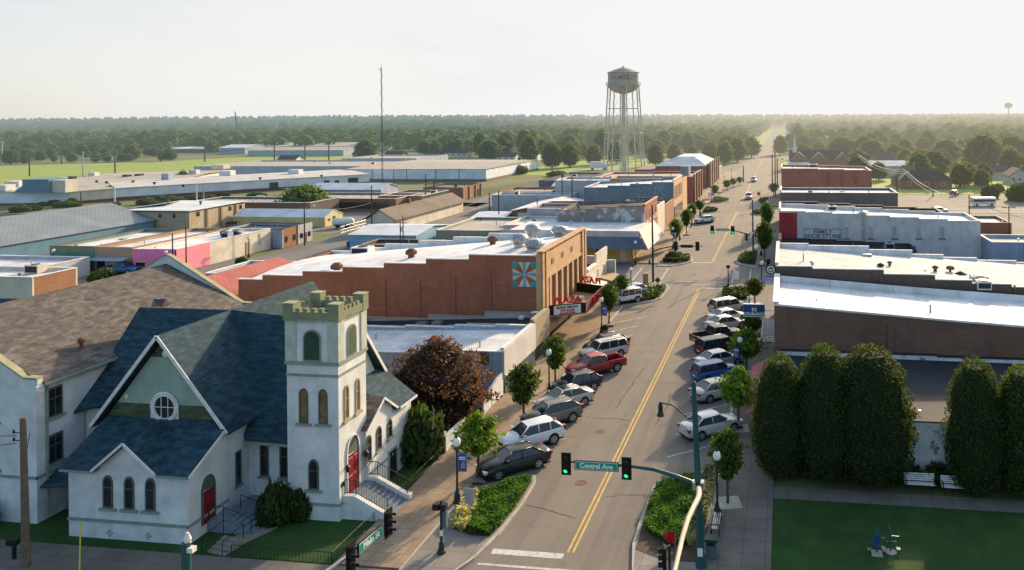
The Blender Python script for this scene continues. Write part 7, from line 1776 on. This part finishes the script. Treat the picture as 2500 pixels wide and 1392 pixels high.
b=MB(); b.box(-4.56,-4.3,39.06,39.1,.75,1.15); b.build('notice',M['sign_white'],A)
b=MB(); b.tube([(-4.62,39.3,7.62),(-5.0,39.3,7.62),(-5.4,39.3,7.95),(-5.8,39.3,8.25),(-6.4,39.3,8.35)],.035,7); b.lathe([(.03,.7),(.09,.62),(.11,.5),(.14,.45),(.12,.36),(.12,.2),(.2,.0),(.2,-.02)],(-6.42,39.3,7.7),10); b.build('luminaire',M['dkgreen'],A)
head(A,-11.4,39.2,5.0,0,-1,'green',.88); head(A,-8.2,39.2,4.93,0,-1,'green',.88)
streetsign(A,(-9.78,39.18,4.99),(1,0,0),(0,-1,0),'Central Ave',2.32,.48)
Bq=thing('traffic_signal','teal signal pole at the lower left with Main St sign on its arm','traffic signal',(-19.0,22.3,0))
b=MB(); b.tube([(-19,22.3,0),(-19,22.3,9.5)],[.22,.14],12); b.lathe([(.15,0),(.16,.06),(.05,.15)],(-19,22.3,9.5),8); b.build('pole',M['dkgreen_steel'],Bq)
b=MB(); b.tube([(-19,22.3,4.6),(-18.6,24,5.2),(-18.1,26.5,5.45),(-17.5,29,5.5),(-17.25,31.6,5.5)],[.12,.11,.09,.065,.05],10); b.build('mast_arm',M['galv'],Bq)
b=MB(); b.lathe([(.1,0),(.12,.1),(.04,.3)],(-18.95,22.3,9.6),8); b.box(-18.9,-18.7,22.2,22.4,9.3,9.45); b.pieces('camera_unit',M['white_trim'],Bq)
head(Bq,-17.15,31.6,5.5,1,-.15,None,.92); head(Bq,-17.3,28.9,5.5,1,-.15,None,.92)
streetsign(Bq,(-17.3,30.35,5.45),(.12,1,0),(1,-.12,0),'Main St',1.6,.48)
Cq=thing('pedestrian_signal','green pedestrian signal post with control box at the west corner','traffic signal',(-18.1,38.8,0))
b=MB(); b.lathe([(.24,0),(.24,.08),(.16,.2),(.12,.55),(.07,.62),(.06,2.75)],(-18.1,38.8,.13),12); b.build('post',M['dkgreen'],Cq)
b=MB(); b.box(-18.0,-17.78,38.7,38.95,1.5,2.35); b.build('control_box',mat('box_slate',(.08,.13,.15)),Cq)
b=MB(); b.box(-18.52,-18.16,38.65,38.9,2.4,2.72); b.box(-18.1,-17.8,38.65,38.95,2.4,2.72); b.build('signal_head',M['black'],Cq)
b=MB(); b.tube([(-18.35,38.8,2.72),(-18.35,38.8,2.82),(-17.9,38.8,2.82),(-17.9,38.8,2.72)],.02,5); b.build('bracket',M['dkgreen'],Cq)
b=MB(); b.box(-18.16,-18.0,38.72,38.74,1.05,1.35); b.build('push_button_sign',M['sign_white'],Cq)
Dq=thing('pedestrian_signal','black signal head on a short post behind the tan arm','traffic signal',(-5.4,33.9,0))
b=MB(); b.lathe([(.2,0),(.18,.3),(.06,.4),(.055,4.1)],(-5.2,33.9,.0),10); b.build('post',M['dkgreen'],Dq); head(Dq,-5.45,33.85,3.55,-1,-.25,None,.85)
b=MB(); b.tube([(-5.2,33.9,4.0),(-5.45,33.9,4.1)],.02,5); b.tube([(-5.2,33.9,3.0),(-5.45,33.9,3.0)],.02,5); b.build('bracket',M['galv'],Dq)
Eq=thing('traffic_signal','far crossing signal pole with two green lit heads on its arm','traffic signal',(-5.0,121.5,0))
b=MB(); b.tube([(-5.0,121.5,.1),(-5.05,121.5,9.9)],[.16,.1],10); b.build('pole',M['dkgreen_steel'],Eq)
b=MB(); b.tube([(-5.0,121.5,4.2),(-6.5,121.5,4.7),(-8.2,121.5,5.15),(-11.8,121.5,5.25)],[.11,.09,.07,.05],8); b.build('mast_arm',M['dkgreen_steel'],Eq)
head(Eq,-11.35,121.4,5.2,0,-1,'green',.95); head(Eq,-8.15,121.4,5.15,0,-1,'green',.95); head(Eq,-6.0,121.3,4.1,-1,-.4,None,.95)
streetsign(Eq,(-9.7,121.4,5.2),(1,0,0),(0,-1,0),'Central Ave',1.9,.42)
b=MB(); b.prism([(-5.6,121.2,4.0),(-5.2,121.2,4.9),(-4.9,121.2,4.9),(-5.3,121.2,4.0)],(0,.03,0)); b.build('sign_board',M['sign_white'],Eq)
Fq=thing('traffic_signal','dark signal pole seen from behind at the slate canopy corner','traffic signal',(-18.2,106.2,0))
b=MB(); b.tube([(-18.2,106.2,.1),(-18.25,106.2,10.8)],[.16,.1],10); b.build('pole',M['dkgreen'],Fq)
b=MB(); b.tube([(-18.2,106.2,4.3),(-17,106.2,4.75),(-15.2,106.2,5.1),(-11.2,106.2,5.15)],[.11,.09,.07,.05],8); b.build('mast_arm',M['dkgreen'],Fq)
head(Fq,-15.0,106.3,5.1,0,1,None,.95); head(Fq,-12.0,106.3,5.1,0,1,None,.95); head(Fq,-18.6,106.0,2.9,-1,-.4,None,.7,2)
b=MB(); b.box(-14.3,-12.6,106.15,106.25,4.9,5.3); b.build('sign_board',M['black'],Fq)
b=MB(); b.box(-19.4,-18.7,104.9,105.6,.13,1.5); tag(b.build('signal_cabinet',M['tanbrick']),'tan signal control cabinet by the bed at the second crossing','cabinet')
Gq=thing('road_sign','orange diamond roadworks sign in the west bed at the second crossing','sign',(-17.2,104,0))
xg,yg=G(1606,708); b=MB(); b.tube([(xg,yg,.1),(xg,yg,1.5)],.03,6); b.build('post',M['galv'],Gq)
b=MB(); b.prism([(xg-.42,yg-.03,1.3),(xg,yg-.03,.88),(xg+.42,yg-.03,1.3),(xg,yg-.03,1.72)],(0,-.02,0)); b.build('sign_board',M['rust'],Gq)
Hq=thing('road_sign','plain back of a white road sign in the west corner bed','sign',(-18.2,42.6,0))
xg,yg=G(1146,1290); b=MB(); b.tube([(xg,yg,.1),(xg,yg,2.1)],.03,6); b.lathe([(.1,0),(.04,.25)],(xg,yg,1.15),6); b.build('post',M['galv'],Hq)
b=MB(); b.box(xg-.26,xg+.3,yg-.01,yg+.02,1.35,2.25); b.build('sign_board',mat('sign_back_grey',(.34,.33,.33)),Hq)
for i,(u,vb,vt,w_,lab) in enumerate(((1797,705,662,14,'white regulatory sign near the second crossing, east side'),(1853,512,468,10,'small red stop sign by the third crossing, east side'),(1733,510,470,6,'thin sign post beside the far west bed'))):
    x,y=G(u,vb); h=hgt(u,vb,vt); o=thing('road_sign',lab,'sign',(x,y,0)); b=MB(); b.tube([(x,y,0),(x,y,h)],.04,6); b.build('post',M['galv'],o)
    b=MB(); b.disc((x,y-.05,h-.5),(0,-1,0),.45,.02,8) if i==1 else b.box(x-.4,x+.4,y-.07,y-.05,h-1.1,h); b.build('sign_board',M['sign_red'] if i==1 else M['sign_white'],o)
xg,yg=G(1778,700); o=thing('pedestrian_signal','short dark pedestrian signal post by the east bed at the second crossing','traffic signal',(xg,yg,0)); b=MB(); b.lathe([(.2,0),(.08,.4),(.06,2.7)],(xg,yg,.13),8); b.build('post',M['dkgreen'],o); b=MB(); b.box(xg-.25,xg+.25,yg-.1,yg+.1,2.5,2.9); b.build('signal_head',M['black'],o)
# ---------------------------------------------------------------- benches, bin, flags
def bench(x,y,rz,label,m,z=.13,L_=1.8):
    o=thing('park_bench',label,'bench',(x,y,z),rz)
    b=MB()
    for i in range(4): b.box(-L_/2,L_/2,-.2+i*.11,-.2+i*.11+.085,.42,.455)
    b.build('seat',m,o,local=True)
    b=MB()
    for i in range(4): b.box(-L_/2,L_/2,.26+i*.03,.285+i*.03,.5+i*.11,.585+i*.11)
    b.build('backrest',m,o,local=True)
    for xx in (-L_/2+.15,L_/2-.15):
        b=MB(); b.box(xx-.03,xx+.03,-.22,-.16,0,.42); b.box(xx-.03,xx+.03,.2,.26,0,.45); b.box(xx-.03,xx+.03,-.22,.26,.38,.42); b.build('leg',M['iron'],o,local=True)
    for xx in (-L_/2+.04,L_/2-.1):
        b=MB(); b.box(xx,xx+.06,-.22,.3,.62,.66); b.box(xx,xx+.06,-.22,-.17,.42,.62); b.build('armrest',M['iron'],o,local=True)
    return o
x,y=G(2246,1198,.1); bench(x,y,0,'white slatted park bench left of the gap in the hornbeams',M['white_trim'],.1)
x,y=G(2337,1206,.1); bench(x,y,0,'white slatted park bench right of the other white bench',M['white_trim'],.1)
x,y=G(1750,1296); bench(x,y,R(90),'silver slatted bench by the lamp on the east corner pavement',M['galv'])
x,y=G(1737,1358,.13); o=thing('litter_bin','blue-grey square litter bin near the teal signal pole','bin',(x,y,.13))
b=MB(); b.box(x-.3,x+.3,y-.28,y+.28,.15,1.0); b.build('body',mat('bin_blue_grey',(.10,.14,.17),'siding',aux=9),o); b=MB(); b.box(x-.33,x+.33,y-.31,y+.31,1.0,1.12); b.build('lid',M['dkgreen'],o); b=MB(); b.box(x-.2,x+.2,y-.30,y-.285,.82,.97); b.build('opening',M['black'],o)
x,y=G(1640,1352); o=thing('flag','red flag on a thin staff in the mulch bed','flag',(x,y,.15)); b=MB(); b.tube([(x+.2,y,.1),(x+.2,y,1.2)],.02,5); b.build('staff',M['galv'],o)
b=MB(); b.add([(x+.2,y,1.15),(x-.1,y-.1,1.25),(x-.4,y,1.1),(x-.3,y-.05,.7),(x,y+.05,.5),(x+.2,y,.45)],[[0,1,4,5],[1,2,3,4]]); b.build('cloth',M['sign_red'],o)
for i,(u,v,lab) in enumerate(((1520,703,'small dark newspaper stand by the cream shop'),(1560,700,'white rail bench by the west bed at the second crossing'))):
    x,y=G(u,v)
    if i==0: o=thing('news_stand',lab,'stand',(x,y,.13)); b=MB(); b.box(x-.3,x+.3,y-.25,y+.25,.3,1.1); b.build('box',M['darkwood'],o); b=MB(); b.box(x-.25,x+.25,y-.26,y-.25,.6,1.0); b.build('window',M['dark_glass'],o)
# round flower planters
for i,(u,v) in enumerate(((1470,818),(1868,650))):
    x,y=G(u+8,v); o=thing('planter',['flower planter at the foot of the marquee lamp','dark planter by the tall east street tree'][i],'planter',(x,y,.13)); b=MB(); b.lathe([(.22,0),(.34,.4),(.36,.45)],(x,y,.13),12); b.build('pot',M['tanbrick'] if i==0 else M['black'],o)
    q=mob('flowers',bushm[0],o); q.scale=(.35,.35,.5); q.location=(0,0,.4)
# park exercise machines on two pads
for i,(u,v) in enumerate(((2141,1352),(2175,1348))):
    x,y=G(u,v,.1); o=thing('exercise_machine',['teal outdoor exercise machine with blue seat on a square pad','slim teal exercise machine on a round pad'][i],'exercise machine',(x,y,.1))
    b=MB(); (b.box(-.28,.28,-.3,.3,0,.03) if i==0 else b.lathe([(.3,0),(.3,.03)],(0,0,0),14)); b.build('pad',M['kerb'],o,local=True)
    b=MB(); b.tube([(0,.1,0),(0,.1,.9),(-.05,.2,1.25)],.05,8); b.tube([(0,.1,.8),(.45,.25,.7)],.03,6); b.tube([(-.3,.1,.5),(.3,.1,.5)],.03,6); b.build('frame',M['dkgreen_steel'],o,local=True)
    b=MB(); b.box(-.13,.13,-.22,.1,.42,.5); b.box(-.13,.13,.04,.1,.5,.95); 
    if i==0: b.build('seat',M['sign_blue'],o,local=True)
    b=MB(); 
    for s in (-1,1): b.box(s*.38-.1,s*.38+.1,-.1,.14,.18,.22)
    b.build('footplate',M['galv'],o,local=True)
# ---------------------------------------------------------------- church yard wall, pergola, fences
o=thing('garden_wall','white garden wall with sloping top and round opening beside the pavement','wall',(-23.2,56,0))
pts=[G(1075,1108),G(1110,1124)]
b=MB(); b.box(-25.2,-23.35,50.6,50.85,0,1.35); b.box(-23.4,-23.2,50.6,54.0,0,1.2); b.prism([(-23.4,57.4,0),(-23.4,59.0,0),(-23.4,59.0,1.7),(-23.4,57.4,1.05)],(.18,0,0)); b.prism([(-23.4,59.2,0),(-23.4,61.6,0),(-23.4,61.6,2.0),(-23.4,60.4,1.9),(-23.4,59.2,1.6)],(.18,0,0)); b.build('wall',M['wbrick'],o)
b=MB(); b.box(-25.25,-23.3,50.55,50.9,1.35,1.43); b.build('coping',M['white_trim'],o); b=MB(); b.disc((-23.21,58.3,1.0),(1,0,0),.25,.02,16); b.build('round_opening',M['core'],o)
o=thing('pergola','white timber pergola at the church garden gate','pergola',(-24.6,53,0))
for (x,y) in ((-25.6,52.6),(-24.4,52.6),(-25.6,53.7),(-24.4,53.7)): b=MB(); b.box(x-.06,x+.06,y-.06,y+.06,0,1.75); b.build('post',M['white_trim'],o)
for y in (52.6,53.7): b=MB(); b.box(-25.9,-24.2,y-.05,y+.05,1.75,1.87); b.build('beam',M['white_trim'],o)
o=thing('iron_fence','low black iron fence round the church lawn corner','fence',(-26,37.2,0)); railing(o,[(-29.0,37.15,0),(-23.3,37.15,0)],.7,sp=.2,name='fence_panel'); railing(o,[(-23.3,37.15,0),(-23.3,41.3,0)],.7,sp=.2,name='fence_panel')
o=thing('iron_fence','low black iron fence along the lawn by the tower steps','fence',(-23.3,47,0)); railing(o,[(-23.3,44.6,0),(-23.3,50.5,0)],.6,sp=.2,name='fence_panel')
# ---------------------------------------------------------------- utility poles and lines
def pole(x,y,h,label,arms=1,m=None,r=.13,light=False,trans=False,arm_rz=0.):
    o=thing('utility_pole',label,'utility pole',(x,y,0),arm_rz); b=MB(); b.tube([(0,0,-.1),(0,0,h)],[r,r*.68],8); b.build('pole',m or M['darkwood'],o,local=True)
    for i in range(arms): 
        b=MB(); z=h-.35-i*.7; b.box(-1.1,1.1,-.06,.06,z,z+.1)
        for xx in (-1,-.5,.5,1): b.lathe([(.03,0),(.05,.06),(.03,.16)],(xx,0,z+.1),6)
        b.build('crossarm',m or M['darkwood'],o,local=True)
    if trans: b=MB(); b.lathe([(.05,0),(.24,.05),(.24,.75),(.05,.85)],(.36,0,h-1.7),10); b.build('transformer',M['galv'],o,local=True)
    if light: b=MB(); b.tube([(0,0,h*.78),(1.2,-.2,h*.84),(1.9,-.3,h*.84)],.04,6); b.box(1.7,2.3,-.42,-.18,h*.83,h*.86); b.build('lamp_arm',M['galv'],o,local=True)
    return o
for (u,vb,vt,lab,ar,kw) in (
 (455,690,552,'dark pole rising behind the church hall gable',0,{}),(422,690,570,'dark pole just left of the hall gable peak',0,{}),
 (744,600,483,'leaning dark pole with lamp arm on the railway street',0,dict(light=True)),(908,575,453,'tall dark pole across the railway street with bright line',0,{}),
 (978,640,540,'pole with crossarm behind the theatre roof',1,dict(trans=True)),(985,640,528,'second thin pole behind the theatre roof',0,{}),
 (703,515,458,'pale pole with double crossarms in front of the big round tree',2,dict(m=M['galv'])),(1060,492,440,'pole with lights beside the brick office',0,dict(light=True)),
 (1218,545,465,'pole between the workshops on the back street',0,{}),(1312,548,487,'thick short pole in front of the orange flank store',0,{}),
 (1373,512,425,'tall pole with lines near the grey wall, left one',1,{}),(1397,518,430,'tall pole with lines near the grey wall, right one',0,dict(trans=True)),
 (1487,560 if False else 470,425,'pole rising before the cream roofed block',1,{}),
 (2367,595,475,'tall pole at the corner of the lettered building car park',0,{}),(2464,605,503,'pole with crossarm at the east corner store',1,{}),
 (1040,470,425,'thin pole by the warehouse front',0,{}),(1195,520,470,'thin pole by the railway shed',0,{}),(203,452,370,'pale pole line pole left of the bright field',1,dict(m=M['galv'])),(281,425,365,'tall dark field edge pole',0,{}),(5,402,345,'pole at the far west edge',1,dict(m=M['galv'])),
 (150,400,362,'far field pole, second from the west',0,{}),(72,430,375,'slim pole before the field',0,{}),(392,395,355,'pole behind the bright field, left of the brick lodge',0,{}),(500,395,352,'pole standing in the bright field',0,{}),(670,400,345,'pole in front of the far blue-grey shed',0,{}),(745,398,345,'pole in front of the far cream warehouse',0,{}),(803,398,345,'pole right of the far blue-grey shed',0,{}),
 (480,490,450,'white pole in front of the factory wall',0,dict(m=M['white_trim'])),(497,492,452,'second pale pole in front of the factory wall',0,dict(m=M['galv'])),(198,512,468,'pole at the factory corner',0,{}),(280,498,455,'pale pole at the factory bend',0,dict(m=M['white_trim'])),
 (2240,455,395,'pole with crossarm above the dark hipped roof house',1,{}),(2190,470,430,'pole by the brick house with wires',0,{}),(2278,480,440,'pole at the car park entrance',0,{}),(2478,478,440,'thin pole at the car park rim',0,{}),(2400,440,375,'pole before the long white house',1,{}),
 (1886,470,380,'tall dark pole on the east side of the far avenue',0,{}),(1893,480,372,'taller dark pole with lamp on the east far avenue',0,dict(light=True)),(1898,455,385,'third dark pole on the east far avenue',0,{}),
 (1815,445,405,'dark pole at the fourth crossing, west side',0,{}),(1695,640 if False else 520,455,'dark pole by the third west block',0,{})):
    x,y=G(u,vb); h=hgt(u,vb,vt); fw=-x*SY+y*CY; pole(x,y,h,lab,ar,r=max(.11,fw*.0009),**kw)
x,y=G(68,1388); o=pole(-38.9,34.9,7.8,'weathered leaning timber pole at the lower left corner',0,M['wood'],.2); o.rotation_euler=(0,R(-.8),0)
b=MB()
for zz in (7.0,6.6): b.tube([(0,0,zz),(-.45,-.1,zz+.05)],.025,5); b.lathe([(.03,0),(.06,.08),(.03,.2)],(-.45,-.1,zz),6)
b.build('insulator',M['black'],o,local=True)
def line(pts,sag,label,m=None,r=.02,name='power_line'):
    b=MB()
    for i in range(len(pts)-1):
        p=Vector(pts[i]);q=Vector(pts[i+1]); n=12; b.tube([p.lerp(q,t/n)-Vector((0,0,sag*4*(t/n)*(1-t/n))) for t in range(n+1)],r,4)
    return tag(b.build(name,m or M['wire']),label,'cable')
P0=(-39.3,34.8,6.9)
line([P0,(-62,33.5,7.2)],.5,'upper cable from the leaning timber pole to the west'); line([(-39.3,34.8,6.5),(-62,33,6.2)],.7,'lower cable from the leaning timber pole to the west'); line([(-39.1,34.8,6.4),(-43.0,38.85,5.2)],.8,'drooping cable from the timber pole to the hall wall')
x0,y0=G(2367,595); 
for i,(dz,dx) in enumerate(((0,0),(.5,.5),(1.0,-.4))): 
    pts=[(x0+dx,y0,7.2+dz),(x0-2+dx,y0+60,8.0+dz),(x0-8+dx,y0+120,9+dz)]; line(pts,1.6,['low sunlit cable above the car park','middle sunlit cable above the car park','high sunlit cable above the car park'][i],M['brightwire'],.05)
line([(x0,y0,7.4),(52,112,5.2)],1.0,'sunlit cable down to the east corner store',M['brightwire'],.04)
a=G(908,575); c_=G(1070,485); line([(a[0],a[1],6.5),(-97.8,158,3.4)],.3,'pale cable from the tall pole to the yellow shed',M['brightwire'],.04)
x1,y1=G(744,600); line([(x1,y1,7.2),(-84.6,99.8,7.6)],.8,'cable along the railway street poles'); 
xa,ya=G(5,402); xb,yb=G(203,452); xc,yc=G(281,425)
for i,z_ in enumerate((11.5,10.2)): line([(xa,ya,z_),(xb,yb,z_-.2),(xc,yc,z_-.6),(-260,350,9)],1.2,['top cable beside the bright field','second cable beside the bright field'][i],None,.06)
def topp(u,vb,vt,d=.3): x,y=G(u,vb); return (x,y,hgt(u,vb,vt)-d)
for i,(a,c_,sg) in enumerate((((908,575,453),(1060,492,440),.6),((978,640,540),(1218,545,465),.8),((1218,545,465),(1373,512,425),.8),((1373,512,425),(1487,470,425),.6),((744,600,483),(908,575,453),.7),((703,515,458),(744,600,483),.8),((392,395,355),(500,395,352),.8),((281,425,365),(392,395,355),.9),((2464,605,503),(2367,595,475),.4),((2240,455,395),(2400,440,375),1.0),((1886,470,380),(1893,480,372),.2))):
    line([topp(*a),topp(*c_)],sg,['cable from the tall railway pole to the brick office pole','cable from the pole behind the theatre to the workshop pole','cable from the workshop pole to the left tall pole','cable from the left tall pole to the cream roofed block','cable between the two railway street poles','cable from the pale crossarm pole to the leaning dark pole','cable between two field poles in front of the brick lodge','cable from the field edge pole to the next field pole','cable between the two poles of the east car park','cable above the houses on the north east','short cable between the far avenue poles'][i],None,.025)
# railway line below the factory
rp=[G(u,v) for u,v in ((-40,528),(150,519),(330,508),(560,497),(760,488),(900,480))]
b=MB()
for off in (-.75,.75): b.tube([(x,y+off,.06) for x,y in rp],.06,4)
tag(b.build('railway_track',M['rust']),kind='structure')
b=MB(); 
for (x0,y0),(x1,y1) in zip(rp,rp[1:]): b.add([(x0,y0-2.2,-.012),(x1,y1-2.2,-.012),(x1,y1+2.2,-.012),(x0,y0+2.2,-.012)],[[0,1,2,3]])
tag(b.build('railway_bed',mat('ballast',(.17,.155,.14),'patchy',(.10,.10,.07),scale=.6)),kind='structure')
# guy stake
o=tag(MB().tube([(-36.2,35.4,2.3),(-34.8,33.9,.0)],.035,6).build('guy_marker',mat('yellow_guy_sleeve',(.5,.42,.05))),'bright yellow guy wire sleeve slanting by the lower pavement','cable')
x,y=G(35,1370); o=thing('hydrant_post','dark short post with a box top at the lower left corner','post',(x,y,0)); b=MB(); b.tube([(x,y,0),(x,y,1.0)],.1,8); b.build('post',M['black'],o); b=MB(); b.box(x-.35,x+.2,y-.15,y+.15,.85,1.15); b.build('box',M['black'],o)
# ---------------------------------------------------------------- water tower
wx,wy=G(1524,420); WT=thing('water_tower','tall pale water tower on eight legs lettered with the town name','water tower',(wx,wy,0)); fw=-wx*SY+wy*CY; S=fw/FP
rT=37.5*S; z1=hgt(1520,420,178); z0=hgt(1520,420,208); ztop=hgt(1520,420,163); zbot=hgt(1520,420,229)
b=MB(); prof=[(rT*.02,zbot)]+[(rT*math.sin(q*math.pi/16),z0-(z0-zbot)*math.cos(q*math.pi/16)) for q in range(1,8)]+[(rT,z0),(rT,z1)]; b.lathe(prof,(wx,wy,0),36,cap=False); b.build('tank',M['tank'],WT,smooth=True)
b=MB(); b.lathe([(rT*1.06,z1-.05),(rT*1.06,z1+.1),(rT*.5,(z1+ztop)/2+.2),(.3,ztop-.2),(.25,ztop+.3)],(wx,wy,0),24); b.build('tank_roof',M['tank'],WT)
b=MB(); b.lathe([(rT*1.0,z0-.12),(rT*1.14,z0-.12),(rT*1.14,z0+.05),(rT*1.0,z0+.05)],(wx,wy,0),32,cap=False)
for q in range(32):
    a=q*math.pi/16; b.tube([(wx+rT*1.12*math.cos(a),wy+rT*1.12*math.sin(a),z0),(wx+rT*1.12*math.cos(a),wy+rT*1.12*math.sin(a),z0+1.0)],.05,4)
b.lathe([(rT*1.1,z0+.95),(rT*1.14,z0+.95),(rT*1.14,z0+1.05),(rT*1.1,z0+1.05)],(wx,wy,0),32,cap=False); b.build('walkway',M['towersteel'],WT)
b=MB(); b.tube([(wx,wy,0),(wx,wy,zbot+.5)],[1.05,.8],16); b.build('riser_pipe',M['towersteel'],WT)
rb=52*S; legs=[]
for q in range(8):
    a=math.pi/8+q*math.pi/4; p=Vector((wx+rb*math.cos(a),wy+rb*math.sin(a),0)); t_=Vector((wx+rT*1.02*math.cos(a),wy+rT*1.02*math.sin(a),z0)); legs.append((p,t_)); b=MB(); b.tube([p,t_],.25,8); b.build('leg',M['towersteel'],WT)
b=MB()
for f in (.13,.45,.73):
    ring=[p.lerp(t_,f) for p,t_ in legs]
    for q in range(8): b.tube([ring[q],ring[(q+1)%8]],.15,6)
b.build('ring_strut',M['towersteel'],WT)
b=MB(); fs=[0,.13,.45,.73,1]
for k_ in range(4):
    for q in range(8):
        p=legs[q][0].lerp(legs[q][1],fs[k_]); r_=legs[(q+1)%8][0].lerp(legs[(q+1)%8][1],fs[k_+1]); s_=legs[(q+1)%8][0].lerp(legs[(q+1)%8][1],fs[k_]); t_=legs[q][0].lerp(legs[q][1],fs[k_+1]); b.tube([p,r_],.045,4); b.tube([s_,t_],.045,4)
b.build('tie_rod',M['towersteel'],WT)
va=math.atan2(-wy,-wx)
def onT(x,y,d,zc):
    a=va+x/rT; return (wx+(rT+.03+d)*math.cos(a),wy+(rT+.03+d)*math.sin(a),zc+y)
lm=mat('tank_lettering',(.10,.11,.12),'patchy',(.2,.19,.18),scale=1)
zc=(z0+z1)/2+.35
text_mesh('lettering','HUMB',lm,2.7,lambda x,y,d:onT(x-2.05,y,d,zc),WT,.03,bold=.02,sx=.92); text_mesh('lettering','LDT',lm,2.7,lambda x,y,d:onT(x+4.2,y,d,zc),WT,.03,bold=.02,sx=.92)
b=MB(); 
b.poly([onT(1.75+.95*math.cos(i*math.pi/8)*(1-.25*(math.sin(i*math.pi/8)<0)),1.15*math.sin(i*math.pi/8)+.1,.02,zc) for i in range(16)]); b.build('emblem',mat('emblem_faded',(.20,.16,.15)),WT)
# ---------------------------------------------------------------- radio mast
mx_,my_=G(934,468); o=thing('radio_mast','slender lattice radio mast with antennas near its top','mast',(mx_,my_,0)); h=hgt(934,468,165)
b=MB(); 
for q in range(3):
    a=q*2.094; b.tube([(mx_+.24*math.cos(a),my_+.24*math.sin(a),0),(mx_+.14*math.cos(a),my_+.14*math.sin(a),h)],.04,5)
for i in range(40):
    z_=h*i/40; r_=.24-.1*i/40; 
    for q in range(3): a=q*2.094; c2=(q+1)*2.094; b.tube([(mx_+r_*math.cos(a),my_+r_*math.sin(a),z_),(mx_+r_*math.cos(c2),my_+r_*math.sin(c2),z_+h/40)],.02,4)
b.build('lattice',M['greyroof'],o); b=MB()
for i in range(10):
    z_=h*(.55+.045*i); b.tube([(mx_,my_,z_),(mx_+.4*(-1)**i,my_,z_+.6)],.03,4); b.tube([(mx_+.4*(-1)**i,my_,z_),(mx_+.4*(-1)**i,my_,z_+1.6)],.035,4)
b.tube([(mx_,my_,h),(mx_,my_,h+1.2)],.05,4); b.box(mx_-.6,mx_+.2,my_-.1,my_+.1,h-.8,h-.5); b.build('antenna',M['galv'],o)
# far water tower and crane
d=ray(2462,258); Yf=1500; o=thing('water_tower','tiny pale far water tower on the north east horizon','water tower',(d[0]/d[1]*Yf,Yf,0)); fwf=Yf; x=d[0]/d[1]*Yf
zc=CH+d[2]/d[1]*Yf; b=MB(); b.lathe([(.5,-5),(5,-4),(7,-.5),(7,2),(4,4.5),(.3,5.5)],(x,Yf,zc),20); b.build('tank',M['tank'],o,smooth=True); b=MB(); b.tube([(x,Yf,0),(x,Yf,zc-4)],1.0,8); b.build('column',M['towersteel'],o)
d=ray(578,308); Yc=900; o=thing('crane','dark lattice crane boom above the far woods','crane',(d[0]/d[1]*Yc,Yc,0)); x=d[0]/d[1]*Yc; zb=CH+d[2]/d[1]*Yc; d2=ray(574,275); x2=d2[0]/d2[1]*Yc; zt_=CH+d2[2]/d2[1]*Yc
b=MB(); b.tube([(x+1,Yc,0),(x,Yc,zb),(x2,Yc,zt_)],.7,5); b.build('boom',M['greyroof'],o); b=MB(); b.tube([(x2,Yc,zt_),(x2-1.5,Yc,zt_+1.5)],.4,4); b.build('jib_head',M['greyroof'],o)

# ---------------------------------------------------------------- covers let into the carriageway
for i,(x,y) in enumerate(((-13.6,55.5),(-9.6,83),(-13.2,112),(-9.4,150),(-12.9,47.6))):
    b=MB(); b.lathe([(.36,.004),(.36,.012),(.30,.012),(.30,.008)],(x,y,0),18); tag(b.build('manhole_cover',M['rust']),['round manhole cover in the west lane by the parked crossovers','round manhole cover in the east lane before the second crossing','round manhole cover in the middle of the second crossing','round manhole cover in the second block','round manhole cover near the first crossing in the west lane'][i],'manhole cover')
b=MB(); r3=random.Random(12)
def seal(p,q,n=9,w_=.035):
    p=Vector(p);q=Vector(q); d=(q-p).normalized(); nn_=Vector((-d.y,d.x)); off=0; L_=[];R_=[]
    for t in range(n+1):
        off+=r3.uniform(-.16,.16); c_=p.lerp(q,t/n)+nn_*off; ww=w_*r3.uniform(.5,1.4); L_.append((*(c_+nn_*ww),.005)); R_.append((*(c_-nn_*ww),.005))
    for t in range(n): b.add([L_[t],R_[t],R_[t+1],L_[t+1]],[[0,1,2,3]])
for p,q in (((-15.2,58),(-11.9,58.4)),((-10.9,66.4),(-8.2,66)),((-14.9,74.5),(-12,74.9)),((-15.4,44.6),(-12.0,44.3)),((-10.8,90),(-7.9,90.5)),((-13.4,60),(-13.1,70)),((-9.7,57),(-9.4,64)),((-18.8,84),(-15.8,86.5)),((-6.9,58.5),(-5,60)),((-11,46),(-8.6,46.8)),((-13.9,92),(-13.2,101))): seal(p,q)
tag(b.build('road_marking',mat('tar_seal',(.045,.042,.04),'patchy')),kind='structure')
